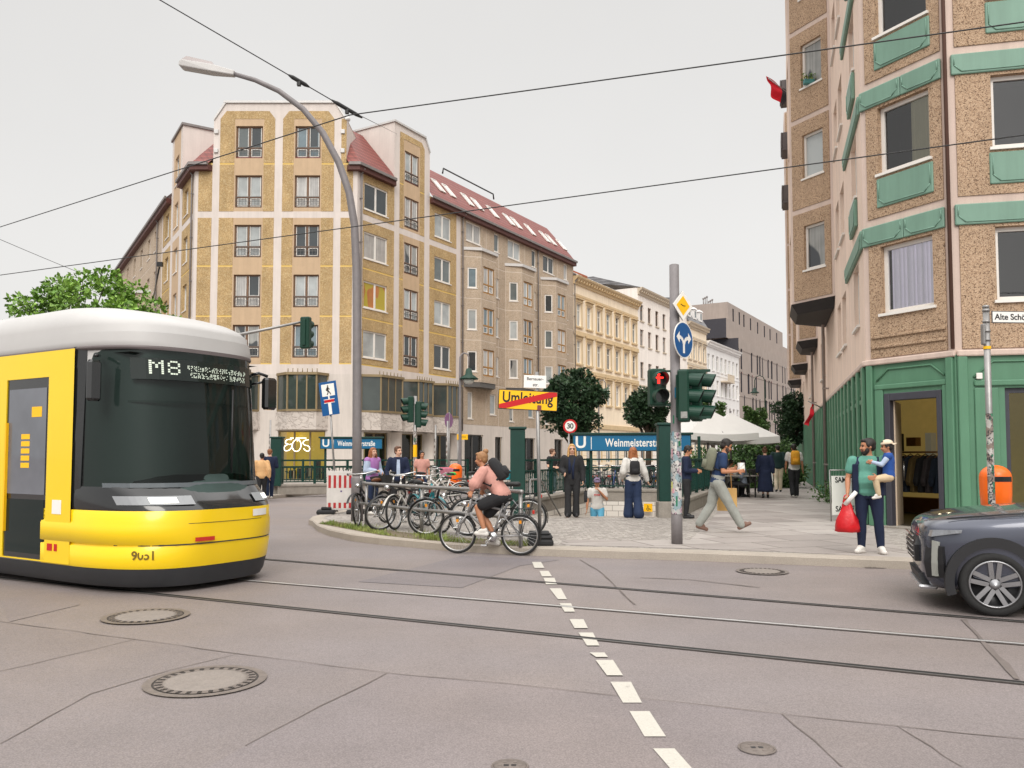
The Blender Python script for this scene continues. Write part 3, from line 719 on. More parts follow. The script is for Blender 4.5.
a, b = LL - 7.3, LL - 3.9
wall.quad((a, 4, EAVE), (a, 0, EAVE), (a, 0, 21.7), (a, 4, 21.7), 0); wall.quad((b, 0, EAVE), (b, 4, EAVE), (b, 4, 21.7), (b, 0, 21.7), 0); wall.quad((a, 0, 21.7), (b, 0, 21.7), (b, 4, 21.7), (a, 4, 21.7), 0)
wall.build('wall', WM, b1)
for h in holesC:
    window(b1, FC, *h, 'four', M_wfbrown, None, .2, .075)
P_SEQ = {0: P_SKY, 2: P_COLOUR, 4: P_NET, 6: P_HALF}
for i, (h, (st_, fm_)) in enumerate(zip([h for h in holesR], winsR)):
    window(b1, FR, *h, st_, fm_, (P_COLOUR if i == 2 else None), .12, .09, sill=.06 if fm_ is M_white else None)
for h in holesL: window(b1, FL, *h, 'two', M_white, None, .2, .075, sill=.06)
# open casements and dark openings on the corner
for u, z in ((3.15, ROWS[4]), (6.5, ROWS[4]), (3.15, ROWS[1])):
    mb = MB(FC); mb.quad((u, .165, z - .2), (u + .58, .165, z - .2), (u + .58, .165, z + .85), (u, .165, z + .85)); mb.build('open_sash', P_DARK, b1)
# french-window railings
for F_, hs in ((FC, holesC), (FR, [h for h, s_ in zip(holesR, winsR) if s_[0] == 'four'])):
    for a, b, p, q in hs:
        mb = MB(F_)
        for zz in (p + .12, p + .36, p + .62): mb.box(a + .02, b - .02, .02, .04, zz, zz + .025)
        for k in range(9): x = a + .05 + (b - a - .1) * k / 8; mb.box(x - .008, x + .008, .022, .038, p + .12, p + .62)
        mb.build('balcony_rail', M_wfgrey, b1)
# glazed first-floor bays with carved parapet below, shop windows
def glass_bay(F, a, b, z0, z1, p=.75, left=.75, right=.45):
    pts = [(a, 0), (a + left, -p), (b - right, -p), (b, 0)]
    mb = MB(F)
    for i, (q0, q1) in enumerate(zip(pts, pts[1:])):
        mb.quad((*q0, z0), (*q1, z0), (*q1, z1), (*q0, z1), 0)
    mb.build('bay_glazing', M_glassdark, b1)
    mb = MB(F)
    for q in pts: mb.cyl((*q, z0), (*q, z1), .06, n=6, smooth=False)
    for t_ in (1/2,) if b - a < 2.6 else (1/3, 2/3): x = pts[1][0] + (pts[2][0] - pts[1][0]) * t_; mb.box(x - .04, x + .04, -p - .03, -p + .03, z0, z1)
    out_ = [(x, y - .12 if y < 0 else y) for x, y in pts]
    mb.prism([(a - .1, 0)] + [(out_[1][0] - .06, out_[1][1]), (out_[2][0] + .06, out_[2][1])] + [(b + .1, 0)], z1, z1 + .14)
    mb.prism([(a - .05, 0), (pts[1][0] - .03, -p - .06), (pts[2][0] + .03, -p - .06), (b + .05, 0)], z0 - .12, z0)
    for k in range(7): x = pts[1][0] + (pts[2][0]-pts[1][0]) * k / 6; mb.cyl((x, -p + .1, z1 + .14), (x, -p + .1, z1 + .36), .025, n=5)
    mb.build('bay_frame', M_wfbronze, b1)
    mb = MB(F); mb.prism([(a - .02, -.06), (pts[1][0], -p), (pts[2][0], -p), (b + .02, -.06)], 3.0, z0 - .122)
    mb.build('bay_parapet', M_relief, b1)
glass_bay(FC, 5.0, 7.85, 4.15, 6.1); glass_bay(FC, 1.1, 3.9, 4.15, 6.1)
for g_ in glR: glass_bay(FR, g_[0] - .2, g_[1] + .2, 4.15, 6.1, .8, .8, .5)
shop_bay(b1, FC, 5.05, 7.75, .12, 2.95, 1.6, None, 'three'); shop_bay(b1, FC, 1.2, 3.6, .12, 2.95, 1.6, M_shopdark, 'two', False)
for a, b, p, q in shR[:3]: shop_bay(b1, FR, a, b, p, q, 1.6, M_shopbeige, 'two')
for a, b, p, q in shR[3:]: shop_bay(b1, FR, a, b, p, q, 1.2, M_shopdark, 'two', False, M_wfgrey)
mb = MB(FR)
for u in (3.65, 7.05): mb = MB(FR); mb.lathe([(.55, 0), (.55, .1), (.48, .12), (.48, 2.9), (.55, 2.95)], 20, 0, (u, .1, 0)); mb.build('round_column', M_base, b1)
# illuminated neon lettering in the corner shop
Mn = mat('neon_tube', (0.9, 0.88, 0.8), 0.4, emit=(1.0, .95, .82), estr=1.6)
mb = MB()
def glyph(pts, r=.026):
    P = [AT(250 + x/10.24, 425 + y/10.24, 46.75) - Vector((*B1, 0)) for x, y in pts]
    S = []
    for i in range(len(P) - 1):
        p0, p1, p2, p3 = P[max(i-1, 0)], P[i], P[i+1], P[min(i+2, len(P)-1)]
        for k in range(4):
            u = k/4; S.append(.5*((2*p1) + (p2-p0)*u + (2*p0-5*p1+4*p2-p3)*u*u + (3*p1-p0-3*p2+p3)*u**3))
    mb.tube(S + [P[-1]], r, 6)
glyph([(425, 150), (390, 148), (368, 162), (364, 185), (392, 196), (362, 212), (348, 240), (364, 264), (398, 258), (424, 232), (430, 198), (405, 200)])
glyph([(505, 150), (470, 150), (440, 180), (433, 225), (452, 262), (488, 268), (515, 240), (523, 195), (505, 158), (480, 165)])
glyph([(602, 152), (566, 156), (542, 180), (560, 205), (596, 215), (612, 242), (598, 268), (570, 262), (548, 240)])
mb.build('neon_sign', Mn, b1)
# projecting bays of the grey part
for m0 in MODS:
    Fs = FR @ Matrix.Translation((m0, 0, 0)) @ Matrix.Rotation(-PI/4, 4, 'Z')
    p = .9; sl_ = p * math.sqrt(2); fl = 2.0
    Ff = FR @ Matrix.Translation((m0 + p, -p, 0)); Fe = FR @ Matrix.Translation((m0 + p + fl, -p, 0)) @ Matrix.Rotation(PI/4, 4, 'Z')
    bw = MB(); z0, z1 = 6.6, 15.55
    fnb = lambda u, z: (1, 0) if any(abs(z - (FL0 - .15 + ST*k)) < .03 for k in range(5)) or u < .05 or u > 100 else (0, .01)
    hs = [(.32, .98, zc - .75, zc + .65) for zc in ROWS[:3]]; hf = [(.3, 1.75, zc - 1.0, zc + .85) for zc in ROWS[:3]]
    zc_ = [FL0 - .15 + ST*k + s for k in range(5) for s in (-.03, .03)]
    facade(bw, Fs, 0, sl_, z0, z1, hs, fnb, [.05], zc_, .09); facade(bw, Ff, 0, fl, z0, z1, hf, fnb, [.05], zc_, .12); facade(bw, Fe, 0, sl_, z0, z1, (), fnb, [.05], zc_)
    bw.M = FR
    bw.poly([(m0, 0, z0), (m0 + 2*p + fl, 0, z0), (m0 + p + fl, -p, z0), (m0 + p, -p, z0)], 2)
    bw.prism([(m0 - .1, 0), (m0 + p - .08, -p - .15), (m0 + p + fl + .08, -p - .15), (m0 + 2*p + fl + .1, 0)], z1, z1 + .2, 3)
    bw.prism([(m0 + .1, -.0), (m0 + p, -p + .05), (m0 + p + fl, -p + .05), (m0 + 2*p + fl, 0)], z0 - .32, z0 - .003, 2)
    bw.build('bay', [M_greyplatte, M_joint, M_wfgrey, M_zinc], b1)
    for h in hs: window(b1, Fs, *h, 'one', M_white, None, .09, .085, sill=.05)
    for h in hf:
        window(b1, Ff, *h, 'four', M_wfochre, None, .12, .10)
# mansard roof
def isect(p, d, q, e):
    k = ((q[0]-p[0])*e[1] - (q[1]-p[1])*e[0]) / (d[0]*e[1] - d[1]*e[0]); return (p[0]+d[0]*k, p[1]+d[1]*k)
def offs(o, d, k): return (o[0] - d[1]*k, o[1] + d[0]*k)
def ring_pts(k):
    return [offs(FLo, DL, k), isect(offs(CL, DL, k), DL, offs(CL, (1, 0), k), (1, 0)), isect(offs(CR, (1, 0), k), (1, 0), offs(CR, DR, k), DR), offs((CR[0]+DR[0]*LR, CR[1]+DR[1]*LR), DR, k)]
mb = MB(Matrix.Translation((-B1[0], -B1[1], 0)))
lv = [(0.02, 18.45), (.25, 18.75), (2.6, 21.4), (6.5, 21.9)]
rp = [[(x, y, z) for x, y in ring_pts(k)] for k, z in lv]
for A_, B_ in zip(rp, rp[1:]):
    for i in range(3): mb.quad(A_[i], A_[i+1], B_[i+1], B_[i])
SEGS = ((0, [(0, (LL-7.35)/LL), ((LL-3.85)/LL, 1)]), (1, [(0, 1.0/9.46), (8.83/9.46, 1)]), (2, [(0, (P1[0]-.03)/LR), ((P2[1]+.03)/LR, 1)]))
ra, rb = ring_pts(-.32), ring_pts(.02)
for i, segs in SEGS:
    for t0, t1 in segs:
        mb.quad((*lerp2(ra[i], ra[i+1], t0), 18.1), (*lerp2(ra[i], ra[i+1], t1), 18.1), (*lerp2(rb[i], rb[i+1], t1), 18.45), (*lerp2(rb[i], rb[i+1], t0), 18.45))
e_ = [r_[3] for r_ in rp]; mb.poly([*e_, (e_[-1][0], e_[-1][1], 18.1)])
roof = mb.build('roof', M_tile, b1)
mb = MB(Matrix.Translation((-B1[0], -B1[1], 0)))
i0, i1 = ring_pts(0.0), ring_pts(-.34); 
def eave_seg(i, t0, t1, za, zb, m, k=1):
    L0, L1 = lerp2(i0[i], i0[i+1], t0), lerp2(i0[i], i0[i+1], t1); O0, O1 = lerp2(i1[i], i1[i+1], t0), lerp2(i1[i], i1[i+1], t1)
    mb.loft([[(*L0, za), (*O0, za), (*O0, zb), (*L0, zb)], [(*L1, za), (*O1, za), (*O1, zb), (*L1, zb)]], m)
for i, segs in ((0, [(0, (LL-7.35)/LL), ((LL-3.85)/LL, 1)]), (1, [(0, 1.0/9.46), (8.83/9.46, 1)]), (2, [(0, (P1[0]-.03)/LR), ((P2[1]+.03)/LR, 1)])):
    for t0, t1 in segs: mb = MB(Matrix.Translation((-B1[0], -B1[1], 0))); eave_seg(i, t0, t1, 17.72, 18.04, 0); mb.build('eave', [M_fascia], b1)
i1 = ring_pts(-.46); i0 = ring_pts(-.343)
for i, segs in ((0, [(0, (LL-7.35)/LL), ((LL-3.85)/LL, 1)]), (1, [(0, 1.0/9.46), (8.83/9.46, 1)]), (2, [(0, (P1[0]-.03)/LR), ((P2[1]+.03)/LR, 1)])):
    for t0, t1 in segs: mb = MB(Matrix.Translation((-B1[0], -B1[1], 0))); eave_seg(i, t0, t1, 17.98, 18.14, 0); mb.build('gutter', [M_gutter], b1)
mb = MB(FC)     # coping of the gable, small vents
mb.box(1.6, 8.25, -.1, 4.0, 21.655, 21.78)
for sx in (0, 1):
    x0, x1 = ((1.0, 1.68), (8.82, 8.17))[sx]; mb.loft([[(x0, -.08, 20.72), (x0, 4, 20.72), (x0 + (.06 if sx == 0 else -.06), 4, 20.66), (x0 + (.06 if sx == 0 else -.06), -.08, 20.66)], [(x1, -.08, 21.78), (x1, 4, 21.78), (x1 + (.06 if sx == 0 else -.06), 4, 21.66), (x1 + (.06 if sx == 0 else -.06), -.08, 21.66)]])
for u, z in ((1.2, 20.0), (8.58, 20.0), (1.2, 18.9), (8.58, 18.9)): mb.rbox(u - .12, u + .12, -.1, -.002, z - .12, z + .12, .02)
mb.build('coping', M_zinc, b1)
mb = MB(FR); mb.box(P1[0] - .08, P2[1] - .5, -.1, 4.0, 21.755, 21.87); mb.loft([[(P2[1] + .02, -.08, 20.98), (P2[1] + .02, 4, 20.98), (P2[1] - .05, 4, 20.95), (P2[1] - .05, -.08, 20.95)], [(P2[1] - .5, -.08, 21.87), (P2[1] - .5, 4, 21.87), (P2[1] - .56, 4, 21.76), (P2[1] - .56, -.08, 21.76)]]); mb.build('coping', M_zinc, b1)
mb = MB(FL); mb.box(LL - 7.4, LL - 3.8, -.1, 4.0, 21.705, 21.85); mb.build('coping', M_gutter, b1)
nsl = (2.35, 2.65)      # slope run, rise of the tiled mansard
Lsl = math.hypot(*nsl)
for u in [uR(x_, -1.1) for x_ in (433, 444, 463, 473, 489, 505.5, 513, 527, 542, 548.5, 559)]:
    Fq = FR @ Matrix.Translation((u, .25, 18.75)) @ Matrix.Rotation(math.atan2(nsl[1], nsl[0]), 4, 'X')
    mb = MB(Fq); a, b, p, q = 0, .62, .5, 1.85
    mb.box(a, b, p, p + .05, .02, .1); mb.box(a, b, q - .05, q, .02, .1); mb.box(a, a + .07, p + .07, q - .07, .02, .1); mb.box(b - .07, b, p + .07, q - .07, .02, .1)
    f = mb.build('skylight', M_white, b1); mb = MB(Fq); mb.quad((a + .05, p + .05, .06), (b - .05, p + .05, .06), (b - .05, q - .05, .06), (a + .05, q - .05, .06)); mb.build('pane', P_SKYL, f)
downpipe(b1, FR, .25, .2, 17.9); downpipe(b1, FR, G0 + .15, 3.2, 17.9); downpipe(b1, FR, 21.6, 3.2, 17.9); downpipe(b1, FL, LL - .4, 3, 17.9); downpipe(b1, FL, LL - 12, 3, 17.9)
mb = MB(FR)     # roof ladder rail and vents
mb.tube([(12.5, 2.9, 21.75), (12.6, 2.9, 22.15), (19.5, 2.9, 22.15), (19.6, 2.9, 21.75)], .06, 6); mb.build('roof_rail', M_black, b1)
for F_, u in ((FR, 9.0), (FR, 2.6), (FL, 26)):
    mb = MB(F_); mb.cyl((u, 3.2, 21.3), (u, 3.2, 22.2), .1); mb.lathe([(.16, 0), (.2, .12), (.12, .25)], 10, 0, (u, 3.2, 22.2)); mb.build('roof_vent', M_zinc, b1)
# projecting bay on the side street
FLb = FL @ Matrix.Translation((LL - 18.5, 0, 0)); mb = MB(FLb); mb.prism([(0, 0), (.9, -.9), (2.9, -.9), (3.8, 0)], 6.6, 13.2, 0); mb.prism([(-.1, 0), (.85, -1.05), (2.95, -1.05), (3.9, 0)], 13.2, 13.4, 1); mb.build('bay', [M_greyplatte, M_zinc], b1)
FLe = FLb @ Matrix.Translation((2.9, -.9, 0)) @ Matrix.Rotation(PI/4, 4, 'Z')
for zc in ROWS[:2]: window(b1, FLe @ Matrix.Translation((0, -.2, 0)), .35, 1.0, zc - .7, zc + .7, 'one', M_white, P_DARK, .2, .07)

def stretch(o, z0, k):
    for c in kids(o):
        if c.type == 'MESH':
            for v_ in c.data.vertices:
                if v_.co.z > z0: v_.co.z = z0 + (v_.co.z - z0)*k
        stretch(c, z0, k)
stretch(b1, 6.0, 1.03)
# ================================================================== row of old houses further along the street
def pane_simple(): return WRNG.choice([P_GREY, P_DARK, P_HALF, P_BLUE, P_NET, P_SKY])
def old_house(name, label, s0, s1, zt, wallmat, trim, rows, n, win_w, win_h, hood, base=(0, 0), roofp=None, roofm=None, courses=(), setin=.0, ground='arch', winmat=None):
    o = (CR[0] + DR[0]*s0, CR[1] + DR[1]*s0); F = frame2(offs(o, DR, setin), DR, o); W = s1 - s0
    e = thing(name, label, 'building', (*o, 0))
    mb = MB(); hs = []; step = W / n
    for zc in rows:
        for k in range(n):
            x = step * (k + .5); hs.append((x - win_w/2, x + win_w/2, zc - win_h/2, zc + win_h/2))
    gs = []
    for k in range(n):
        x = step * (k + .5)
        gs.append((x - win_w*.6, x + win_w*.6, .9 if ground != 'arch' or k != n - 3 else .12, 3.1))
    def fn(u, z):
        for (za, zb, off) in courses:
            if za < z < zb: return (1, off)
        if ground and z < 3.9 and ((z * 2) % 1.0) < .09: return (1, -.0)
        return (0, 0)
    zc = [c for q in courses for c in q[:2]] + ([.5*k for k in range(8)] + [.5*k + .045 for k in range(8)] if ground else [])
    facade(mb, F, 0, W, 0, zt, hs + gs, fn, (), zc, .22)
    mb.M = F; mb.quad((0, 12, 0), (0, 0, 0), (0, 0, zt), (0, 12, zt), 0); mb.quad((W, 0, 0), (W, 12, 0), (W, 12, zt), (W, 0, zt), 0)
    mb.build('wall', [wallmat, trim], e)
    mb = MB(F)      # cornice
    mb.loft([[(x, 0, zt - .7), (x, -.12, zt - .7), (x, -.14, zt - .45), (x, -.5, zt - .15), (x, -.55, zt), (x, 0, zt)] for x in (-.02, W + .02)])
    k = .3
    while k < W: mb.box(k, k + .16, -.4, -.12, zt - .48, zt - .26); k += .55
    mb.build('cornice', trim, e)
    for i, h in enumerate(hs + gs):
        f = window(e, F, *h, 'old', winmat or M_white, pane_simple(), .22, .07)
    if hood:
        for h in hs:
            mb = MB(F); a, b, p, q = h
            mb.box(a - .16, a - .01, -.06, -.002, p - .05, q + .1); mb.box(b + .01, b + .16, -.06, -.002, p - .05, q + .1)
            mb.box(a - .18, b + .18, -.09, -.003, q + .1, q + .32); mb.loft([[(a - .26, -.003, q + .32), (a - .26, -.24, q + .36), (a - .26, -.24, q + .46), (a - .26, -.003, q + .52)], [(b + .26, -.003, q + .32), (b + .26, -.24, q + .36), (b + .26, -.24, q + .46), (b + .26, -.003, q + .52)]])
            mb.box(a - .2, b + .2, -.14, -.003, p - .2, p - .052); mb.build('window_surround', trim, e)
    else:
        for h in hs:
            mb = MB(F); a, b, p, q = h; mb.box(a - .08, b + .08, -.1, -.003, p - .12, p - .003); mb.build('window_sill', trim, e)
    if roofp:
        mb = MB(); roof_strip(mb, F, -.1, W + .1, roofp); mb.build('roof', roofm or M_slate, e)
    return e, F, W
M_hcream = mat('cream_stucco', srgb(232, 216, 192, 1.08), 0.85, var=0.06, scale=.7, streak=0.12)
M_htrim = mat('cream_trim', srgb(208, 184, 146, .98), 0.85, var=0.06, scale=1.5, streak=0.1)
M_hwhite = mat('offwhite_stucco', srgb(230, 222, 214, 1.08), 0.85, var=0.05, scale=.7, streak=0.12)
M_hwhite2 = mat('white_stucco', srgb(228, 226, 224, .98), 0.85, var=0.05, scale=.7, streak=0.1)
M_htrim2 = mat('stone_trim', srgb(198, 184, 164, .98), 0.85, var=0.06)
M_brickred = mat('red_brick_parapet', srgb(176, 104, 76, .8), 0.85, var=0.15, scale=2)
e, F, W = old_house('town_house', 'cream stucco town house with hooded windows and slate roof beside the grey prefab wing', 28.1, 43.0, 17.3, M_hcream, M_htrim, [7.3, 10.7, 14.0], 7, 1.05, 2.0, True,
          roofp=[(-.3, 17.3), (5, 19.9), (9, 19.9)], courses=[(4.0, 4.4, .12), (8.85, 9.15, .1), (12.2, 12.5, .1), (15.6, 15.8, .06)])
mb = MB(F); mb.loft([[(x, .8, 17.8), (x, 5, 19.95), (x, 9, 19.95), (x, 9, 20.2), (x, 5, 20.25), (x, .8, 18.2)] for x in (4.2, 4.6)])
mb.build('party_wall', M_brickred, e)
for u in (2.2, 3.4, 6.6, 8.6, 10.4, 12.4):
    Fq = F @ Matrix.Translation((u, 1.2, 18.12)) @ Matrix.Rotation(math.atan2(2.6, 5.3), 4, 'X'); mb = MB(Fq); mb.box(0, .8, 0, 1.5, .01, .09); f = mb.build('skylight', M_white, e); mb = MB(Fq); mb.quad((.07, .07, .095), (.73, .07, .095), (.73, 1.43, .095), (.07, 1.43, .095)); mb.build('pane', P_SKY, f)
downpipe(e, F, .15, .2, 17)
e, F, W = old_house('town_house', 'tall plain off-white town house with small dark windows, next after the cream one', 43.0, 58.5, 18.9, M_hwhite, M_htrim2, [7.0, 10.4, 13.8, 16.4], 7, .95, 1.7, False,
          roofp=[(-.3, 18.9), (5, 20.6), (9, 20.6)], courses=[(4.0, 4.25, .06), (8.7, 8.85, .05)], winmat=M_wfbrown)
e, F, W = old_house('town_house', 'beige town house with dormers seen just beyond the round blue arrow sign', 58.5, 66.0, 17.6, M_hcream, M_htrim2, [7.4, 10.8, 14.2], 4, 1.0, 1.9, True,
          roofp=[(-.3, 17.6), (1.6, 20.6), (8, 21.2)], courses=[(4.0, 4.3, .1), (12.4, 12.7, .08), (15.8, 16.0, .06)])
for u in (1.2, 3.4, 5.6):
    mb = MB(F); mb.box(u - .5, u + .5, .05, 1.6, 18.3, 19.5, 0); mb.loft([[(u - .65, -.05, 19.5), (u - .65, 1.8, 19.5), (u + .65, 1.8, 19.5), (u + .65, -.05, 19.5)], [(u - .5, .1, 19.75), (u - .5, 1.8, 19.75), (u + .5, 1.8, 19.75), (u + .5, .1, 19.75)]], 0); mb.quad((u - .3, .046, 18.5), (u + .3, .046, 18.5), (u + .3, .046, 19.3), (u - .3, .046, 19.3), 1); mb.build('dormer', [M_hwhite2, P_GREY], e)
e, F, W = old_house('town_house', 'bright white town house with regular rows of windows behind the white parasol', 66.0, 81.0, 16.2, M_hwhite2, M_hwhite2, [7.0, 10.4, 13.6], 8, 1.0, 2.0, False,
          roofp=[(-.3, 16.2), (4, 18.2), (9, 18.6)], courses=[(4.0, 4.3, .08), (12.0, 12.15, .05)])
mb = MB(F); mb.box(6, 9.2, -1.0, -.003, 11.3, 11.5); [mb.box(6 + .25*k, 6.05 + .25*k, -1.0, -.95, 11.5, 12.3) for k in range(13)]; mb.box(6, 9.2, -1.0, -.94, 12.3, 12.38); mb.build('balcony', M_htrim2, e)
# modern office block
o = (CR[0] + DR[0]*81, CR[1] + DR[1]*81); FM = frame2(o, DR, o)
e = thing('office_building', 'modern grey office block with vertical window slots and charcoal end wall, far down the street', 'building', (*o, 0))
M_off = mat('office_grey_concrete', srgb(158, 146, 138, 1.0), 0.75, var=0.08, scale=.6, streak=0.12)
M_char = mat('charcoal_cladding', srgb(58, 56, 62), 0.6, var=0.12)
M_maroon = mat('maroon_cladding', srgb(96, 62, 66), 0.6, var=0.1)
M_offslot = pane_mat('office_glass', (0.018, 0.02, 0.022), seed=9)
mb = MB(); hs = []; rr = random.Random(3); W = 40
for k in range(6):
    u = rr.uniform(.4, 1.0)
    while u < W - 1.2:
        if rr.random() < .72: hs.append((u, u + rr.choice([.5, .75, .75, 1.0]), .6 + 3.35*k, 3.6 + 3.35*k))
        u += rr.choice([1.5, 1.9, 2.3])
hs = [h for h in hs if h[1] < W - .2]
TOP1 = 18.4
low = [h for h in hs if h[3] < TOP1]
fno = lambda u, z: (0, .0) if (z % 3.35) > .22 else (0, .05)
facade(mb, FM, 0, W, 0, TOP1, low, fno, (), [3.35*k for k in range(6)] + [3.35*k + .22 for k in range(6)], .35, 1)  # charcoal reveals paint extra shade into the window slots
mb.M = FM
mb.quad((0, 14, 0), (0, 0, 0), (0, 0, TOP1), (0, 14, TOP1), 1); mb.quad((0, 0, TOP1), (W, 0, TOP1), (W, 14, TOP1), (0, 14, TOP1), 0)
F2 = FM @ Matrix.Translation((0, 1.4, 0)); h2 = [(u, u + .8, 18.9, 22.8) for u in (1.0, 4.8, 8.6, 12.3, 14.1, 18.4, 21, 26.2, 30.4, 33.5, 36.4)]
facade(mb, F2, -1.2, 38, TOP1 + .003, 21.2, [], fno, (), ()); facade(mb, FM @ Matrix.Translation((0, 2.2, 0)), 2.5, 38, 21.2, 24.2, [(u, u + .7, 21.6, 23.6) for u in (5, 8.4, 11, 15, 19.5, 24, 28, 33)], fno, (), (), .3, 1)  # upper slot reveals darkened with the same charcoal
mb.quad((-1.2, 14, TOP1), (-1.2, 1.4, TOP1), (-1.2, 1.4, 21.2), (-1.2, 14, 21.2), 1); mb.quad((-1.2, 1.4, 21.2), (38, 1.4, 21.2), (38, 14, 21.2), (-1.2, 14, 21.2), 0)
mb.quad((2.5, 12, 21.2), (2.5, 2.2, 21.2), (2.5, 2.2, 24.2), (2.5, 12, 24.2), 0); mb.quad((2.5, 2.2, 24.2), (38, 2.2, 24.2), (38, 12, 24.2), (2.5, 12, 24.2), 0)
mb.box(-1.6, 6, 12.5, 20, 0, 23.0, 2)
mb.build('wall', [M_off, M_char, M_maroon], e)
for h in low: window(e, FM, *h, 'one', M_wfgrey, M_offslot, .35, .05)
for u in (5, 8.4, 11, 15, 19.5, 24, 28, 33): window(e, FM @ Matrix.Translation((0, 2.2, 0)), u, u + .7, 21.6, 23.6, 'one', M_wfgrey, M_offslot, .3, .05)
for k in range(7):
    mb = MB(FM); u = 3 + k*.9; mb.cyl((u, 6, 24.2), (u, 6, 25.0 + (k % 3)*.3), .07, n=6); mb.ball((u, 6, 25.1 + (k % 3)*.3), .16, n=8); mb.build('roof_vent', M_gutter, e)
# far terminating blocks seen over the trees
for k, (x, y, w_, d_, h_, lab) in enumerate([(60, 175, 60, 14, 17, 'pale apartment block closing the far end of the street beyond the trees')]):
    e = thing('apartment_building', lab, 'building', (x, y, 0)); mb = MB(); Fx = frame2((x - w_/2, y), (1, 0), (x, y))
    hs = [(a_ + .8, a_ + 2.0, 1.2 + 3.2*j, 2.9 + 3.2*j) for a_ in range(0, w_ - 3, 3) for j in range(5)]
    facade(mb, Fx, 0, w_, 0, h_, hs, lambda u, z: (0, 0), (), (), .2); mb.M = Fx; mb.quad((0, 12, 0), (0, 0, 0), (0, 0, h_), (0, 12, h_)); mb.build('wall', M_hwhite, e)
    mb = MB(Fx); [mb.quad((a_, .18, p), (b_, .18, p), (b_, .18, q), (a_, .18, q)) for a_, b_, p, q in hs]; mb.build('glazing', P_GREY, e)
    mb = MB(); roof_strip(mb, Fx, -.2, w_ + .2, [(-.3, h_), (4, h_ + 3), (12, h_ + 3)]); mb.build('roof', M_tile, e)
# ================================================================== green-based corner block on the near corner
M_peb = pebble('brown_pebbledash', srgb(174, 146, 120, 1.02), srgb(194, 168, 142, 1.04), srgb(120, 98, 80, .9), 60, .08)
M_cream_c = mat('pale_concrete', srgb(206, 186, 174, .98), 0.85, var=0.06, scale=1.6, bscale=70, fine=0.08, streak=0.16)
M_cream_s = mat('smooth_render', srgb(218, 196, 180, 1.12), 0.85, var=0.07, scale=.8, bscale=60, fine=0.08, streak=0.16)
M_gr = mat('sage_green_paint', srgb(106, 158, 126, .64), 0.5, var=0.08, scale=1.6, bscale=90, bmp=0.08, streak=0.15)
M_gr2 = mat('sage_green_paint_upper', srgb(124, 160, 142, .84), 0.5, var=0.08, scale=1.2, streak=0.15)
M_doorf = mat('anthracite_frame', srgb(62, 62, 70), 0.4, var=0.1, scale=6)
M_curt = mat('white_curtain', srgb(226, 220, 230, 1.1), 0.9, var=0.08, scale=3, emit=(.6, .57, .63), estr=.30)  # faint glow added so the curtain reads bright behind the glass
M_curt2 = mat('beige_curtain', srgb(176, 168, 140, 1.0), 0.9, var=0.1, scale=3, emit=(.4, .38, .28), estr=.15)  # weaker added glow, standing in for room light
M_winglass = glass('window_glass', (0.95, 0.97, 0.97), 0.01, 1.95, 0.98)
M_inner = mat('dark_room', (0.03, 0.028, 0.03), 0.9, var=0.5, scale=1.5)
RC2 = (8.03, 14.8); dCH = (.488, -.873); WCH = 1.857; RC1 = (RC2[0] - dCH[0]*WCH, RC2[1] - dCH[1]*WCH); dA = (-.30, -.954); LA = 46.0
B2 = (10.5, 20.0)
b2 = thing('corner_building', 'pebbledash prefab block with sage green shopfront and green panels on the near corner', 'building', (*B2, 0))
oA = (RC1[0] - dA[0]/math.hypot(*dA)*LA, RC1[1] - dA[1]/math.hypot(*dA)*LA)
FA = frame2(oA, dA, B2); FCH = frame2(RC1, dCH, B2); FRF = frame2(RC2, (.975, -.221), B2)
GZ, SH, NF = 3.34, 2.8, 7
TOP = GZ + SH*NF
wm = [M_cream_c, M_peb, M_gr, M_cream_s, M_gr2]
wall = MB()
wz = lambda k: (GZ + SH*k + .96, GZ + SH*k + 2.30)      # window span of upper floor k
zc = [GZ] + [GZ + SH*k + d for k in range(NF) for d in (.10, 2.36, 2.70)]
def fnP(us, w):
    def fn(u, z):
        if z < GZ: return (2, 0)
        k = int((z - GZ) / SH); d = z - GZ - SH*k
        if any(a < u < b for a, b in us) and .10 < d < 2.36: return (1, 0.022)
        return (0, 0)
    return fn
door = (.40, 1.59, .12, 2.72)
hC = [door] + [(.40, 1.50, *wz(k)) for k in range(NF)]
facade(wall, FCH, 0, WCH, 0, TOP, hC, fnP([(.13, 1.74)], WCH), [.13, 1.74], zc, .16)
usR = [(.13 + 3.3*k, 3.18 + 3.3*k) for k in range(4)]
hR = [(.72 + 3.3*k, 2.5 + 3.3*k, *wz(f)) for k in range(4) for f in range(NF)] + [(.80 + 3.3*k, 2.7 + 3.3*k, .45, 2.72) for k in range(4)]
facade(wall, FRF, 0, 13.3, 0, TOP, hR, fnP(usR, 0), [x for q in usR for x in q], zc, .16)
BAYS = [7.45, 16.5, 25.5, 34.5]
hA = []
for f in range(NF):
    for s in (1.0, 4.1, 5.7): hA.append((LA - s - 1.1, LA - s, *wz(f)))
    for s in (12.2, 14.0, 21.5, 23.2, 30.5, 32.0, 40, 42): hA.append((LA - s - .9, LA - s, *wz(f)))
gA = [(LA - .5 - 1.05*k - .62, LA - .5 - 1.05*k, .55, 2.5) for k in range(40)]
def fnA(u, z):
    if z < GZ: return (2, 0)
    return (3, 0)
facade(wall, FA, 0, LA, 0, TOP, hA + gA, fnA, (), [GZ], .16)
wall.M = FA; wall.quad((0, 0, 0), (0, 12, 0), (0, 12, TOP), (0, 0, TOP), 3); wall.quad((0, 12, 0), (0, 0, 0), (0, 0, TOP), (0, 12, TOP), 3)
wall.build('wall', wm, b2)
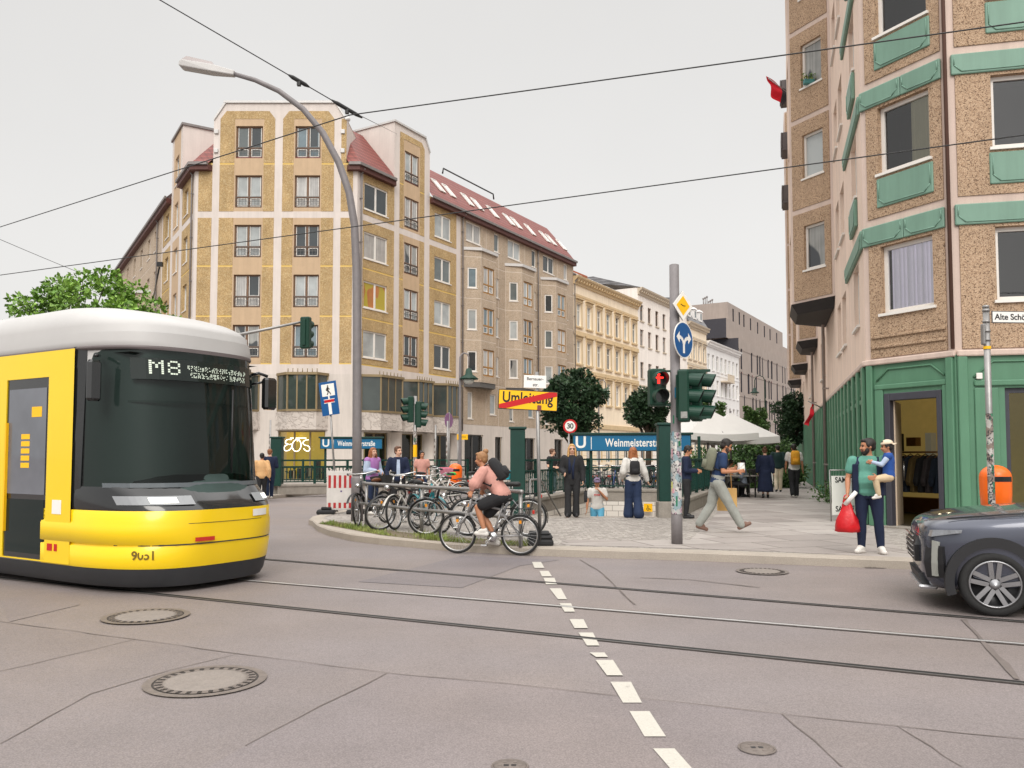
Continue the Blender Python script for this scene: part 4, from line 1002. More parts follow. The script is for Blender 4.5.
mb = MB(Matrix.Translation((-B2[0], -B2[1], 0)))
cr = [FRF @ Vector((13.3, .02, 0)), FRF @ Vector((.02, .02, 0)), FCH @ Vector((.02, .02, 0)), FA @ Vector((.02, .02, 0)), FA @ Vector((0.02, 12, 0))]
for z in (GZ - .06, TOP - .02): mb.poly([(p.x + B2[0], p.y + B2[1], z) for p in cr])
mb.build('ceiling_slab', M_inner, b2)
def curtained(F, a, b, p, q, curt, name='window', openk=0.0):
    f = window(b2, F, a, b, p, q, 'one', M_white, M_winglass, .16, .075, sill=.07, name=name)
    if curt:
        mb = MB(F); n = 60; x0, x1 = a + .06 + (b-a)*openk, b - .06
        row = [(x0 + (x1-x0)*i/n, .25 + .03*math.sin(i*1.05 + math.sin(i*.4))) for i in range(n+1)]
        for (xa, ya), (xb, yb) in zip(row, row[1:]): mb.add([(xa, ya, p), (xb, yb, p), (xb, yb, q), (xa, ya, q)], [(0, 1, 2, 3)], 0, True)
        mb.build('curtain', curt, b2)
    mb = MB(F); y = 1.1
    mb.quad((a-.3, y, p-.3), (b+.3, y, p-.3), (b+.3, y, q+.2), (a-.3, y, q+.2)); mb.quad((a-.3, .17, p-.3), (a-.3, y, p-.3), (a-.3, y, q+.2), (a-.3, .17, q+.2)); mb.quad((b+.3, y, p-.3), (b+.3, .17, p-.3), (b+.3, .17, q+.2), (b+.3, y, q+.2))
    mb.quad((a-.3, .17, q+.2), (a-.3, y, q+.2), (b+.3, y, q+.2), (b+.3, .17, q+.2)); mb.quad((a-.3, y, p-.3), (a-.3, .17, p-.3), (b+.3, .17, p-.3), (b+.3, y, p-.3)); mb.build('room', M_inner, b2)
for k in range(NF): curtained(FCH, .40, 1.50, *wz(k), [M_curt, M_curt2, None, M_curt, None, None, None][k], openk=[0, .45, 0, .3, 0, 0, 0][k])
for k in range(4):
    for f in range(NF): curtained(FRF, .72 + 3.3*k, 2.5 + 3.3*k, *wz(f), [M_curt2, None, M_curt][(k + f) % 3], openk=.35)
for h in hA: window(b2, FA, *h, 'one', M_white, None, .16, .07, sill=.06)
# green floor bands and sill panels with a raised outline
def relief_panel(F, u0, u1, z0, z1, th=.05, name='green_panel', notch=True):
    mb = MB(F); mb.rbox(u0, u1, -th, .0, z0, z1, .015)
    w, e = u1 - u0, .05
    pts = [(u0 + e, z0 + e + .12), (u0 + e, z1 - e), (u1 - e, z1 - e), (u1 - e, z0 + e + .12), (u1 - e - .12, z0 + e), (u0 + e + .12, z0 + e)]
    for (xa, za), (xb, zb) in zip(pts, pts[1:] + pts[:1]):
        if za == z1 - e and zb == z1 - e: continue
        mb.tube([(xa, -th - .003, za), (xb, -th - .003, zb)], .012, 6, 0)
    mb.build(name, M_gr2, b2)
for k in range(NF):
    zb = GZ + SH*k + 2.36
    if k < NF - 1 or True:
        relief_panel(FCH, .0, WCH*.5 - .004, zb, zb + .38, .06); relief_panel(FCH, WCH*.5 + .004, WCH - .1, zb, zb + .38, .06)
        for j in range(4): relief_panel(FRF, .06 + 3.3*j, 1.66 + 3.3*j, zb, zb + .38, .06); relief_panel(FRF, 1.668 + 3.3*j, 3.26 + 3.3*j, zb, zb + .38, .06)
        relief_panel(FA, LA - 3.6, LA - .06, zb, zb + .38, .06)
    if k:
        relief_panel(FCH, .36, 1.56, GZ + SH*k + .28, GZ + SH*k + .86)
        for j in range(4): relief_panel(FRF, .66 + 3.3*j, 2.56 + 3.3*j, GZ + SH*k + .28, GZ + SH*k + .86)
        for s in (1.0,): relief_panel(FA, LA - s - 1.15, LA - s + .05, GZ + SH*k + .28, GZ + SH*k + .86, .07)
mb = MB(FCH)
for zz in (3.62, 3.82): mb.rbox(.16, 1.72, -.055, -.022, zz, zz + .05, .01)
mb.build('rib', M_peb, b2)
mb = MB(FCH); mb.rbox(-.03, WCH + .03, -.07, -.002, GZ - .04, GZ + .07, .02); mb.M = FRF; mb.rbox(.03, 13.3, -.07, -.002, GZ - .04, GZ + .07, .02); mb.M = FA; mb.rbox(0, LA - .03, -.07, -.002, GZ - .04, GZ + .07, .02)
mb.build('string_course', M_cream_c, b2)
# shopfront joinery
mb = MB(FCH)
for a, b in ((.02, .16), (WCH - .16, WCH - .02)): mb.rbox(a, b, -.06, -.002, .12, GZ - .045, .015)
for a, b in ((.2, .38), (1.61, 1.70)): mb.rbox(a, b, -.035, -.002, .12, 2.80, .012)
mb.rbox(.2, 1.70, -.045, -.002, 2.803, 2.90, .015)
for pts in ([(.24, 2.98), (.5, 3.2), (1.4, 3.2), (1.66, 2.98)],):
    mb.tube([(x, -.012, z) for x, z in pts], .02, 6)
mb.M = FRF
for j in range(4):
    o = 3.3*j
    mb.rbox(.03 + o, .2 + o, -.06, -.002, .12, GZ - .045, .015); mb.rbox(.3 + o, .7 + o, -.03, -.002, .3, 2.72, .012); mb.rbox(2.78 + o, 3.2 + o, -.03, -.002, .3, 2.72, .012)
    mb.rbox(.3 + o, 3.2 + o, -.045, -.002, 2.76, 2.86, .015); mb.rbox(.2 + o, 3.28 + o, -.05, -.002, .12, .3, .012)
    mb.tube([(.3 + o, -.012, 2.92), (.62 + o, -.012, 3.2), (2.9 + o, -.012, 3.2), (3.2 + o, -.012, 2.92)], .02, 6)
mb.M = FA
for k in range(40):
    u = LA - .5 - 1.05*k
    mb.rbox(u + .06, u + .37, -.07, -.002, .12, GZ - .045, .015)
    mb.rbox(u - .66, u + .05, -.03, -.002, 2.58, 2.68, .012)
    for a, b, p, q in ((u - .6, u, 2.76, 2.8), (u - .6, u, 3.12, 3.16), (u - .62, u - .58, 2.76, 3.16), (u - .02, u + .02, 2.76, 3.16)): mb.box(a, b, -.02, -.002, p, q)
mb.build('shopfront_moulding', M_gr, b2)
for h in gA[:30]: window(b2, FA, *h, 'one', M_gr, WRNG.choice([P_DARK, P_GREY, P_DARK, P_SKY]), .16, .05, name='shop_window')
for h in hR[-4:]: window(b2, FRF, *h, 'one', M_doorf, M_glass, .14, .09, name='shop_window')
# doorway, open
mb = MB(FCH); a, b, p, q = door
mb.rbox(a, a + .12, -.03, .16, p, q, .01); mb.rbox(b - .10, b, -.03, .16, p, q, .01); mb.rbox(a + .121, b - .101, -.03, .16, q - .14, q, .01)
f = mb.build('door_frame', M_doorf, b2)
Fd = FCH @ Matrix.Translation((a + .125, .10, 0)) @ Matrix.Rotation(R(119), 4, 'Z'); mb = MB(Fd)
mb.box(0, .95, -.02, .02, p, q - .15, 0); d_ = mb.build('door', [mat('beige_door', srgb(190, 172, 150), .6)], b2)
mb = MB(Fd); mb.cyl((.85, -.06, 1.0), (.85, -.06, 1.4), .015, n=6); mb.build('handle', M_chrome, d_)
mb = MB(FCH); mb.box(.3, 1.7, -.22, .2, .121, .15); mb.build('door_step', M_stone, b2)
# shop room behind the door and window
mb = MB(FCH)
x0, x1, y0, y1, z0, z1 = -3.2, 5.0, .2, 4.2, .13, 3.1
pl = [(.14, .2), (1.72, .2), (5.2, 4.2), (-3.4, 4.2)]
mb.quad((pl[3][0], y1, z0), (pl[2][0], y1, z0), (pl[2][0], y1, z1), (pl[3][0], y1, z1), 1); mb.poly([(x, y, z0) for x, y in pl], 2)
mb.quad((*pl[3], z0), (*pl[0], z0), (*pl[0], z1), (*pl[3], z1), 0)
mb.box(-2.6, x1 - .1, y1 - .35, y1 - .02, .15, .5, 3); [mb.box(-2.9 + .5*k, -2.9 + .5*k + rr_k, y1 - .3, y1 - .1, 1.5 + .12*(k % 3), 1.95 + .1*(k % 2), [4, 0, 3][k % 3]) for k, rr_k in enumerate((.2, .3, .25, .15, .35, .2, .3))]
for k in range(14): mb.box(.0 + .22*k, .12 + .22*k, y1 - .3, y1 - .1, .5, .5 + .25 + .2*((k*7) % 3), [0, 3, 4][k % 3])
mb.M = FRF; mb.quad((.5, 2.6, .13), (12, 2.6, .13), (12, 2.6, 3.1), (.5, 2.6, 3.1), 1); mb.quad((.3, .2, .135), (12, .2, .135), (12, 2.6, .135), (.3, 2.6, .135), 2)
mb.build('shop_interior', [mat('shop_ceiling', (.03, .03, .03), .8), mat('shop_back_wall', srgb(150, 122, 62), .8, var=.4, scale=1.4, emit=(.6, .42, .12), estr=.2), mat('shop_floor', (.06, .05, .04), .5), M_wood, M_curt2], b2)  # back wall has a glow put in to brighten the interior
mb = MB(FCH)
for x, y, z in ((.3, .9, 2.95), (-.3, 1.6, 2.95), (-.9, 3.0, 2.95), (-1.6, 3.4, 2.95)): mb.cyl((x, y, z + .14), (x, y - .05, z), .05, n=10)
mb.build('ceiling_spot', [mat('spot_glow', (.9, .85, .7), .5, emit=(1, .85, .55), estr=9)], b2)
# box on the wall
mb = MB(FRF); mb.rbox(.33, .43, -.07, -.032, 2.88, 2.99, .01); mb.build('alarm_box', M_white, b2)
# bays along the pavement side
for s in BAYS:
    pr = 1.15 if s < 10 else 0.72; u1 = LA - s; u0 = u1 - pr; fl = 2.2
    Fs = FA @ Matrix.Translation((u0, -pr, 0)) @ Matrix.Rotation(PI/4, 4, 'Z'); Ff = FA @ Matrix.Translation((u0 - fl, -pr, 0)); Fe = FA @ Matrix.Translation((u0 - fl - pr, 0, 0)) @ Matrix.Rotation(-PI/4, 4, 'Z')
    L = pr*math.sqrt(2); bw = MB(); zb = GZ + SH
    hs = [(.52, 1.30, *wz(k)) for k in range(1, NF)]
    fnS = lambda u, z: ((1, .02) if (.1 < u < L - .1 and .08 < (z - GZ) % SH < SH - .08) else (0, 0))
    zz = [zb] + [GZ + SH*k + d for k in range(1, NF) for d in (.08, SH - .08)]
    facade(bw, Fs, 0, L, zb, TOP, hs, fnS, [.1, L - .1], zz, .14)
    hf = [(.4, 1.8, *wz(k)) for k in range(1, NF)]
    facade(bw, Ff, 0, fl, zb, TOP, hf, lambda u, z: (3, 0), (), zz, .14); facade(bw, Fe, 0, L, zb, TOP, (), lambda u, z: (3, 0), (), ())
    bw.M = FA; pl = [(u0 - fl - pr, 0), (u0 - fl, -pr), (u0, -pr), (u1, 0)]
    bw.poly([(x, y, zb) for x, y in reversed(pl)], 0); bw.poly([(x, y, TOP) for x, y in pl], 0)
    bw.build('bay', wm, b2)
    mb = MB(FA); mb.loft([[(u0 - fl - pr + .35, -.02, zb - .30), (u0 - fl + .1, -pr + .15, zb - .30), (u0 - .1, -pr + .15, zb - .30), (u1 - .35, -.02, zb - .30)], [(u0 - fl - pr, -.02, zb - .004), (u0 - fl, -pr - .03, zb - .004), (u0 + .02, -pr - .03, zb - .004), (u1, -.02, zb - .004)]])
    mb.build('bay_underside', M_wfgrey if False else mat('dark_sheet_metal', srgb(44, 40, 40), .6, var=.15), b2)
    for h in hs: window(b2, Fs, *h, 'one', M_white, None, .14, .07, sill=.05)
    for h in hf: window(b2, Ff, *h, 'two', M_white, None, .14, .07)
    if s == 25.5:
        for k in (4, 5, 6):
            z = GZ + SH*k + .1; mb = MB(FA)
            mb.rbox(u0 - 1.7, u0 - .3, -pr - .32, -pr - .003, z, z + .1, .02); mb.rbox(u0 - 1.7, u0 - .3, -pr - .36, -pr - .28, z + .1, z + .95, .02); mb.rbox(u0 - 1.7, u0 - 1.62, -pr - .28, -pr, z + .1, z + .95, .02); mb.rbox(u0 - .38, u0 - .3, -pr - .28, -pr, z + .1, z + .95, .02)
            mb.build('balcony', mat('dark_balcony_metal', srgb(84, 78, 78), .5, var=.12), b2)
# flower boxes
def planter(F, a, b, y, z, lab):
    c = F @ Vector(((a+b)/2, y, z)); e = thing('window_box', lab, 'planter', (c.x + B2[0], c.y + B2[1], z))
    mb = MB(); mb.rbox(-.16, .16, -.08, .08, 0, .14, .02); mb.build('trough', mat('teal_trough', srgb(70, 130, 130), .5), e)
    mb = MB(); rr = random.Random(4)
    for k in range(90):
        x, yy, zz = rr.uniform(-.2, .2), rr.uniform(-.1, .1), .12 + rr.random()*.2; d = Vector((rr.uniform(-1, 1), rr.uniform(-1, 1), rr.uniform(-.3, 1))).normalized() * .05; n = d.cross(Vector((rr.uniform(-1, 1), rr.uniform(-1, 1), rr.uniform(-1, 1)))).normalized() * .025
        p0 = Vector((x, yy, zz)); mb.quad(tuple(p0 - n), tuple(p0 + d*.5 - n*1.2), tuple(p0 + d), tuple(p0 + n), rr.choice([0, 0, 1]))
    mb.build('foliage', [mat('box_leaf', (.09, .17, .03), .6, var=.3), mat('box_leaf_yellow', (.32, .3, .03), .6, var=.3)], e)
u_ = LA - BAYS[0] - 1.2
Fs0 = FA @ Matrix.Translation((u_, -1.2, 0)) @ Matrix.Rotation(PI/4, 4, 'Z')
planter(Fs0, .56, 1.26, -.03, wz(3)[0] + .01, 'teal window box with yellow green plants on the upper bay window of the pebbledash block')
for s, z0 in ((11, .2), (18.5, .2)): downpipe(b2, FA, LA - s, z0, TOP - 2, -.14, .05, mat('grey_pipe', srgb(158, 146, 140), .5, .2))
mb = MB(FCH); mb.cyl((WCH, -.05, GZ + .1), (WCH, -.05, TOP), .035, n=8); mb.build('joint_pipe', mat('brown_pipe', srgb(96, 70, 60), .6), b2)
# goods hanging in the doorway shop
rk = FCH @ Vector((-.15, 1.6, .13)); rz = math.atan2(dCH[1], dCH[0])
e = thing('clothing_rack', 'pale wooden clothing rail standing inside the open green shop doorway', 'clothes rail', (rk.x + B2[0], rk.y + B2[1], .13), rz)
mb = MB(); mb.cyl((-.75, 0, 1.45), (.75, 0, 1.45), .02, n=8); mb.build('rail', M_wood, e)
for s in (-1, 1):
    mb = MB(); mb.cyl((s*.7, -.25, 0), (s*.7, 0, 1.45), .018, n=8); mb.cyl((s*.7, .25, 0), (s*.7, 0, 1.45), .018, n=8); mb.build('leg', M_wood, e)
cols_ = [srgb(206, 190, 170), (.03, .035, .05), (.02, .02, .02), (.05, .06, .08), srgb(120, 100, 60), (.03, .03, .03), (.06, .05, .05), (.02, .03, .05)]
labs = ['pale cream knitted jumper, frontmost garment on the shop rail', 'dark navy jacket hanging next to the cream jumper on the rail', 'black shirt hanging third on the shop rail', 'slate coloured shirt hanging in the middle of the rail', 'mustard brown garment hanging on the shop rail', 'black coat hanging beyond the mustard garment', 'dark brown jacket hanging near the far end of the rail', 'deep blue shirt at the far end of the shop rail']
for i, (c_, lb) in enumerate(zip(cols_, labs)):
    x = -.55 + .17*i; w_ = .30 if i else .42
    P0 = FCH @ Vector((-.15 + x, 1.6 - (.12 if i == 0 else 0), .13)); a_ = rz + (R(15) if i == 0 else R(78))
    e = thing('hanging_shirt', lb, 'shirt', (P0.x + B2[0], P0.y + B2[1], .13), a_, 'garments on the shop rail')
    mb = MB(); zt = 1.36; ln = .85 if i == 0 else .75
    prof = [(-w_*.9, zt - ln), (-w_*.85, zt - .35), (-w_*1.25, zt - .62), (-w_*1.45, zt - .52), (-w_*.95, zt - .06), (-.08, zt + .02), (.08, zt + .02), (w_*.95, zt - .06), (w_*1.45, zt - .52), (w_*1.25, zt - .62), (w_*.85, zt - .35), (w_*.9, zt - ln)]
    mb.loft([[(px_*.7, -.05, pz) for px_, pz in prof], [(px_*.7, .05, pz) for px_, pz in prof]]); mb.build('cloth', mat('garment_%d' % i if False else 'garment_cloth_' + 'abcdefgh'[i], c_, .9, var=.15, scale=8), e, bevel=.015)
    mb = MB(); mb.tube([(-.16, 0, zt - .02), (0, 0, zt + .05), (.16, 0, zt - .02)], .01, 6); mb.tube([(0, 0, zt + .05), (0, 0, zt + .1)], .006, 6); mb.build('hanger', M_wood, e)
# ================================================================== underground entrance on the plaza
def railing_run(mb, p0, p1, z0, z1, step=.14, posts=1.3):
    """posts, rails, pickets and a diagonal lattice between two ground points"""
    p0, p1 = Vector((*p0, 0)), Vector((*p1, 0)); L = (p1 - p0).length; d = (p1 - p0) / L
    M0 = mb.M; mb.M = M0 @ Matrix.Translation(p0) @ Matrix.Rotation(math.atan2(d.y, d.x), 4, 'Z')
    mb.box(0, L, -.03, .03, z1 - .05, z1); mb.box(0, L, -.02, .02, z0 + .06, z0 + .1); mb.box(0, L, -.02, .02, z1 - .30, z1 - .26)
    n = max(1, round(L / posts))
    for k in range(n + 1):
        x = L*k/n; mb.box(x - .04, x + .04, -.042, .042, z0, z1 + .01)
    for k in range(int(L / step)):
        x = step*(k + .5); mb.box(x - .01, x + .01, -.012, .012, z0 + .1, z1 - .26)
        mb.box(x - .05, x + .05, -.008, .008, z0 + .1 + (z1 - z0 - .36)*((k*3 % 5) / 5 + .05), z0 + .14 + (z1 - z0 - .36)*((k*3 % 5) / 5 + .05))
    mb.M = M0
def wall_run(mb, p0, p1, z0, z1, th=.3, m=0):
    p0, p1 = Vector((*p0, 0)), Vector((*p1, 0)); L = (p1 - p0).length
    M0 = mb.M; mb.M = M0 @ Matrix.Translation(p0) @ Matrix.Rotation(math.atan2((p1 - p0).y, (p1 - p0).x), 4, 'Z')
    mb.rbox(0, L, -th/2, th/2, z0, z1 - .10, .01, m); mb.rbox(-.02, L + .02, -th/2 - .03, th/2 + .03, z1 - .098, z1, .02, m); mb.M = M0
def pillar(parent, x, y, z0, w_, h, stone, rz=0.0):
    mb = MB(Matrix.Translation((x, y, 0)) @ Matrix.Rotation(rz, 4, 'Z')); w2 = w_/2
    zb = z0 + stone
    mb.rbox(-w2, w2, -w2, w2, zb, z0 + h - .06, .012, 0); mb.rbox(-w2 - .035, w2 + .035, -w2 - .035, w2 + .035, z0 + h - .058, z0 + h, .015, 0)
    f = mb.build('pillar', M_dkgreen, parent)
    if stone: mb = MB(Matrix.Translation((x, y, 0)) @ Matrix.Rotation(rz, 4, 'Z')); mb.rbox(-w2 - .03, w2 + .03, -w2 - .03, w2 + .03, z0 - .02, zb - .002, .015); mb.build('pillar_base', M_stone, f)
def station_sign(parent, c, ang, W, H, both=True):
    F = face_frame(c, ang)
    mb = MB(F); mb.rbox(-W/2, W/2, -H/2, H/2, -.11, -.012, .01, 0); mb.rbox(-W/2 - .06, W/2 + .06, H/2 + .002, H/2 + .07, -.16, .05, .012, 0)
    s = mb.build('sign', M_dkgreen, parent)
    mb = MB(F); mb.box(-W/2 + .03, W/2 - .03, -H/2 + .02, H/2 - .02, -.0115, 0); mb.build('sign_face', M_ublue, s)
    text_obj('lettering', 'U', H*1.0, M_signwhite, s, F @ Matrix.Translation((-W/2 + .08, .01, .001)), .002)
    mb = MB(F); mb.box(-W/2 + .66*H + .24, -W/2 + .66*H + .26, -H/2 + .06, H/2 - .06, .0005, .003); mb.build('divider', M_signwhite, s)
    text_obj('lettering', 'Weinmeisterstraße', H*.68, M_signwhite, s, F @ Matrix.Translation((-W/2 + W*.28, 0, .001)) @ Matrix.Scale(.70 if W > 3 else .62, 4, (1, 0, 0)), .002, spacing=1.06)
    return s
st = thing('subway_entrance', 'green railed underground stair entrance with blue station sign between green pillars, on the plaza', 'subway entrance', (0, 0, 0))
z0 = .12
mb = MB(); off = .17
wall_run(mb, (UA[0]-.2, UA[1]), (UD[0]-.2, UD[1]+.2), z0, .50); wall_run(mb, (UB[0]+.2, UB[1]), (UC[0]+.2, UC[1]+.2), z0, .50); wall_run(mb, (UD[0]-.05, UD[1]+.2), (UC[0]+.05, UC[1]+.2), z0, .50)
mb.build('plinth', M_stone, st)
mb = MB(); railing_run(mb, (UA[0]-.2, UA[1]+.2), (UD[0]-.2, UD[1]+.2), .50, 1.42); mb.build('railing', M_dkgreen, st)
mb = MB(); railing_run(mb, (UB[0]+.2, UB[1]+.2), (UC[0]+.2, UC[1]+.2), .50, 1.42); mb.build('railing', M_dkgreen, st)
mb = MB(); railing_run(mb, (UD[0]-.1, UD[1]+.2), (UC[0]+.1, UC[1]+.2), .50, 1.42); mb.build('railing', M_dkgreen, st)
pillar(st, UA[0] - .22, UA[1] - .05, z0, .34, 2.05, 0.02); pillar(st, UB[0] - .02, UB[1] - .1, z0, .34, 2.13, .36)
sc_ = AT(631.5, 443, 25.2); station_sign(st, (sc_.x, sc_.y, sc_.z), math.atan2(UC[1]-UD[1], UC[0]-UD[0]) * .6, 3.62, .50)
mb = MB()
for x, y in ((UD[0] - .1, UD[1] + .25), (UC[0] - .05, UC[1] + .28)): mb.box(x - .04, x + .04, y, y + .08, .5, 2.1)
mb.build('sign_post', M_dkgreen, st)
m, t, p = start('white_wall_tile'); M_tilew = m
v = coords(t, (1, 1, 1), (R(90), 0, 0)); b = t.n.new('ShaderNodeTexBrick'); t.link(v, b.inputs['Vector']); b.inputs['Scale'].default_value = 1; b.inputs['Brick Width'].default_value = .36; b.inputs['Row Height'].default_value = .17; b.inputs['Mortar Size'].default_value = .008
b.inputs['Color1'].default_value = (*srgb(214, 208, 200), 1); b.inputs['Color2'].default_value = (*srgb(226, 220, 212), 1); b.inputs['Mortar'].default_value = (*srgb(150, 140, 132), 1); t.link(b.outputs[0], p.inputs['Base Color']); p.inputs['Roughness'].default_value = .3
mb = MB()      # lined shaft
def wq(a, b_, za, zb): mb.quad((*a, za), (*b_, za), (*b_, zb), (*a, zb))
for a, b_ in ((UD, UC), (UC, UB), (UA, UD), (UB, UA)):
    wq(a, b_, -3.6, .118)
mb.build('shaft_wall', M_tilew, st)
mb = MB(); N = 20
for k in range(N):
    ka, kb = k*.295/6.2, 1.0
    a, b_ = lerp2(UA, UD, ka), lerp2(UB, UC, ka); c, d_ = lerp2(UA, UD, min(1, ka + .29/6.2*1.02)), lerp2(UB, UC, min(1, ka + .29/6.2*1.02))
    z = .119 - .17*(k + 1)
    mb.quad((*a, z), (*b_, z), (*d_, z), (*c, z)); mb.quad((*c, z - .17), (*d_, z - .17), (*d_, z), (*c, z))
mb.build('stair', M_stone, st)
mb = MB(); a, b_ = lerp2(UA, UB, .0), lerp2(UA, UB, 1.0); mb.box(UA[0] + .02, UB[0] - .22, UA[1] - .36, UB[1] - .02, .121, .126); mb.build('threshold', M_kerb, st)
mb = MB()
for k in (.02, .97):
    a, c = lerp2(UA, UB, k), lerp2(UD, UC, k); mb.tube([(*a, .95), (*lerp2(a, c, .12), .95), (*lerp2(a, c, .9), -2.0)], .022, 8); mb.cyl((*a, .12), (*a, .95), .02, n=8)
mb.build('handrail', M_steel, st)
wc_ = AT(650, 509, 24.4); e = thing('access_sticker', 'small yellow square notice on white tiles inside the stair shaft', 'notice', (wc_.x, wc_.y + .35, -.05), 0)
mb = MB(Matrix.Rotation(math.atan2(UC[1]-UD[1], UC[0]-UD[0]), 4, 'Z')); mb.box(-.13, .13, -.01, 0, -.12, .12); mb.build('plate', M_yellow, e); mb = MB(Matrix.Rotation(math.atan2(UC[1]-UD[1], UC[0]-UD[0]), 4, 'Z') @ Matrix.Translation((0, -.012, 0))); mb.cyl((-.01, 0, .07), (0, 0, .02), .012, n=6); mb.tube([(0, 0, .03), (0, 0, -.03), (.05, 0, -.03), (.07, 0, -.07)], .01, 6); mb.tube([(-.02, 0, 0), (-.05, 0, -.04), (-.01, 0, -.08), (.03, 0, -.06)], .01, 6); mb.build('symbol', M_textblack, e)
# ------------------------------------------------------------------ second entrance across the side street
s2 = thing('subway_entrance', 'green railed underground entrance with blue station sign in front of the lit corner shop', 'subway entrance', (-8.2, 29.8, .12))
mb = MB(); wall_run(mb, (-.3, 0), (6.4, 3.4), -.02, .36); wall_run(mb, (-.3, .1), (-1.3, 2.6), -.02, .36); mb.build('plinth', M_stone, s2)
mb = MB(); railing_run(mb, (-.2, .05), (6.4, 3.4), .36, 1.24); mb.build('railing', M_dkgreen, s2)
mb = MB(); railing_run(mb, (-1.3, 2.6), (5.4, 6.0), .36, 1.24); mb.build('railing', M_dkgreen, s2)
pillar(s2, -.32, .0, .30, .38, 1.78, 0)
station_sign(s2, (1.8, 2.9, 1.87), R(8), 2.45, .42)
mb = MB(); mb.box(.72, .8, 2.9, 2.98, .3, 1.7); mb.box(2.8, 2.88, 3.05, 3.13, .3, 1.7); mb.build('sign_post', M_dkgreen, s2)

# ================================================================== poles, lamps, signals, signs
def pole_thing(name, label, cat, base, group=None, rz=0.0): return thing(name, label, cat, tuple(base), rz, group)
# big street lamp
b = G(357, 521, .12); e = pole_thing('street_lamp', 'tall grey street lamp with long curved arm reaching over the road', 'street lamp', b)
Yl = b.y; P = lambda x, y: AT(x, y, Yl) - b
path = [Vector((0, 0, 0)), P(357, 430), P(357, 330), P(356.5, 270), P(354.5, 225), P(349, 192), P(339, 163), P(323, 133), P(303, 109), P(279, 91), P(255, 80), P(234, 74)]
mb = MB(); mb.tube(path, [.105, .10, .092, .088, .084, .08, .076, .070, .064, .058, .052, .048], 14); mb.lathe([(.13, 0), (.13, .9), (.11, .95)], 14); mb.box(-.05, .05, -.12, -.104, .4, .85); mb.build('pole', M_greypole, e)
h0, h1 = P(234, 74), P(181, 63); d = (h1 - h0).normalized(); ang = math.atan2(d.z, d.x)
mb = MB(Matrix.Translation(h0) @ Matrix.Rotation(-ang, 4, 'Y'))
L = (h1 - h0).length
mb.loft([[(-.02, -.07, -.06), (-.02, .07, -.06), (-.02, .08, .05), (-.02, -.08, .05)], [(L*.4, -.12, -.08), (L*.4, .12, -.08), (L*.4, .14, .09), (L*.4, -.14, .09)], [(L*.95, -.15, -.04), (L*.95, .15, -.04), (L*.95, .14, .11), (L*.95, -.14, .11)], [(L, -.12, 0), (L, .12, 0), (L, .11, .09), (L, -.11, .09)]])
mb.build('lamp_head', mat('lamp_head_grey', srgb(186, 184, 182), .5, var=.08), e, bevel=.02)
mb = MB(Matrix.Translation(h0) @ Matrix.Rotation(-ang, 4, 'Y')); mb.loft([[(L*.38, -.1, -.082), (L*.38, .1, -.082), (L*.42, .07, -.14), (L*.42, -.07, -.14)], [(L*.96, -.12, -.045), (L*.96, .12, -.045), (L*.9, .08, -.15), (L*.9, -.08, -.15)]]); mb.build('lens', mat('lamp_lens', srgb(150, 140, 138), .15, spec=.8), e)
mb = MB(Matrix.Translation(P(357, 450))); mb.rbox(-.12, .12, -.1, -.02, -.25, .25, .02); 
# traffic signal heads
M_lensdk = mat('dark_lens', (.015, .02, .018), .15, spec=.6)
M_lensred = mat('red_lens_lit', (.5, .02, .02), .4, emit=(1, .03, .02), estr=2.2)
def signal_head(parent, M, n=3, lit=None, s=1.0, glyph=None, stickers=False):
    """housing with n lamps, front towards local -y, centre at origin"""
    pit = .29*s; H = pit*n; w2 = .145*s
    mb = MB(M); mb.rbox(-w2, w2, -.05*s, .15*s, -H/2 - .03*s, H/2 + .03*s, .03*s, 0)
    mb.rbox(-.05*s, .05*s, .15*s, .19*s, -H/2 + .05*s, H/2 - .05*s, .01, 0)
    hd = mb.build('signal_head', M_siggreen, parent)
    for k in range(n):
        z = H/2 - pit*(k + .5); mb = MB(M); nseg = 22
        mb.add([(.115*s*math.cos(2*PI*j/nseg), -.052*s, z + .115*s*math.sin(2*PI*j/nseg)) for j in range(nseg)], [tuple(range(nseg))]); mb.build('lens', M_lensdk, hd)
        mb = MB(M); ang = [R(-62 + 304*j/20) for j in range(21)]
        ring = []
        for j, a in enumerate(ang):
            ln = (.20 + .055*math.sin(a))*s; ring.append((.125*s*math.cos(a), .125*s*math.sin(a) + z, ln))
        for (xa, za, la), (xb, zb, lb) in zip(ring, ring[1:]):
            mb.quad((xa, -.05*s, za), (xb, -.05*s, zb), (xb, -.05*s - lb, zb - .02*s), (xa, -.05*s - la, za - .02*s)); k_ = .93
            mb.quad((xb*k_, -.05*s, z + (zb-z)*k_), (xa*k_, -.05*s, z + (za-z)*k_), (xa*k_, -.05*s - la, z + (za-z)*k_ - .02*s), (xb*k_, -.05*s - lb, z + (zb-z)*k_ - .02*s), 1)
            mb.quad((xa, -.05*s - la, za - .02*s), (xb, -.05*s - lb, zb - .02*s), (xb*k_, -.05*s - lb, z + (zb-z)*k_ - .02*s), (xa*k_, -.05*s - la, z + (za-z)*k_ - .02*s))
        mb.build('visor', [M_siggreen, M_black], hd)
        if glyph and k == 0:       # standing red figure with arms spread
            mb = MB(M); y = -.056*s; mb.ball((0, y, z + .062*s), .024*s, .008, .024*s, 10); mb.box(-.022*s, .022*s, y - .004, y, z - .085*s, z + .04*s); mb.box(-.085*s, .085*s, y - .004, y, z + .005*s, z + .034*s); mb.rbox(-.03*s, .03*s, y - .004, y, z + .07*s, z + .088*s, .003); mb.build('lit_figure', M_lensred, hd)
    return hd
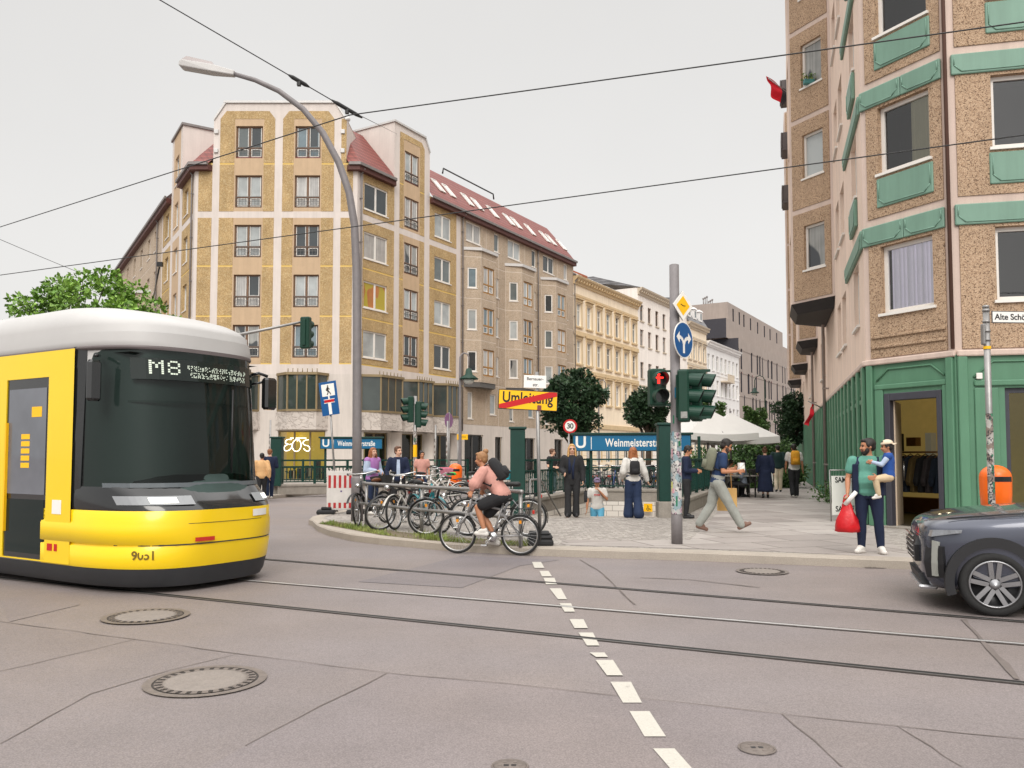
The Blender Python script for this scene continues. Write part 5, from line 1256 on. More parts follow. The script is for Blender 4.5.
def sticker_mat(name, n, cols, dens):
    m, t, p = start(name); v = coords(t, (1, 1, .8)); c = voro(t, v, n, 'F1', 'Color', .95); sp = t.n.new('ShaderNodeSeparateColor'); t.link(c, sp.inputs[0])
    x = mixcol(t, sp.outputs[0], cols[0], cols[1]); x = mixcol(t, ramp(t, sp.outputs[1], .60, .62), x, cols[2]); x = mixcol(t, ramp(t, sp.outputs[2], .84, .86), x, cols[3])
    ink = ramp(t, noise(t, v, n*3, 2, .5), .52, .56); x = mixcol(t, mul(t, ink, ramp(t, sp.outputs[2], .3, .5)), x, (.02, .02, .03))
    k = ramp(t, noise(t, v, n*1.2, 4, .7), .3, .7, .8, 1.1); t.link(mixcol(t, 1, x, k, 'MULTIPLY'), p.inputs['Base Color']); p.inputs['Roughness'].default_value = .5
    return m
M_stick = sticker_mat('weathered_stickers', 13, (srgb(176, 176, 174), srgb(206, 203, 198), srgb(140, 160, 166), srgb(176, 150, 160)), .5)
M_stick2 = sticker_mat('torn_stickers', 16, (srgb(170, 164, 158), srgb(200, 196, 190), srgb(136, 122, 112), srgb(60, 120, 92)), .5)
# main signal pole at the corner
b = G(677, 544, .12); e = pole_thing('traffic_light', 'grey pole covered in torn stickers with red pedestrian signal and green three-lamp signals', 'traffic light', b)
Yp = b.y; P = lambda x, y, dy=0: AT(x, y, Yp + dy) - b; px1 = Yp / 820
top = P(677, 265).z; rp_ = .082
mb = MB(); mb.lathe([(rp_ + .006, 0), (rp_ + .006, .42), (rp_, .44), (rp_ - .006, top), (rp_ - .03, top + .01)], 20); mb.build('pole', M_greypole, e)
mb = MB(); mb.lathe([(rp_ + .003, .47), (rp_ + .004, .9), (rp_ + .0025, 1.2), (rp_ + .003, 1.75)], 24, caps=False); mb.build('sticker_layer', M_stick, e)
rr = random.Random(8)
STC = [mat('sticker_green', srgb(30, 110, 80), .5), mat('sticker_pink', srgb(196, 150, 160), .5), mat('sticker_white', srgb(206, 203, 198), .5, var=.2, scale=30), mat('sticker_teal', srgb(120, 160, 170), .5, var=.2, scale=30), mat('sticker_yellow', srgb(190, 196, 90), .5)]
for k in range(11):
    a = rr.uniform(-2.9, -.2); z = rr.uniform(.42, 1.95); w_ = rr.uniform(.2, .55); h_ = rr.uniform(.05, .16); rad = rp_ + .005 + .001*(k % 4)
    pts = [(rad*math.cos(a + w_*j/4), rad*math.sin(a + w_*j/4)) for j in range(5)]
    mb = MB()
    for (xa, ya), (xb, yb) in zip(pts, pts[1:]): mb.quad((xa, ya, z), (xb, yb, z), (xb, yb, z + h_), (xa, ya, z + h_))
    mb.build('sticker', STC[k % 5], e)
mat('sticker_torn', srgb(150, 150, 146), .6, var=.5, scale=25)
# pedestrian head
hp = P(657.5, 387.5); Mh = Matrix.Translation((hp.x, -.02, hp.z)) @ Matrix.Rotation(R(8), 4, 'Z'); signal_head(e, Mh, 2, None, .92, True)
mb = MB()
for z in (hp.z + .26, hp.z - .28): mb.box(hp.x, -.06, -.02, .02, z - .015, z + .015)
mb.build('bracket', M_siggreen, e)
for (x, y, dyy, rot) in ((690, 396, -.22, 72), (702.5, 396, .12, 72)):
    hp2 = P(x, y, dyy); Mh = Matrix.Translation(hp2 + Vector((-.05, 0, 0))) @ Matrix.Rotation(R(rot), 4, 'Z'); hd = signal_head(e, Mh, 3, None, .87)
    for k_, (zz, mm) in enumerate(((-.30, 'sticker_torn'),)):
        mb = MB(Mh); mb.box(-.144, -.1365, -.02, .08, zz - .05, zz + .05); mb.build('sticker', MATS[mm], hd)
mb = MB()
for z in (P(690, 372).z, P(690, 418).z): mb.box(.02, .50, -.24, -.2, z - .02, z + .02); mb.box(.02, .06, -.24, .06, z - .02, z + .02); mb.box(.06, .50, .05, .09, z - .02, z + .02)
mb.build('bracket', M_siggreen, e)
mb = MB(); mb.box(-.03, .02, -rp_ - .02, -rp_ - .002, P(677, 398).z, P(677, 388).z); mb.build('sticker', mat('sticker_blue', srgb(40, 130, 170), .5), e)
# priority diamond
c = P(681.5, 307); F = face_frame((c.x, -.12, c.z), R(38)); ds = .215
def diamond(mb, r, z, z1, m=0, rr_=.03):
    mb.M = F @ Matrix.Rotation(R(45), 4, 'Z'); mb.rbox(-r, r, -r, r, z, z1, .003, m)
mb = MB(); diamond(mb, ds*.78, -.008, 0); s_ = mb.build('priority_sign', M_signwhite, e)
mb = MB(); diamond(mb, ds*.52, .0005, .004); mb.build('sign_face', M_yellow, s_); mb = MB(); diamond(mb, ds*.79, -.02, -.0085); mb.build('sign_back', M_steel, s_)
mb = MB(); mb.M = F; mb.tube([(-.06, .02, .006), (0, -.005, .006), (.05, .0, .006)], .006, 5); mb.build('scratch', M_textblack, s_)
c = P(681.5, 341); F = face_frame((c.x + .01, -.12, c.z), R(48))
def disc(mb, r, z, z1, n=36, m=0): mb.loft([[(r*math.cos(2*PI*j/n), r*math.sin(2*PI*j/n), zz) for j in range(n)] for zz in (z, z1)], m)
mb = MB(F); disc(mb, .29, -.012, -.001); s_ = mb.build('direction_sign', M_signwhite, e)
mb = MB(F); disc(mb, .272, -.0005, .002); mb.build('sign_face', M_blue, s_)
def flat_path(mb, pts, w_, z, m=0):
    for (xa, ya), (xb, yb) in zip(pts, pts[1:]):
        d = Vector((xb - xa, yb - ya)); n = Vector((-d.y, d.x)).normalized() * w_/2
        mb.quad((xa + n.x, ya + n.y, z), (xa - n.x, ya - n.y, z), (xb - n.x, yb - n.y, z), (xb + n.x, yb + n.y, z), m)
mb = MB(F); z = .0032
flat_path(mb, [(-.0, -.21), (0, -.06)], .06, z)
for sgn in (-1, 1):
    flat_path(mb, [(sgn*.0, -.07), (sgn*.03, -.01), (sgn*.08, .03), (sgn*.14, .035)], .055, z + .0004*(sgn + 2))
    a = [(sgn*.225, .035, z + .002), (sgn*.13, .125, z + .002), (sgn*.13, -.055, z + .002)]; mb.poly(a if sgn < 0 else a, 0)
mb.build('arrow', M_signwhite, s_)
# lamp post and stickered poles on the far kerb of the plaza
def gas_lamp(px, py, ptop, lx, ly, label, Y):
    b = AT(px, 460, Y); b.z = .12; e = thing('street_lantern', label, 'street lantern', tuple(b), 0, None)
    P = lambda x, y: AT(x, y, Y) - b
    t_, l_ = P(px, ptop), P(lx, ly); k = l_.x - t_.x
    mb = MB(); mb.tube([(0, 0, 0), (0, 0, 1.2), (0, 0, t_.z - .5), (0, 0, t_.z - abs(k)*.5), (k*.15, 0, t_.z - abs(k)*.15), (k*.5, 0, t_.z), (k*.85, 0, t_.z - abs(k)*.15), (k, 0, t_.z - abs(k)*.5), (k, 0, l_.z + .2)], [.075, .06, .05, .04, .03, .03, .03, .03, .03], 10); mb.build('pole', M_greypole if False else M_siggreen if lx > 700 else M_greypole, e)
    mb = MB(); mb.lathe([(.04, .25), (.10, .22), (.14, .02), (.34, -.12), (.35, -.16)], 18, 0, (k, 0, l_.z)); mb.build('lamp_shade', M_siggreen, e)
    mb = MB(); mb.lathe([(.2, -.16), (.2, -.24), (.12, -.32), (.02, -.34)], 14, 0, (k, 0, l_.z)); mb.build('lens', mat('lantern_glass', srgb(206, 210, 204), .2), e)
gas_lamp(460, 470, 353, 468.5, 375, 'grey hooked lantern with green bell shade in front of the grey prefab wing', 30)
gas_lamp(766, 470, 375.5, 756, 391, 'slim hooked green lantern in front of the modern grey office block', 62)
gas_lamp(599, 455, 380, 606, 392, 'slim hooked green lantern in front of the cream town house', 58)
# traffic light across the plaza
b = AT(415, 460, 27); b.z = 0.12; e = thing('traffic_light', 'thin pole with two dark green signal heads beside the man in the navy jacket', 'traffic light', tuple(b)); P = lambda x, y, dy=0: AT(x, y, 27 + dy) - b
mb = MB(); mb.cyl((0, 0, 0), (0, 0, P(415, 396).z), .062, .055, 12); mb.build('pole', M_steel, e)
mb = MB(); mb.lathe([(.066, .75), (.066, 2.2)], 14, caps=False); mb.build('sticker_layer', M_stick2, e)
mb = MB(); mb.lathe([(.069, 1.35), (.069, 1.75)], 14, caps=False); mb.build('sticker', M_yellow, e)
for x, y, rot in ((409, 409.5, -70), (420, 414.5, 95)):
    h = P(x, y); hd = signal_head(e, Matrix.Translation(h) @ Matrix.Rotation(R(rot), 4, 'Z'), 3, None, .92)
mb = MB(); mb.box(-.3, .3, -.03, .03, P(0, 403).z, P(0, 402).z); mb.build('bracket', M_siggreen, e)
# overhanging signal on a mast arm
b = Vector((-9.6, 24, 0)); e = thing('traffic_light', 'dark green signal seen from behind on a long grey mast arm beside the lamp', 'traffic light', tuple(b)); P = lambda x, y: AT(x, y, 24) - b
a0, a1 = P(200, 345), P(306, 321)
mb = MB(); mb.cyl((0, 0, 0), (0, 0, a0.z + .2), .09, .07, 12); mb.tube([(0, 0, a0.z), tuple((a0 + a1)/2 + Vector((0, 0, .03))), tuple(a1)], [.055, .045, .035], 10); mb.build('pole', M_steel, e)
h = P(306.5, 333); signal_head(e, Matrix.Translation((h.x, 0, h.z)) @ Matrix.Rotation(R(168), 4, 'Z'), 3, None, 1.0)
# detour sign on portable base
b = G(540, 544.5, .12); e = thing('detour_sign', 'yellow detour-end sign with red diagonal stripe on thin pole in a black rubber base', 'sign', tuple(b)); Yd = b.y; P = lambda x, y: AT(x, y, Yd) - b
mb = MB(); mb.rbox(-.2, .2, -.28, .28, 0, .1, .03); mb.rbox(-.19, .19, -.26, .26, .102, .16, .03); mb.rbox(-.17, .15, -.2, .2, .162, .2, .02); f = mb.build('base', M_rubber, e)
mb = MB(); mb.cyl((0, 0, .1), tuple(P(537, 372)), .028, .028, 12); mb.build('pole', M_steel, e)
c = P(528, 400.5); F = face_frame((c.x, -.05, c.z), R(7)) @ Matrix.Rotation(R(-2.4), 4, 'Z'); W, H = .94, .31
mb = MB(F); mb.rbox(-W/2, W/2, -H/2, H/2, -.012, -.001, .004); s_ = mb.build('sign_board', M_textblack, e)
mb = MB(F); mb.rbox(-W/2 + .012, W/2 - .012, -H/2 + .012, H/2 - .012, -.0008, .002, .0005); mb.build('sign_face', M_yellow, s_)
text_obj('lettering', 'Umleitung', .235, M_textblack, s_, F @ Matrix.Translation((-.41, .03, .003)) @ Matrix.Scale(.80, 4, (1, 0, 0)), .0012, spacing=1.03)
mb = MB(F); mb.poly([(-W/2 + .014, -H/2 + .014, .0055), (-W/2 + .12, -H/2 + .014, .0055), (W/2 - .014, H/2 - .075, .0055), (W/2 - .014, H/2 - .014, .0055), (W/2 - .14, H/2 - .014, .0055), (-W/2 + .014, -H/2 + .075, .0055)]); mb.build('stripe', M_red, s_)
mb = MB(F); mb.box(.15, .215, -.15, -.07, .006, .0075); mb.build('sticker', mat('sticker_brown', srgb(120, 62, 60), .6, var=.3, scale=60), s_)
c = P(535, 382); F = face_frame((c.x, -.05, c.z), R(7)) @ Matrix.Rotation(R(-1.5), 4, 'Z'); W, H = .355, .20
mb = MB(F); mb.rbox(-W/2, W/2, -H/2, H/2, -.01, 0, .004); s_ = mb.build('sign_board', M_signwhite, e)
text_obj('lettering', 'Bernauer-', .066, M_wfgrey, s_, F @ Matrix.Translation((0, .042, .001)), .001, 'CENTER'); text_obj('lettering', 'str.', .07, M_wfgrey, s_, F @ Matrix.Translation((.01, -.05, .001)), .001, 'CENTER')
# 30 sign
b = AT(569, 460, 27); b.z = .12; e = thing('speed_sign', 'round red and white thirty speed limit sign behind the woman in black', 'sign', tuple(b)); P = lambda x, y: AT(x, y, 27) - b
c = P(570, 426.3); mb = MB(); mb.cyl((0, 0, 0), (0, 0, c.z + .1), .03, n=8); mb.build('pole', M_steel, e); F = face_frame((c.x, -.05, c.z), 0)
mb = MB(F); disc(mb, .232, -.01, 0); s_ = mb.build('sign_board', M_red, e); mb = MB(F); disc(mb, .172, .0005, .003); mb.build('sign_face', M_signwhite, s_); text_obj('lettering', '30', .24, M_textblack, s_, F @ Matrix.Translation((0, 0, .0035)), .001, 'CENTER', .9)
# dead-end sign on a leaning pole, tied to the barrier
b = G(337, 512, .12); e = thing('dead_end_sign', 'blue dead-end sign with walking figure on a pole leaning behind the striped barrier', 'sign', tuple(b)); Yd = b.y; P = lambda x, y: AT(x, y, Yd) - b
mb = MB(); mb.cyl((0, 0, 0), tuple(P(328.5, 380)), .026, n=10); mb.build('pole', M_steel, e)
c = P(329.5, 398.5); F = face_frame((c.x, -.05, c.z), R(-12)) @ Matrix.Rotation(R(8), 4, 'Z'); W, H = .46, .84
mb = MB(F); mb.rbox(-W/2, W/2, -H/2, H/2, -.012, 0, .004); s_ = mb.build('sign_board', M_blue, e)
mb = MB(F); mb.box(-.17, .17, .06, .36, .0005, .003); mb.box(-.04, .04, -.4, -.03, .0005, .003); mb.box(-.02, .02, -.03, .06, .0005, .003); mb.build('sign_face', M_signwhite, s_)
mb = MB(F); mb.box(-.13, .13, -.1, -.03, .0035, .005); mb.build('red_bar', M_red, s_); mb = MB(F); mb.M = F; [mb.box(a, b_, p, q, .0008, .0032) for a, b_, p, q in ((-.145, .145, -.115, -.1),(-.145, .145, -.03, -.015))]; mb.build('bar_edge', M_signwhite, s_)
mb = MB(F); z = .0045; mb.ball((.0, .31, z), .02, .022, .002, 10); flat_path(mb, [(.0, .285), (-.01, .2)], .05, z); flat_path(mb, [(-.02, .2), (.0, .15), (-.04, .09)], .024, z + .0003); flat_path(mb, [(0.0, .2), (.04, .14), (.06, .09)], .024, z + .0006); flat_path(mb, [(.0, .27), (.05, .22)], .018, z + .0009); flat_path(mb, [(-.01, .27), (-.05, .23), (-.04, .19)], .018, z + .0012); mb.build('walking_figure', M_textblack, s_)
# striped barrier board
b = G(341, 514, .12); e = thing('traffic_barrier', 'white barrier board with red stripes along its top and bottom at the kerb tip', 'barrier', tuple(b), R(8))
W, H = .68, 1.02
m, t, p = start('barrier_stripes'); g_ = t.n.new('ShaderNodeTexCoord').outputs['Object']; sp = t.n.new('ShaderNodeSeparateXYZ'); t.link(g_, sp.inputs[0])
fr = mul(t, mul(t, sp.outputs[0], 8.3), 1.0, 'FRACT'); c = mixcol(t, ramp(t, fr, .48, .52), srgb(206, 200, 194), srgb(170, 36, 40)); t.link(mixcol(t, 1, c, ramp(t, noise(t, g_, 6, 5, .7), .3, .7, .85, 1.08), 'MULTIPLY'), p.inputs['Base Color']); p.inputs['Roughness'].default_value = .5; M_bstr = m
mb = MB(); mb.rbox(-W/2, W/2, -.02, .02, .1, H, .008); [mb.rbox(-W/2 + .02 + .055*k, -W/2 + .045 + .055*k, -.018, .018, H + .0005, H + .03, .003) for k in range(12)]; s_ = mb.build('board', mat('barrier_plastic', srgb(206, 202, 198), .5, var=.1, scale=5, streak=.15), e)
mb = MB(); mb.box(-W/2 + .01, W/2 - .01, -.0235, -.0205, .62, .92); mb.build('stripe_band', M_bstr, s_); mb = MB(); mb.box(-W/2 + .01, W/2 - .01, -.0235, -.0205, .14, .27); mb.build('stripe_band', M_bstr, s_)
mb = MB(); mb.box(-.02, .02, -.0235, -.0205, .52, .56); mb.box(W/2 - .12, W/2 - .05, -.026, -.024, .72, .86); mb.build('sticker', mat('sticker_purple', srgb(90, 70, 120), .5), s_)
for x in (-.34, .35):
    mb = MB(); mb.rbox(x - .22, x + .2, -.20, .30, 0, .10, .03); mb.rbox(x - .12, x + .12, -.08, .08, .102, .17, .02); mb.build('foot', M_rubber, e)
# tubular guard rail along the kerb
pp = [G(366, 526, .12), G(421.6, 535, .12), G(520.6, 547, .12)]
e = thing('guard_rail', 'weathered grey tube guard rail with two bars in front of the parked bicycles', 'railing', tuple(pp[0])); O = pp[0]
hts = (.84, .44); d0 = (pp[1] - pp[0]).normalized(); ends = [pp[0] - d0*.3, *pp, pp[2] + (pp[2]-pp[1]).normalized()*.05]
for hz in hts:
    mb = MB(); mb.tube([tuple(q - O + Vector((0, -.03, hz))) for q in ends], .030, 10); mb.build('rail', M_steel, e)
for q in pp: mb = MB(); mb.cyl(tuple(q - O), tuple(q - O + Vector((0, .02, .86))), .032, n=10); mb.build('post', M_steel, e)
# orange litter bins
def litter_bin(base, zc, s, label, pole_h):
    e = thing('litter_bin', label, 'litter bin', tuple(base)); mb = MB()
    for i in (0,):
        prof = [(.155, -.34), (.185, -.32), (.20, -.1), (.205, .14)]
        dome = [(.205*math.cos(R(a)), .14 + .17*math.sin(R(a))) for a in (15, 30, 45, 60, 75, 88)]
        mb.lathe([(r*s, z*s) for r, z in prof + dome], 28, 0, (0, -.02, zc))
    o = mb.build('bin_body', M_orange, e)
    mb = MB(); a0, a1 = R(-130), R(-50); n = 10
    for k in range(n):
        a, b_ = a0 + (a1-a0)*k/n, a0 + (a1-a0)*(k+1)/n; r_ = .2065*s; mb.quad((r_*math.cos(a), r_*math.sin(a) - .02, zc + .08*s), (r_*math.cos(b_), r_*math.sin(b_) - .02, zc + .08*s), (r_*math.cos(b_), r_*math.sin(b_) - .02, zc + .15*s), (r_*math.cos(a), r_*math.sin(a) - .02, zc + .15*s))
    mb.build('slot', M_black, o)
    mb = MB(); mb.cyl((-.03*s, .2*s if not pole_h else .2, 0), (-.03*s, .2, zc + .1), .03, n=8); mb.box(-.05, .05, .14*s, .2, zc - .1, zc - .06); mb.box(-.05, .05, .14*s, .2, zc + .05, zc + .09); mb.build('post', M_steel, e)
b = AT(455.5, 460, 26); b.z = .12; litter_bin(b, AT(455.5, 474, 26).z - .12, 1.08, 'orange litter bin on a post among the bicycles behind the guard rail', 0)
b = AT(994, 460, 11.6); b.z = .12; litter_bin(b, AT(994, 487, 11.6).z - .12, 1.0, 'large orange litter bin behind the grey car beside the stickered sign pole', 0)
# street name pole
b = AT(990.5, 460, 11.0); b.z = .12; e = thing('street_sign', 'stickered pole with white street name plate in front of the green shopfront', 'street sign', tuple(b)); P = lambda x, y: AT(x, y, 11.0) - b
topz = P(990, 308).z
mb = MB(); mb.cyl((0, 0, 0), (0, 0, topz), .042, .040, 14); mb.lathe([(.044, topz), (.044, topz + .03), (.02, topz + .04)], 14); mb.build('pole', M_steel, e)
mb = MB(); mb.lathe([(.0445, .5), (.0445, 1.7), (.043, 1.95)], 18, caps=False); mb.build('sticker_layer', M_stick2, e)
mb = MB()
for z in (topz - .05, topz - .2, topz - .33, topz - .45): mb = MB(); mb.lathe([(.047, 0), (.047, .03)], 14, 0, (0, 0, z)); mb.build('clamp', M_steel, e)
mb = MB(); mb.rbox(-.07, -.04, -.05, .03, topz - .5, topz - .22, .01); mb.build('clamp', M_steel, e)
mb = MB(); mb.lathe([(.0475, topz - .56), (.0475, topz - .52)], 14, caps=False); mb.build('yellow_band', M_yellow, e)
c = P(998, 317); F = face_frame((.07, -.01, c.z), R(4)); W, H = 1.15, .165
mb = MB(F); mb.rbox(0, W, -H/2, H/2, -.012, 0, .004); s_ = mb.build('sign_board', M_wfgrey, e); mb = MB(F); mb.box(.012, W - .012, -H/2 + .012, H/2 - .012, .0003, .003); mb.build('sign_face', M_signwhite, s_)
text_obj('lettering', 'Alte Schönhauser Str.', .112, M_textblack, s_, F @ Matrix.Translation((.04, -.002, .0035)), .001)
# advertising A-board
b = G(851, 521, .12); e = thing('pavement_board', 'white shop board with steel frame standing behind the man carrying the child', 'advertising board', tuple(b), R(20))
W, H = .98, .92
mb = MB()
for x in (-W/2 - .03, W/2 + .03): mb.cyl((x, 0, 0), (x, .02, H + .16), .012, n=8)
mb.cyl((-W/2 - .03, .02, H + .16), (W/2 + .03, .02, H + .16), .012, n=8); mb.build('frame', M_steel, e)
mb = MB(); mb.rbox(-W/2, W/2, -.01, .01, .14, H + .04, .003); s_ = mb.build('board', M_signwhite, e)
for z in (H - .05, .26): text_obj('lettering', 'SAMSØE', .16, M_textblack, s_, face_frame((-W/2 + .08, -.012, z), 0), .001)
# stickered thin poles and small signs behind the bicycles
for px, pt, Y, lab in ((278.5 - 9, 420, 33, 'thin stickered post at the kerb behind the two men'), (435, 425, 29, 'thin stickered post nearest the pink bicycle basket'), (447, 421, 28, 'thin stickered post directly beside the orange bin')):
    b = AT(px, 460, Y); b.z = .12; e = thing('sign_post', lab, 'post', tuple(b)); h_ = AT(px, pt, Y).z - .12
    mb = MB(); mb.cyl((0, 0, 0), (0.02, 0, h_), .035, n=8); mb.build('pole', M_steel, e); mb = MB(); mb.lathe([(.038, .4), (.038, h_*.8)], 10, caps=False); mb.build('sticker_layer', M_stick2, e)
b = AT(449, 460, 30); b.z = .12; e = thing('round_sign', 'faded violet round sign seen edge on above the orange bin', 'sign', tuple(b)); P = lambda x, y: AT(x, y, 30) - b
c = P(449, 420.5); F = face_frame((c.x, -.05, c.z), R(62)); mb = MB(F); disc(mb, .28, -.01, 0); mb.build('sign_board', mat('faded_violet', srgb(150, 110, 150), .5, var=.2, scale=6), e); mb = MB(); mb.cyl((0, 0, 0), (0, 0, c.z + .3), .03, n=8); mb.build('pole', M_steel, e)
b = AT(458, 460, 33); b.z = .12; e = thing('direction_sign', 'small yellow arrow sign on a post above the orange bin', 'sign', tuple(b)); P = lambda x, y: AT(x, y, 33) - b
c = P(462.5, 437); F = face_frame((c.x, -.05, c.z), 0); mb = MB(F); mb.rbox(-.22, .22, -.11, .11, -.01, 0, .003); mb.build('sign_board', M_yellow, e); mb = MB(F); mb.box(-.14, .14, -.012, .012, .0005, .002); mb.build('lettering', M_textblack, e); mb = MB(); mb.cyl((0, 0, 0), (0, 0, c.z + .2), .03, n=8); mb.build('pole', M_steel, e)
# flags on the pebbledash block
def flag(base, tip_pole, pts, cols, label):
    e = thing('flag', label, 'flag', tuple(base)); mb = MB(); mb.cyl((0, 0, 0), tuple(tip_pole - base), .018, n=6); mb.build('flagpole', M_steel, e)
    n = 10; mb = MB(); A, B, Cc, D = [q - base for q in pts]
    def S(u, v): q = (A*(1-u) + B*u)*(1-v) + (D*(1-u) + Cc*u)*v; return q + Vector((.05*math.sin(u*7 + v*3), .07*math.sin(v*8 + u*2), 0))
    for i in range(n):
        for j in range(n): mb.add([S(i/n, j/n), S((i+1)/n, j/n), S((i+1)/n, (j+1)/n), S(i/n, (j+1)/n)], [(0, 1, 2, 3)], 0 if i < n*.68 else 1, True)
    mb.build('cloth', cols, e)
M_flr = mat('flag_red', srgb(206, 22, 44), .7, var=.12); M_flb = mat('flag_black', (.03, .028, .035), .7)
Yf = 30; flag(AT(793, 97, Yf), AT(768, 78, Yf), [AT(766, 76, Yf), AT(791, 91, Yf), AT(783, 106, Yf), AT(771, 95, Yf)], [M_flr, M_flb], 'red and black flag flying high from the pebbledash bay')
Yf = 25.5; flag(AT(822, 408, Yf), AT(808, 401, Yf), [AT(812.5, 403, Yf), AT(812.5, 403, Yf) + Vector((.02, 0, -.2)), AT(808, 426, Yf), AT(806, 424, Yf)], [M_flr, M_flr], 'red flag hanging low over the green shopfront')
# overhead wires
M_wire = mat('wire_black', (.02, .02, .021), .5)
def wire(label, pts, r=.008, sag=0.0, fittings=()):
    b = pts[0]; e = thing('overhead_wire', label, 'overhead wire', tuple(b)); P_ = []
    for a, c in zip(pts, pts[1:]):
        for k in range(12): q = a + (c - a)*(k/12); P_.append(q - Vector((0, 0, sag*4*(k/12)*(1-k/12))) - b)
    P_.append(pts[-1] - b); mb = MB(); mb.tube(P_, r, 6); mb.build('cable', M_wire, e)
    for q, ln, d in fittings:
        mb = MB(); d = d.normalized(); q = q - b; mb.tube([q - d*ln/2, q - d*ln*.3, q + d*ln*.3, q + d*ln/2], [r*1.5, r*4.0, r*4.0, r*1.5], 8); mb.box(q.x - .025, q.x + .025, q.y - .025, q.y + .025, q.z - .07, q.z - .01); mb.build('clamp', M_wire, e)
def at_z(px, py, z):
    r_ = ray(px, py); t_ = (z - CAMH) / r_.z; return r_ * t_ + Vector((0, 0, CAMH))
def ext(a, b_, k): return b_ + (b_ - a)*k
A_, B_ = at_z(359, 226, 5.5), at_z(1024, 135, 5.5); C_ = at_z(130, 280, 5.5)
wire('lower tram contact wire crossing in front of both corner buildings', [ext(B_, A_, 2.2), A_, B_, ext(A_, B_, .6)], .0085)
A_, B_ = at_z(350, 115, 6.4), at_z(1024, 22, 6.4); L_ = at_z(0, 227, 6.4)
wire('upper tram contact wire crossing the sky above the junction', [ext(A_, L_, .3), L_, A_, B_, ext(A_, B_, .4)], .0085)
A_ = at_z(347, 109, 6.55); W0 = at_z(160, 0, 7.4); W1 = FR @ Vector((2.6, -.05, 18.3)) + Vector((*B1, 0)); W1 = AT(397, 134, 50.5)
dW = (W0 - A_)
wire('span wire with turnbuckle running from the tiled roof to the upper left sky', [ext(A_, W0, .5), W0, A_, W1], .0075, 0, [(A_, .5, dW), (A_ + dW*.28, .32, dW)])
W0, W1 = AT(-40, 222, 40), FL @ Vector((LL - 13.5, -.05, 12.6)) + Vector((*B1, 0)); wire('thin span wire fixed to the side wall of the corner block', [W0, W1], .014, .1)
a, b_ = FL @ Vector((LL - 13.5, -.05, 12.6)) + Vector((*B1, 0)), AT(160, 264, 46)
e = thing('wire_bracket', 'dark bracket arm holding the wires on the side wall of the corner block', 'bracket', tuple(a)); mb = MB(); mb.tube([(0, 0, 0), tuple(b_ - a)], .05, 6); mb.box(b_.x-a.x - .15, b_.x-a.x + .15, b_.y-a.y - .1, b_.y-a.y + .1, b_.z-a.z - .15, b_.z-a.z + .1); mb.build('arm', M_black, e)
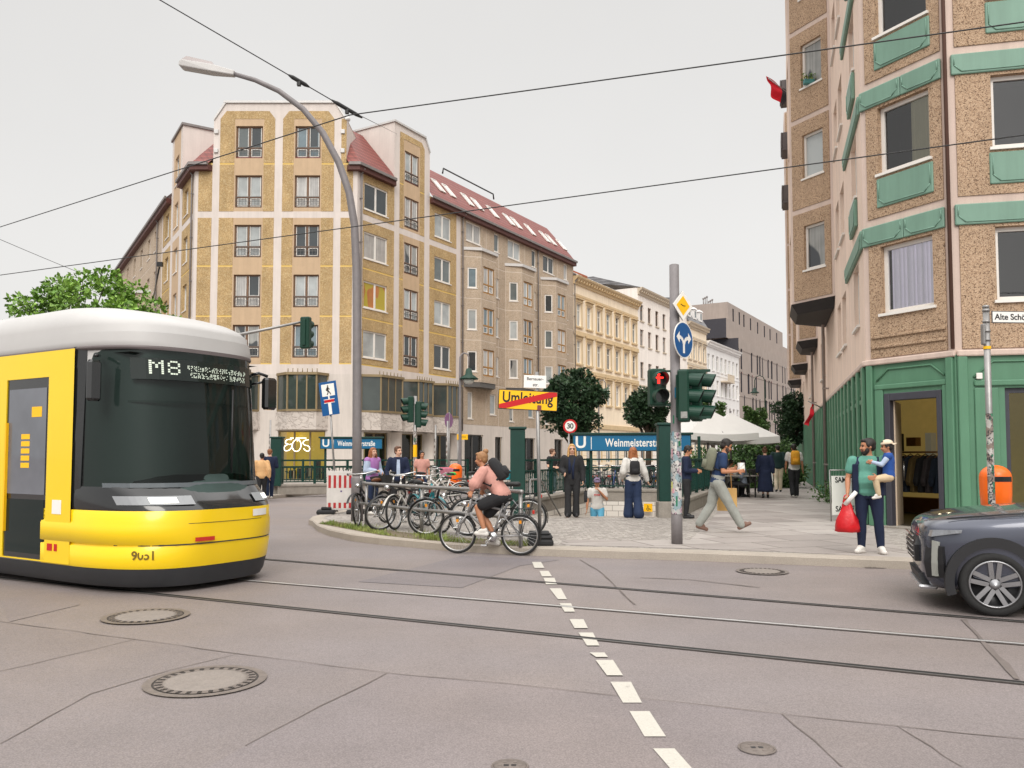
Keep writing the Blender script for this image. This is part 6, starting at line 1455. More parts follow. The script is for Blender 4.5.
# ================================================================== bicycles
M_tyre = mat('tyre_rubber', (.02, .02, .02), .8, var=.15, scale=30)
M_rim = mat('alloy_rim', (.5, .5, .5), .3, .9, var=.1)
M_saddle = mat('saddle_black', (.02, .02, .02), .55)
M_saddleb = mat('saddle_brown', srgb(110, 66, 40, .8), .5, var=.2, scale=20)
M_basket = mat('wicker_black', (.025, .025, .025), .7, var=.3, scale=60, bmp=.4)
M_refl = mat('reflector_red', (.5, .03, .02), .3)
M_amber = mat('reflector_amber', (.8, .3, .02), .3)
def bicycle(label, loc, rz, frame_mat, lean=0.0, kind='city', basket=None, fender=None, saddle=None, steer=0.0, group=None, r=.325, n=26, extra=None):
    e = thing('bicycle', label, 'bicycle', tuple(loc), rz, group); e.rotation_euler = (lean, 0, rz)
    WB = 1.06; T = .022
    def wheel(x, st=0.0):
        Mw = Matrix.Translation((x, 0, r)) @ Matrix.Rotation(st, 4, 'Z') @ Matrix.Rotation(PI/2, 4, 'X')
        def torus(mb, R0, rr, m=0, nn=8):
            mb.M = Mw; k = 32; rings = []
            for i in range(k):
                a = 2*PI*i/k; rings.append([((R0 + rr*math.cos(2*PI*j/nn))*math.cos(a), (R0 + rr*math.cos(2*PI*j/nn))*math.sin(a), rr*math.sin(2*PI*j/nn)) for j in range(nn)])
            rings.append(rings[0]); mb.loft(rings, m, True, False, False)
        mb = MB(); mb.M = Mw; mb.cyl((0, 0, -.045), (0, 0, .045), .022, n=8)
        for k in range(n // 2 * 2): a = 2*PI*k/n; s = .03 if k % 2 else -.03; mb.tube([(0.02*math.cos(a), .02*math.sin(a), s), ((r-.035)*math.cos(a), (r-.035)*math.sin(a), 0)], .0022, 3, caps=False)
        w_ = mb.build('wheel', M_rim, e)
        mb = MB(); torus(mb, r - .02, .02); mb.build('tyre', M_tyre, w_)
        mb = MB(); torus(mb, r - .045, .011, 0, 6); mb.build('rim', M_rim, w_)
        mb = MB(); mb.M = Mw; mb.box(-.02, .02, r*.55, r*.55 + .05, -.006, .006); mb.build('reflector', M_amber, w_)
    rear, front = -WB*.46, WB*.54
    wheel(rear); wheel(front, steer)
    bb = (-.03, 0, .29); st = (-.20, 0, .80); ht, hb = (front - .24, 0, .88), (front - .19, 0, .66); ra = (rear, 0, r); fa = (front, 0, r)
    mb = MB()
    if kind == 'step': mb.tube([hb, (.14, 0, .40), bb], .024, 8); mb.tube([(hb[0], 0, .78), (.1, 0, .52), (-.08, 0, .45)], .018, 8)
    else: mb.tube([hb, bb], .022, 8); mb.tube([(ht[0], 0, .83), (-.175, 0, .72)], .019, 8)
    mb.tube([bb, st], .019, 8); mb.tube([ht, hb], .024, 8)
    for s in (-1, 1): mb.tube([(bb[0], s*.03, bb[2]), (rear, s*.06, r)], .011, 6); mb.tube([(-.165, s*.02, .68), (rear, s*.06, r)], .009, 6)
    f_ = mb.build('frame', frame_mat, e)
    mb = MB(); cs, sn = math.cos(steer), math.sin(steer)
    for s in (-1, 1): mb.tube([(hb[0] + .01, s*.05, hb[2] - .03), (front - .05, s*.055, r + .16), (front, s*.055, r)], .012, 6)
    mb.box(hb[0] - .02, hb[0] + .04, -.06, .06, hb[2] - .04, hb[2] - .015); mb.build('fork', frame_mat, e)
    mb = MB(); hx = ht[0] - .02; mb.tube([ht, (hx, 0, 1.0)], .014, 8)
    Hh = Matrix.Translation((hx, 0, 1.0)) @ Matrix.Rotation(steer, 4, 'Z'); mb.M = Hh
    mb.tube([(-.17, -.30, .04), (-.05, -.27, .06), (.03, -.1, .03), (.03, .1, .03), (-.05, .27, .06), (-.17, .30, .04)], .012, 8); hbz = mb.build('handlebar', M_chrome, e)
    for s in (-1, 1): mb = MB(Hh); mb.tube([(-.2, s*.305, .038), (-.08, s*.285, .055)], .018, 8); mb.build('grip', M_saddle, hbz)
    mb = MB(); mb.tube([st, (-.215, 0, .88)], .014, 8); mb.build('seat_post', M_chrome, e)
    mb = MB(); mb.loft([[(x - .21, y*w_, .88 + z*h_) for y, z in ((-1, 0), (-.6, .8), (0, 1), (.6, .8), (1, 0), (0, -.5))] for x, w_, h_ in ((-.14, .06, .03), (-.11, .085, .06), (-.02, .07, .06), (.07, .03, .05), (.13, .018, .03))], 0, True); mb.build('saddle', saddle or M_saddle, e)
    mb = MB(); mb.M = Matrix.Translation(bb) @ Matrix.Rotation(PI/2, 4, 'X'); mb.lathe([(.085, -.05), (.085, -.044), (.02, -.05)], 20); mb.M = Matrix.Translation(bb)
    mb.tube([(0, .07, 0), (.10, .08, -.13)], .011, 6); mb.tube([(0, -.07, 0), (-.10, -.08, .13)], .011, 6); mb.rbox(.05, .15, .08, .17, -.145, -.12, .005); mb.rbox(-.15, -.05, -.17, -.08, .12, .145, .005); mb.build('crank', M_chrome, e)
    mb = MB(); mb.rbox(rear + .0, bb[0] + .1, -.06, -.05, .27, .36, .004) if kind == 'step' else mb.tube([(rear, -.05, r + .03), (bb[0], -.05, bb[2] + .085)], .005, 4); mb.build('chain_guard', M_black, e)
    for x0, a0, a1 in ((rear, 20, 195), (front, 25, 160)):
        mb = MB(Matrix.Translation((x0, 0, r))); k = 14; rr_ = r + .022
        for i in range(k):
            a, b_ = R(a0 + (a1-a0)*i/k), R(a0 + (a1-a0)*(i+1)/k)
            for y0, y1, d0, d1 in ((-.028, 0, -.012, 0), (0, .028, 0, -.012)): mb.add([((rr_+d0)*math.cos(a), y0, (rr_+d0)*math.sin(a)), ((rr_+d1)*math.cos(a), y1, (rr_+d1)*math.sin(a)), ((rr_+d1)*math.cos(b_), y1, (rr_+d1)*math.sin(b_)), ((rr_+d0)*math.cos(b_), y0, (rr_+d0)*math.sin(b_))], [(0, 1, 2, 3)], 0, True)
        mb.build('mudguard', fender or M_black, e)
    mb = MB()
    for y in (-.06, 0, .06): mb.cyl((rear - .2, y, .74), (rear + .22, y, .74), .007, n=6)
    for x in (rear - .18, rear + .2): mb.cyl((x, -.07, .74), (x, .07, .74), .007, n=6)
    for s in (-1, 1): mb.cyl((rear - .12, s*.07, .74), (rear, s*.07, r), .006, n=6)
    mb.build('carrier', M_black, e)
    mb = MB(); mb.rbox(rear - .235, rear - .205, -.04, .04, .66, .72, .008); mb.build('rear_light', M_refl, e)
    mb = MB(); mb.cyl((front - .17, 0, .80), (front - .08, 0, .80), .035, .045, n=10); mb.build('headlight', M_chrome, e)
    mb = MB(); mb.tube([(bb[0] - .05, .06, .26), (bb[0] - .18, .2, .01)], .008, 6); mb.build('kickstand', M_black, e)
    if basket:
        mb = MB(Hh if basket[0] == 'front' else Matrix.Translation((rear, 0, .755)))
        x0, x1 = (.06, .36) if basket[0] == 'front' else (-.2, .18); zb = -.18 if basket[0] == 'front' else 0
        mb.loft([[(x0 + .03, -.15, zb), (x1 - .03, -.15, zb), (x1 - .03, .15, zb), (x0 + .03, .15, zb)], [(x0, -.19, zb + .22), (x1, -.19, zb + .22), (x1, .19, zb + .22), (x0, .19, zb + .22)], [(x0 + .02, -.17, zb + .22), (x1 - .02, -.17, zb + .22), (x1 - .02, .17, zb + .22), (x0 + .02, .17, zb + .22)], [(x0 + .04, -.14, zb + .05), (x1 - .04, -.14, zb + .05), (x1 - .04, .14, zb + .05), (x0 + .04, .14, zb + .05)]], 0); mb.build('basket', basket[1], e)
    if extra == 'lock': mb = MB(); mb.M = Matrix.Translation((.1, 0, .62)) @ Matrix.Rotation(PI/2, 4, 'X'); mb.tube([(.14*math.cos(2*PI*k/14), .14*math.sin(2*PI*k/14), .03*math.sin(k)) for k in range(15)], .014, 6); mb.build('cable_lock', M_rubber, e)
    return e
bm = lambda n_, c: mat('bike_paint_' + n_, c, .3, var=.06, coat=.4)
BK, TE, WH, GY, RD, GN, BL = bm('black', (.015, .015, .017)), bm('teal', srgb(34, 120, 128)), bm('white', srgb(206, 202, 196)), bm('grey', srgb(120, 120, 124)), bm('red', srgb(150, 40, 36)), bm('green', srgb(40, 110, 60)), bm('blue', srgb(40, 70, 120))
gp = 'bicycles parked along the guard rail'
def on(px, Y, z=.12): q = AT(px, 460, Y); return (q.x, q.y, z)
bicycle('black city bicycle with dark basket nearest the street lamp, behind the guard rail', on(374, 16.6), R(-112), BK, R(6), 'step', ('rear', M_basket), None, M_saddleb, R(20), gp, extra=None)
bicycle('black bicycle with coiled cable lock beside the first rail post', on(402, 15.7), R(-128), BK, R(-6), 'city', None, None, None, R(-15), gp, extra='lock')
bicycle('teal bicycle with teal mudguards at the middle post of the guard rail', on(428, 15.2), R(-60), TE, R(5), 'step', None, TE, None, R(15), gp)
bicycle('white low-step bicycle half hidden between the teal and the black one', on(414, 15.9), R(-120), WH, R(4), 'step', None, WH, M_saddleb, R(10), gp)
bicycle('black bicycle with black mudguards and carrier just before the cyclist', on(459, 14.4), R(188), BK, R(-5), 'city', None, BK, None, R(-8), gp)
bicycle('grey bicycle locked to the guard rail behind the cyclist', on(500, 14.2), R(172), GY, R(5), 'step', None, None, None, R(12), gp)
M_pinkb = mat('pink_basket', srgb(206, 130, 150), .7, var=.2, scale=20); M_greenh = mat('green_cover', srgb(30, 180, 80), .5); M_cyan = mat('cyan_cover', srgb(40, 170, 190), .5)
gp2 = 'bicycles parked on the far edge of the plaza'
bicycle('pale bicycle with pink flowered basket behind the man in the navy jacket', on(428, 23.5), R(20), WH, R(5), 'step', ('front', M_pinkb), WH, None, R(10), gp2)
bicycle('white bicycle with bright green saddle cover beside the orange bin', on(443, 22.5), R(200), WH, R(-4), 'step', None, WH, M_greenh, 0, gp2)
bicycle('dark bicycle parked just past the orange bin', on(478, 24), R(30), BK, R(4), 'city', None, None, None, R(20), gp2)
bicycle('black bicycle with cyan basket cover beside the cyclist head', on(489, 22.8), R(160), BK, R(-4), 'step', ('rear', M_cyan), None, None, 0, gp2)
proto = bicycle('parked bicycle seen through the railings behind the stair entrance', on(596, 28.5), R(70), GY, R(4), 'city', None, None, None, R(10), 'bicycles massed behind the station railings', n=12)
pr2 = bicycle('parked bicycle seen through the railings behind the stair entrance', on(604, 29), R(100), BK, R(-4), 'step', None, None, None, R(-10), 'bicycles massed behind the station railings', n=12)
pr3 = bicycle('parked bicycle seen through the railings behind the stair entrance', on(612, 28.6), R(75), BL, R(4), 'step', ('front', M_basket), None, None, R(-10), 'bicycles massed behind the station railings', n=12)
rr = random.Random(2)
for i, px in enumerate([620, 627, 634, 641, 648, 655, 662, 672, 588]):
    c_ = dup((proto, pr2, pr3)[i % 3], on(px, 28.4 + rr.random()*1.2), R(rr.choice([65, 80, 95, 110, 250, 280])))
    c_.rotation_euler = (R(rr.uniform(-6, 6)), 0, c_.rotation_euler[2])
# ================================================================== yellow tram
TIP = Vector((-3.0, 9.36, 0)); TU = Vector((.857, -.515, 0)); TRZ = math.atan2(TU.y, TU.x)
tr = thing('tram', 'yellow low-floor tram with white roof and wide dark windscreen entering the junction', 'tram', tuple(TIP), TRZ)
M_ty = mat('tram_yellow', (.88, .60, .006), .3, var=.03, scale=1.5, coat=.4)
M_troof = mat('tram_roof_white', srgb(226, 224, 222, .60), .45, var=.05, scale=1.2)
M_tdk = mat('tram_black_band', (.012, .013, .014), .12, var=.1, coat=.6)
M_tskirt = mat('tram_skirt', (.03, .031, .034), .55, var=.15)
M_tglass = mat('tram_side_glass', (.010, .018, .017), .05, spec=.22, var=.2, scale=.8)
M_tscreen = glass('tram_windscreen', (.62, .80, .76), .02, 1.38, .36)
M_tdoor = pane_mat('tram_door_glass', (.15, .16, .185), 0, (.012, .014, .016), .50, seed=6)  # blue-grey reflection and dark bands painted into the glass colour
HW = 1.09; LT = 16.0
def plan(z, ins=0.0):
    """tram outline at height z, from rear left round the nose to rear right"""
    nose = -.30 - .10*max(0, (.45 - z)/.45) - .22*max(0, min(1, (z - .91)/.25)) - .16*(max(0, z - .95)/1.8)**1.2
    hw = HW - ins; Ln = 1.35; n = 40; pts = [(-LT, hw), (-6, hw), (-3.2, hw), (-2.2, hw)]
    ex = 2.5
    for i in range(n + 1):
        a = PI/2 - PI*i/n; c, s = math.cos(a), math.sin(a)
        pts.append((nose - Ln + Ln*abs(c)**(2/ex)*(1), hw*math.copysign(abs(s)**(2/3.2), s)))
    pts += [(-2.2, -hw), (-3.2, -hw), (-6, -hw), (-LT, -hw)]
    return pts
def shell(mb, levels, m=0, sel=None, smooth=True):
    rings = [[(x, y, z) for x, y in plan(z, ins)] for z, ins in levels]; n = len(rings[0])
    v = [p for r_ in rings for p in r_]; f = []
    for k in range(len(rings) - 1):
        for i in range(n - 1):
            xm = (rings[k][i][0] + rings[k][i+1][0])/2
            if sel is None or sel(xm, rings[k][i][1], (rings[k][i][2] + rings[k+1][i][2])/2): f.append((k*n+i, (k+1)*n+i, (k+1)*n+i+1, k*n+i+1))
    used = sorted({i for q in f for i in q}); ix = {a: b for b, a in enumerate(used)}
    mb.add([v[i] for i in used], [tuple(ix[i] for i in q) for q in f], m, smooth)
mb = MB(); shell(mb, [(.07, .07), (.13, .02), (.27, .0)]); mb.build('skirt', M_tskirt, tr)
mb = MB(); mb.poly([(x, y, .16) for x, y in plan(.16, .03)]); mb.build('underframe', M_black, tr)
mb = MB(); shell(mb, [(.272, .0), (.30, -.012), (.50, -.012), (.515, .012), (.53, .012), (.545, -.02), (.74, -.02), (.77, .0), (.895, .0), (.90, .01)], 0, lambda x, y, z: x > -2.05)
bd = mb.build('body', M_ty, tr)
mb = MB(); shell(mb, [(.90, .014), (.93, .006), (1.0, .004), (1.06, .004), (1.12, .006), (1.16, .014)], 0, lambda x, y, z: x > -2.2); mb.build('headlight_band', M_tdk, tr)
mb = MB(); shell(mb, [(1.16, .016), (1.20, .02), (2.30, .03), (2.66, .035), (2.70, .04)], 0, lambda x, y, z: x > -2.3); ws = mb.build('windscreen', M_tscreen, tr)
mb = MB(); mb.quad((-2.06, -1.07, .9), (-2.06, 1.07, .9), (-2.06, 1.07, 2.74), (-2.06, -1.07, 2.74)); mb.quad((-2.06, 1.035, .9), (-1.60, 1.035, .9), (-1.60, 1.035, 2.7), (-2.06, 1.035, 2.7)); mb.quad((-2.06, -1.035, .9), (-1.62, -1.035, .9), (-1.62, -1.035, 2.7), (-2.06, -1.035, 2.7)); mb.quad((-2.06, -1.02, 2.66), (-2.06, 1.02, 2.66), (-.9, .9, 2.66), (-.9, -.9, 2.66)); mb.box(-2.055, -2.04, -.35, .55, 1.2, 2.4, 1); mb.build('cab_wall', [mat('cab_dark', (.02, .024, .024), .7, var=.2), mat('cab_grey_door', (.09, .10, .10), .5, var=.2)], tr)
mb = MB(); shell(mb, [(1.08, .14), (1.22, .16), (1.27, .30), (1.29, .5)], 0, lambda x, y, z: x > -2.0); mb.rbox(-1.35, -1.0, -.25, .35, 1.28, 1.42, .04); mb.build('dashboard', mat('cab_dashboard', (.035, .06, .055), .6, var=.2), tr)
mb = MB(); mb.rbox(-1.75, -1.62, -.28, .28, 1.2, 2.0, .06); mb.rbox(-1.70, -1.60, -.14, .14, 2.02, 2.26, .05); mb.rbox(-1.75, -1.25, -.28, .28, 1.06, 1.2, .06); mb.build('driver_seat', mat('cab_seat', (.04, .05, .06), .8, var=.2), tr)
for sd in (-1, 1): mb = MB(); mb.loft([[(-1.66, sd*1.0, z_), (-1.50, sd*1.0, z_), (-1.50, sd*(1.068 - .02*k_), z_), (-1.66, sd*1.088, z_)] for k_, z_ in ((0, 1.1), (1, 2.0), (2, 2.74))]); mb.build('cab_pillar', M_tdk, tr)
mb = MB(); mb.cyl((-1.0, .42, 1.25), (-1.05, .42, 2.66), .035, n=10); mb.build('reflection_bar', mat('reflection_grey', (.35, .36, .37), .35, .4), tr)  # added grey bar standing in for a pole reflected in the windscreen
# side walls behind the cab: yellow, with door and window openings set in
for sd in (1, -1):
    Fs = Matrix.Rotation(0 if sd < 0 else PI, 4, 'Z')
    mb = MB(); F = Matrix(((1, 0, 0, 0), (0, 1, 0, -HW), (0, 0, 1, 0), (0, 0, 0, 1))) if sd < 0 else Matrix(((-1, 0, 0, 0), (0, -1, 0, HW), (0, 0, 1, 0), (0, 0, 0, 1)))
    q = (lambda a, b: (a, b)) if sd < 0 else (lambda a, b: (-b, -a))
    doors = [(-3.02, -2.12), (-8.0, -6.7), (-12.6, -11.3)]; wins = [(-4.7, -3.3), (-6.5, -4.85), (-9.7, -8.2), (-11.1, -9.85), (-15.6, -12.9)]
    holes = [(*q(a, b), .30, 2.42) for a, b in doors] + [(*q(a, b), 1.08, 2.42) for a, b in wins]
    lo, hi = q(-LT, -1.62); facade(mb, F, lo, hi, .285, 2.72, [h for h in holes], lambda u, z: (0, .014 if True else 0), (), (), .03)
    mb.build('side_panel', M_ty, tr)
    for a, b in doors:
        u0, u1 = q(a, b); mb = MB(F); mb.box(u0 + .0, u1, .0, .03, .30, 2.42, 0); d_ = mb.build('door', M_tdk, tr)
        mid = u0 if b - a < 1 else (u0 + u1)/2
        for x0, x1 in (((u0 + .05, u1 - .05),) if b - a < 1 else ((u0 + .05, mid - .03), (mid + .03, u1 - .05))):
            mb = MB(F); mb.box(x0, x1, -.006, -.001, 1.05, 2.30); mb.build('pane', M_tdoor, d_); mb = MB(F); mb.box(x0, x1, -.006, -.001, .36, .99); mb.build('pane', M_tglass, d_)
        mb = MB(F); mb.box(u0 + .03, u0 + .06, -.04, -.008, .6, 1.9); mb.build('handle', M_yellow, d_)
        mb = MB(F); mb.box(u1 - .35, u1 - .14, -.0085, -.0065, 1.96, 2.08); mb.build('notice', M_yellow, d_)
        mb = MB(F)
        for k in range(5): mb.box(u0 + .34, u0 + .52, -.0085, -.0065, 1.36 + .085*k, 1.42 + .085*k)
        mb.build('notice', M_yellow, d_)
    for a, b in wins:
        u0, u1 = q(a, b); mb = MB(F); mb.box(u0, u1, .0, .03, 1.08, 2.42); mb.build('side_window', M_tglass, tr)
# roof
mb = MB(); shell(mb, [(2.70, .045), (2.73, -.0), (2.80, .0), (2.90, .015)], 0)
rt = [[(x, y, z) for x, y in plan(2.90, .015)]]
for k in range(1, 9):
    a = PI/2*k/8; sc = math.cos(a); z = 2.90 + .44*math.sin(a)
    rt.append([((x if x < -2.9 else -2.9 + (x + 2.9)*(1 - (1 - max(sc, .02))*.92)), y*(max(sc, .02)**.45 if k < 8 else .02), z) for x, y, _ in rt[0]])
n = len(rt[0]); v = [p_ for r_ in rt for p_ in r_]; mb.add(v, [(k*n+i, (k+1)*n+i, (k+1)*n+i+1, k*n+i+1) for k in range(len(rt)-1) for i in range(n-1)], 0, True)
mb.build('roof', M_troof, tr)
mb = MB(); shell(mb, [(2.698, .02), (2.715, -.008), (2.73, -.008), (2.742, .0)]); mb.build('roof_gutter', mat('tram_gutter', srgb(100, 92, 92), .5), tr)
# details on the nose
def on_nose(z, y, out=.0):
    P_ = plan(z, .02); best = None
    for (xa, ya), (xb, yb) in zip(P_, P_[1:]):
        if (ya - y)*(yb - y) <= 0 and abs(ya - yb) > 1e-6:
            k = (y - ya)/(yb - ya); x = xa + (xb - xa)*k
            if best is None or x > best[0]: best = (x, math.atan2(yb - ya, xb - xa) + PI/2)
    return Vector((best[0] + out*math.cos(best[1]), y + out*math.sin(best[1]), z)), best[1]
def nose_strip(mb, y0, y1, z0, z1, out, m=0, n=16):
    P0 = []
    for i in range(n + 1):
        y = y0 + (y1 - y0)*i/n; P0.append((on_nose(z0, y, out)[0], on_nose(z1, y, out)[0]))
    for (a, b), (c, d) in zip(P0, P0[1:]): mb.add([tuple(a), tuple(c), tuple(d), tuple(b)], [(0, 1, 2, 3)], m, True)
for y0, y1 in ((-.98, -.42), (.42, .98)):
    mb = MB(); nose_strip(mb, y0, y1, .965, 1.06, .024); h_ = mb.build('headlight', mat('lamp_cover', (.22, .23, .24), .08, spec=.9), tr)
    mb = MB(); c0 = (y0 + y1)/2; nose_strip(mb, c0 - .1, c0 + .12, .985, 1.045, .028); mb.build('lamp', mat('headlamp_lit', (.9, .9, .85), .3, emit=(1, .97, .85), estr=1.0), h_)
mb = MB(); nose_strip(mb, -.85, .85, 2.36, 2.60, .014); dsp = mb.build('destination_display', mat('display_glass', (.012, .018, .016), .08), tr)
M_led = mat('led_white', (.45, .5, .42), .4, emit=(.85, .95, .78), estr=.45)
mb = MB(); rr = random.Random(21)
def led_word(y, z0, h, bits, st):
    for row in bits:
        pass
FONT = {'M': ('10001', '11011', '10101', '10101', '10001', '10001', '10001'), '8': ('01110', '10001', '10001', '01110', '10001', '10001', '01110'), '1': ('00100', '01100', '00100', '00100', '00100', '00100', '01110')}
y = -.72
for ch in 'M8':
    for j, row in enumerate(FONT[ch]):
        for i, c_ in enumerate(row):
            if c_ == '1': nose_strip(mb, y + i*.026, y + i*.026 + .022, 2.56 - j*.023, 2.56 - j*.023 + .018, .019, 0, 1)
    y += .165
for line in (0, 1):
    y2 = -.34 + .03*line
    while y2 < .5:
        wl = rr.choice([2, 3, 3])
        for i in range(wl):
            for j in range(5):
                if rr.random() < .55: nose_strip(mb, y2 + i*.014, y2 + i*.014 + .011, 2.53 - line*.078 - j*.0125, 2.53 - line*.078 - j*.0125 + .0095, .019, 0, 1)
        y2 += wl*.014 + .012
mb.build('led_lettering', M_led, dsp)
mb = MB(); nose_strip(mb, -1.0, 1.0, 1.15, 1.20, .016); mb.build('windscreen_trim', mat('trim_grey', srgb(90, 96, 100), .4), tr); mb = MB(); nose_strip(mb, -.95, .95, 2.10, 2.125, -.05); mb.build('sun_blind', mat('blind_edge', srgb(170, 172, 168), .5), tr)
mb = MB(); p_ = on_nose(1.3, .2, .02)[0]; q_ = on_nose(2.3, .28, .02)[0]; mb.tube([tuple(p_), tuple(q_)], .012, 6); p2 = on_nose(1.3, -.25, .02)[0]; q2 = on_nose(1.36, .5, .03)[0]; mb.build('wiper', M_black, tr)
mb = MB(); nose_strip(mb, .34, .62, .79, .87, .012); mb.build('number_plate', M_signwhite, tr)
mb = MB(); nose_strip(mb, -.45, -.22, .555, .60, .026); mb.build('marker_light', M_refl, tr)
Ff = Matrix(((1, 0, 0, 0), (0, 1, 0, -HW - .014), (0, 0, 1, 0), (0, 0, 0, 1)))
pn, an = on_nose(.42, -.86, .016); text_obj('fleet_number', '9051', .13, mat('number_grey', srgb(110, 90, 20), .5), tr, Matrix.Translation(pn) @ Matrix.Rotation(an + PI/2, 4, 'Z') @ Matrix.Rotation(PI/2, 4, 'X'), .002, 'CENTER')
mb = MB(Ff); mb.box(-1.98, -1.80, -.004, -.001, .84, 1.0); mb.build('notice', M_signwhite, tr)
mb = MB(Ff); mb.box(-2.06, -1.96, -.004, -.001, .42, .50); mb.box(-1.92, -1.86, -.004, -.001, .42, .50); mb.build('sticker', M_red, tr)
mb = MB(); nose_strip(mb, -1.0, 1.0, .522, .536, .012); nose_strip(mb, -1.0, 1.0, .752, .758, .006); mb.build('panel_seam', M_tskirt, tr)
# mirrors
for sd, yb in ((1, .95), (-1, -.95)):
    a, an = on_nose(2.55, yb*.98); mb = MB()
    if sd > 0:
        mb.tube([tuple(a), tuple(a + Vector((.10, .10, .04))), tuple(a + Vector((.16, .20, .0)))], .022, 6); mb.tube([tuple(a + Vector((0, 0, -.12))), tuple(a + Vector((.10, .10, -.09))), tuple(a + Vector((.16, .20, -.06)))], .018, 6)
        c = a + Vector((.17, .22, -.42)); mb.rbox(c.x - .06, c.x + .06, c.y - .10, c.y + .10, c.z - .02, c.z + .40, .03)
    else:
        mb.tube([(-1.25, -1.04, 2.62), (-1.1, -1.18, 2.6)], .02, 6); mb.rbox(-1.16, -1.08, -1.26, -1.10, 2.10, 2.55, .03)
    mb.build('mirror', M_tdk, tr)
# driver seat and pillar glimpsed through the glass are part of the dark cab; bogies below
for x in (-2.6, -7.0, -12.5):
    mb = MB(); mb.rbox(x - .8, x + .8, -.8, .8, .06, .28, .05); mb.build('bogie', M_tskirt, tr)
mb = MB(); mb.quad((-LT, -HW, .28), (-LT, HW, .28), (-LT, HW, 2.9), (-LT, -HW, 2.9)); mb.build('rear_wall', M_ty, tr)

# ================================================================== grey car
CH = Vector((-.935, .355, 0)); CRZ = math.atan2(CH.y, CH.x)
wc0 = G(996, 617)   # contact of the near front wheel
ca = thing('car', 'dark grey compact off-road style car nosing in from the edge of the frame', 'car', (0, 0, 0), CRZ)
M_car = mat('car_paint_grey', srgb(72, 76, 90, .85), .26, .45, var=.04, scale=2, coat=.9)
M_clad = mat('car_black_cladding', (.016, .016, .018), .55, var=.1)
M_cglass = mat('car_glass', (.012, .016, .016), .02, spec=.8, var=.1)
S = .915; WR = .33; FAX, RAX = 1.50, -1.30; HWc = .89
# body stations: x, z_bottom, half width low, z_shoulder, half width shoulder, z_top edge, half width top, z_top centre
ST_ = [(2.16, .46, .44, .62, .52, .74, .46, .77), (2.12, .26, .60, .60, .66, .82, .60, .86), (2.02, .21, .74, .62, .79, .88, .70, .915), (1.82, .20, .82, .66, .86, .915, .76, .96), (1.5, .21, .86, .70, .885, .95, .79, 1.0),
       (1.1, .22, .87, .74, .89, .98, .80, 1.035), (.75, .22, .86, .76, .89, 1.01, .80, 1.06), (.3, .22, .85, .77, .885, 1.04, .80, 1.08), (-.4, .22, .85, .78, .885, 1.07, .80, 1.08), (-1.1, .22, .86, .80, .89, 1.09, .80, 1.10), (-1.6, .24, .85, .82, .88, 1.10, .78, 1.11), (-1.95, .28, .80, .80, .84, 1.09, .74, 1.10), (-2.12, .40, .66, .72, .72, 1.0, .64, 1.02)]
def ring_car(s):
    x, zb, wb, zs, ws_, zt, wt, zc = s
    h = [(0, zb), (wb*.6, zb), (wb*.93, zb + .02), (wb, zb + .09), ((wb + ws_)/2 + .005, (zb + zs)/2), (ws_, zs), (ws_ - .012, (zs + zt)/2 + .02), (wt + .02, zt), (wt*.7, zt + (zc - zt)*.7), (wt*.3, zt + (zc - zt)*.97), (0, zc)]
    return [(x, -y, z) for y, z in h] + [(x, y, z) for y, z in reversed(h[1:-1])]
mb = MB(); mb.loft([list(reversed(ring_car(s))) for s in ST_], 0, True)
body = mb.build('body', [M_car, M_clad], ca)
cut = MB()
for x in (FAX, RAX):
    cut.M = Matrix.Translation((x, 0, WR)) @ Matrix.Rotation(PI/2, 4, 'X'); cut.cyl((0, 0, -1.2), (0, 0, -.55), .385, n=40); cut.cyl((0, 0, .55), (0, 0, 1.2), .385, n=40)
cutter = cut.build('cutter', M_clad)
sb = body.modifiers.new('Subsurf', 'SUBSURF'); sb.levels = 3; sb.render_levels = 3
bo = body.modifiers.new('Arch', 'BOOLEAN'); bo.operation = 'DIFFERENCE'; bo.object = cutter; bo.solver = 'EXACT'
bpy.context.view_layer.update()
dg = bpy.context.evaluated_depsgraph_get(); me = bpy.data.meshes.new_from_object(body.evaluated_get(dg)); body.modifiers.clear(); body.data = me
for p_ in me.polygons: p_.use_smooth = p_.area < 1
bpy.data.objects.remove(cutter)
try:
    me.set_sharp_from_angle(angle=R(35))
except Exception: pass
